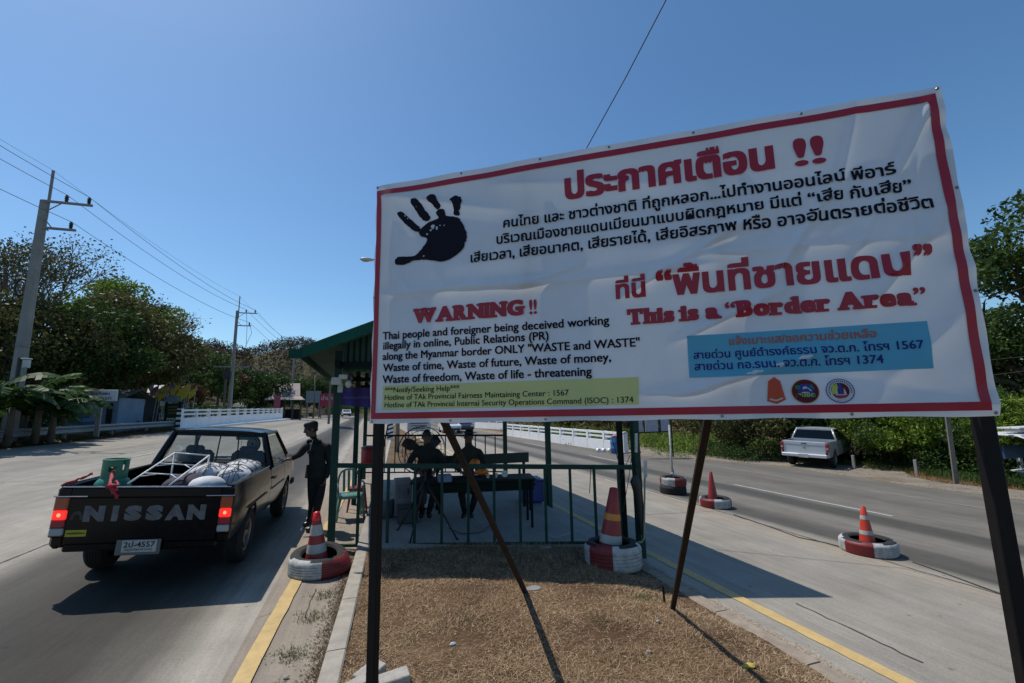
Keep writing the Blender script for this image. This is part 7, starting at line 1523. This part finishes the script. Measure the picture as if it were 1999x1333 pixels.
bldg('building', 'low blue and pale blue building half hidden behind the banana plants', 'building', 92, 232, 36, .62, 3.0, 3.5, [('blue_dado', 0, .68, 0, .36, M_bl2, .05), ('opening', .05, .28, .42, .95, M_drk, .04), ('poster', .45, .60, .45, .8, M_bl2, .04), ('poster', .66, .78, .5, .8, M_whs, .04), ('door', .84, .92, 0, .85, M_drk, .06)], (.6, .5, M_gsh))
bldg('shop', 'brown shuttered shop with open dark doorway beside the blue building', 'shop', 234, 282, 47, .62, 3.2, 3, [('shutter', .05, .30, 0, .8, M_brn, .06), ('shutter', .35, .60, 0, .8, M_brn, .06), ('shutter', .66, .95, 0, .8, M_brn, .06)], (.5, .5, M_rus), M_drk)
bldg('house', 'small white house with pale roof behind the yellow flags', 'house', 286, 334, 56, .62, 4.2, 5, [('door', .45, .62, .0, .6, M_drk, .05), ('window', .12, .32, .25, .6, M_drk, .05), ('window', .70, .9, .25, .6, M_drk, .05)], (.9, .5, M_whs), M_whs)
fb = thing('fence', 'white balustrade fence below the yellow flags', 'fence', base_at(345, 50)); a, b = P3(280, 790, 50), P3(425, 790, 50); FO = Vector(base_at(345, 50))
mb = MB(); mb.box(((a.x+b.x)/2, 50, 1.95), (b.x-a.x, .12, .12)); mb.obj('top_rail', M_whs, fb, org=FO); mb = MB(); mb.box(((a.x+b.x)/2, 50, 1.0), (b.x-a.x, .2, .75)); mb.obj('plinth', M_bl1, fb, org=FO)
n = int((b.x-a.x)/.32)
for i in range(n+1):
    x = a.x+(b.x-a.x)*i/n
    if i == 0: mb = MB(); mb.lathe([(.04, 0), (.07, .15), (.03, .3), (.06, .45), (.04, .55)], 8, (x-FO.x, 0, 1.36-FO.z)); b0o = mb.obj('baluster', M_whs, fb)
    else: q = b0o.copy(); col.objects.link(q); q.location.x = x-a.x
sg = thing('memorial_sign', 'dark green framed signboard with little grey gabled roof', 'sign', base_at(338, 44)); s0_ = P3(321, 800, 44); s1_ = P3(355, 766, 44); w_ = s1_.x-s0_.x
mb = MB(); mb.box((0, 0, 1.55), (w_*.9, .08, 1.2)); mb.obj('board', mat('green_black_board', (.02, .035, .02), .4), sg)
for x in (-.45, .45): mb = MB(); mb.box((x*w_, 0, 1.15), (.14, .14, 2.3)); mb.obj('post', M_drk, sg)
for s in (-1, 1): mb = MB(); mb.add([(-w_*.55, s*.5, 2.25), (w_*.55, s*.5, 2.25), (w_*.40, 0, 2.75), (-w_*.40, 0, 2.75)], [(0, 1, 2, 3)]); mb.obj('roof_slope', mat('blue_grey_roof', (.16, .22, .24), .7), sg)
for z in (1.35, 1.6, 1.85): mb = MB(); mb.box((0, -.045, z), (w_*.6, .004, .07)); mb.obj('text_line', mat('gold_line', (.25, .2, .06), .5), sg)
M_yf = mat('yellow_flag_cloth', (.62, .50, .03), .7); M_pf = mat('purple_flag_cloth', (.28, .16, .30), .7)
def flag(label, px, py, Y, m, h, s, seed):
    p = P3(px, py, Y); rg_ = random.Random(seed); r = thing('flag', label, 'flag', (p.x, Y, .65), group='yellow and violet flags by the fence'); H = p.z-.65; mb = MB(); mb.tube((0, 0, 0), (.25, 0, H+.5), .02, n=5); mb.obj('flagpole', M_whs, r)
    s *= .85
    mb = MB(); A = []
    for i in range(6):
        t = i/5; A.append([(.25*(H/(H+.5))-t*s*.8+.04*math.sin(t*9+j), .05*math.sin(t*7+j*2+seed), H+.35-j*s*.22-t*s*.75-.05*j*t) for j in range(5)])
    mb.grid(A); mb.obj('cloth', m, r, smooth=True)
for i, (px, py, m, s) in enumerate(((281, 768, M_yf, 1.0), (303, 765, M_pf, .7), (308, 770, M_yf, .6), (318, 767, M_pf, .7), (326, 757, M_yf, .9), (322, 766, M_yf, .9), (337, 758, M_pf, .8), (346, 756, M_yf, .9), (358, 766, M_yf, 1.0), (362, 762, M_yf, 1.0), (365, 766, M_yf, .9), (376, 770, M_yf, .7))):
    flag(('leftmost large yellow flag', 'faded violet flag beside the leftmost yellow one', 'small low yellow flag left of the green signboard', 'violet flag left of the green signboard', 'upper yellow flag above the green signboard', 'lower yellow flag above the green signboard', 'violet flag right of the green signboard', 'pale yellow flag above the signboard roof', 'left flag of the dense yellow cluster', 'middle flag of the dense yellow cluster', 'right flag of the dense yellow cluster', 'rightmost small yellow flag')[i], px, py-6, 44, m, 0, s, i)
# pavilion
pv = thing('pavilion', 'roadside pavilion with two-tier weathered tin roof beyond the left bridge', 'pavilion', base_at(562, 80)); PV = Vector(base_at(562, 80))
def q3(px, py, dy=0): p = atY(px, py, 80+dy); return p-PV
M_tin = mat('weathered_pinkish_tin', (.30, .25, .23), .8, var=.2, scale=1, dirt=(.22, .13, .11))
mb = MB(); mb.add([q3(532, 773, -2), q3(586, 773, -2), q3(586, 748, 1), q3(536, 748, 1)], [(0, 1, 2, 3)]); mb.add([q3(532, 776, -2), q3(586, 776, -2), q3(586, 751, 1), q3(536, 751, 1)], [(3, 2, 1, 0)]); mb.obj('upper_roof', M_tin, pv)
mb = MB(); mb.add([q3(514, 780, -3.5), q3(596, 780, -3.5), q3(584, 771, -1.5), q3(534, 771, -1.5)], [(0, 1, 2, 3)]); mb.add([q3(514, 782, -3.5), q3(596, 782, -3.5), q3(584, 775, -1.5), q3(534, 775, -1.5)], [(3, 2, 1, 0)]); mb.obj('lower_roof', M_tin, pv)
for px in (540, 556, 572, 588): a = q3(px, 781, -1.5); mb = MB(); mb.box((a.x, a.y, (a.z-.3)/2), (.25, .25, a.z+.3)); mb.obj('post', M_bark, pv)
mb = MB(); a, b = q3(538, 806, 0), q3(585, 790, 0); mb.box(((a.x+b.x)/2, 1.0, .9), (b.x-a.x, .2, 1.8)); mb.obj('back_wall', M_drk, pv)
rb_ = thing('banner_post', 'narrow pink and white vertical banner by the pavilion', 'banner', base_at(540, 76)); mb = MB(); a = atY(540, 772, 76); mb.box((0, 0, a.z-.65-1.5), (.9, .08, 3.0)); mb.obj('cloth', mat('pink_banner', (.38, .08, .12), .7), rb_); mb = MB(); mb.box((0, .1, (a.z-.65)/2), (.12, .12, a.z-.65)); mb.obj('pole', M_whs, rb_)
def hoard(label, x0, x1, y0, y1, Y, m, txt=None):
    a, b = P3(x0, y0, Y), P3(x1, y1, Y); r = thing('hoarding', label, 'hoarding', ((a.x+b.x)/2, Y, .7)); mb = MB(); mb.box((0, 0, (a.z+b.z)/2-.7), (b.x-a.x, .15, a.z-b.z)); bd_ = mb.obj('panel', m, r)
    for s in (-.4, .4): mb = MB(); mb.box((s*(b.x-a.x), .15, (b.z-.7)/2+.3), (.2, .15, b.z-.7+.6)); mb.obj('post', M_cpole, r)
    if txt: o = text_obj(txt, 'lettering', mat('hoarding_white', (.5, .35, .38), .6), bd_, Vector((-(b.x-a.x)*.42, -.08, (a.z+b.z)/2-.7)), (1, 0, 0), (0, 0, 1), (b.x-a.x)*.75, None, .03, .01); o['kind'] = 'stuff'
hoard('plain grey-blue hoarding beside the red one', 598, 626, 763, 786, 92, mat('greyblue_panel', (.22, .25, .26), .7)); hoard('dark red hoarding with faint white Thai text', 625, 654, 768, 793, 88, mat('dark_red_panel', (.30, .02, .05), .6), 'ด่านฯ')
mb = MB(); aw = [P3(606, 702, 60), P3(640, 703, 58), P3(655, 725, 50), P3(628, 727, 52)]
awr = thing('canopy', 'grey sheet canopy on a pale post glimpsed left of the shelter post', 'canopy', (aw[2].x-.6, 50, .6)); AO = Vector((aw[2].x-.6, 50, .6))
mb = MB(); mb.add([aw[0], aw[1], aw[2], aw[3]], [(0, 1, 2, 3)]); mb.add([p-Vector((0, 0, .12)) for p in aw], [(3, 2, 1, 0)]); mb.obj('sheet', M_gsh, awr, org=AO); p = P3(646, 728, 50); mb = MB(); mb.box((p.x, 50, (p.z+.6)/2), (.22, .22, p.z-.6)); mb.obj('post', M_gsh, awr, org=AO)
bldg('hut', 'grey low roofed hut in the bushes left of the pavilion', 'hut', 462, 498, 84, .7, 2.9, 4, [], (1.0, .6, M_gsh), M_drk)
# ---- grass and litter: stuff
def blades(name, P_, L, wd, m, rng, flat=.15, curl=0):
    n = len(P_); a = rng.uniform(0, 2*np.pi, n); el = np.abs(rng.normal(0, flat, n)); d = np.column_stack([np.cos(a)*np.cos(el), np.sin(a)*np.cos(el), np.sin(el)]); s = np.column_stack([-np.sin(a), np.cos(a), np.zeros(n)])*wd; l_ = L*rng.uniform(.4, 1.2, n)[:, None]
    V = np.stack([P_-s, P_+s, P_+d*l_], 1).reshape(-1, 3); F = np.arange(n*3).reshape(-1, 3); o = np_mesh(name, V, F, m); o['kind'] = 'stuff'; return o
F_straw = leaf_mat('dry_straw', [(.10, .055, .03), (.25, .155, .085), (.46, .33, .20), (.70, .56, .37)], .9, .1)
rng = np.random.default_rng(3); n = 130000; y = 1.8+4.9*rng.uniform(0, 1, n)**1.0; t = rng.uniform(0, 1, n); x = np.array([KX(b)+.15 for b in y]); x = x+t*(RK-.02-x)
dens = np.sin(x*3.1+y*2.3)*np.sin(y*4.1-x*2)*.5+.5; keep = rng.uniform(size=n) < .12+.88*dens; x, y = x[keep], y[keep]
z = np.array([dirt_z(a, b) for a, b in zip(x, y)]); ok = y < 6.66-.187*(x+.1); P_ = np.column_stack([x, y, z+.004])[ok]; blades('dry_grass', P_, .060, .0018, F_straw, rng, .28)
tuft = rng.uniform(size=(60, 2))*[3.2, 4.4]+[0.05, 2.2]; c = tuft[rng.integers(0, 60, 9000)]+rng.normal(size=(9000, 2))*.05; c = c[(c[:, 0] < RK) & (c[:, 1] < 6.2-.187*c[:, 0])]; blades('dry_grass_tufts', np.column_stack([c, [dirt_z(a, b) for a, b in c]]), .085, .002, F_straw, rng, .8)
fr_ = np.column_stack([rng.uniform(0, 3.4, 2600), np.zeros(2600)]); fr_[:, 1] = 6.64-.187*(fr_[:, 0]+.1)-np.abs(rng.normal(0, .05, 2600)); blades('dry_grass_edge', np.column_stack([fr_, [dirt_z(a, b) for a, b in fr_]]), .09, .002, F_straw, rng, .8)
gw = np.column_stack([rng.uniform(.3, 3.1, 26), rng.uniform(2.3, 4.6, 26)]); c = gw[(rng.uniform(0, 1, 1500)**2*26).astype(int)]+rng.normal(size=(1500, 2))*.06; blades('green_weeds', np.column_stack([c, [dirt_z(a, b) for a, b in c]]), .045, .0028, F_mid, rng, .7)
c = np.column_stack([rng.uniform(0, 3.35, 900), rng.uniform(2.0, 6.0, 900)]); c = c[c[:, 0] > KX(4)+.2]; Pq = np.column_stack([c, [dirt_z(a, b)+.008 for a, b in c]]); V, F = quads(Pq, .035, .55, rng); V[:, 2] = np.repeat(Pq[:, 2], 4)+(V[:, 2]-np.repeat(Pq[:, 2], 4))*.3; o = np_mesh('fallen_leaves', V, F, leaf_mat('fallen_dead_leaves', [(.06, .03, .015), (.18, .10, .05), (.36, .26, .15), (.10, .06, .04)], .9, .1)); o['kind'] = 'stuff'
# gutter debris along the left kerb
y = rng.uniform(2, 7, 5000); x = np.array([KX(b) for b in y])-np.abs(rng.normal(0, .07, 5000))-.005; blades('gutter_litter', np.column_stack([x, y, [G(a, b)+.006 for a, b in zip(x, y)]]), .035, .003, F_dry, rng, .25)
gc_ = np.array([[-.55, 4.2], [-.48, 4.9], [-.62, 3.7], [-.4, 5.4]]); c = gc_[rng.integers(0, 4, 700)]+rng.normal(size=(700, 2))*.07; blades('gutter_weeds', np.column_stack([c, [G(a, b)+.004 for a, b in c]]), .05, .003, F_olive, rng, .6)
y = rng.uniform(2, 6, 2500); x = RK+.16+np.abs(rng.normal(0, .06, 2500)); blades('gutter_litter', np.column_stack([x, y, [G(a, b)+.006 for a, b in zip(x, y)]]), .03, .0025, F_straw, rng, .2)
# verge litter (left) and grass (right, along the gravel)
n = 26000; y = 14+rng.uniform(0, 1, n)**1.4*40; x = -12.7-np.abs(rng.normal(0, 1.1, n)); blades('leaf_litter', np.column_stack([x, y, [verge_z(a, b)+.01 for a, b in zip(x, y)]]), .13, .025, F_dry, rng, .35)
n = 9000; y = 14+rng.uniform(0, 1, n)*34; x = -13.0-np.abs(rng.normal(0, .9, n)); k_ = np.sin(y*.9)*np.sin(y*.37+1) > .15; x, y = x[k_], y[k_]; blades('verge_grass', np.column_stack([x, y, [verge_z(a, b) for a, b in zip(x, y)]]), .30, .012, F_mid, rng, 1.0)
n = 26000; y = rng.uniform(3, 24, n); x = np.array([EDGE(b) for b in y])+2.0+np.abs(rng.normal(0, 1.2, n))+np.where((y > 12) & (y < 20), 1.2, 0); blades('dry_verge_grass', np.column_stack([x, y, np.full(n, -1.08)]), .20, .008, leaf_mat('orange_dry_grass', [(.16, .08, .03), (.28, .16, .07), (.20, .17, .08)], .9, .1), rng, .7)
n = 30000; y = rng.uniform(3, 24, n); x = np.array([EDGE(b) for b in y])+3.0+np.abs(rng.normal(0, 2.2, n))+np.where((y > 12) & (y < 20), 1.5, 0); blades('verge_grass', np.column_stack([x, y, np.full(n, -1.06)]), .34, .012, F_mid, rng, 1.0)
# loose stones on the gravel shoulder
n = 9000; y = rng.uniform(2, 22, n); x = np.array([EDGE(b) for b in y])-.4+np.abs(rng.normal(0, 1.1, n)); z = np.array([G(a, b) for a, b in zip(x, y)])+.02
o_ = np.array([[0, 0, 1], [1, 0, 0], [-.5, .87, 0], [-.5, -.87, 0]])*.022; s_ = rng.uniform(.4, 1.4, n)[:, None, None]; V = (np.column_stack([x, y, z])[:, None, :]+o_[None]*s_).reshape(-1, 3); F = (np.arange(n)[:, None, None]*4+np.array([[0, 1, 2], [0, 2, 3], [0, 3, 1]])[None]).reshape(-1, 3); o = np_mesh('loose_gravel', V, F, M_gravel); o['kind'] = 'stuff'
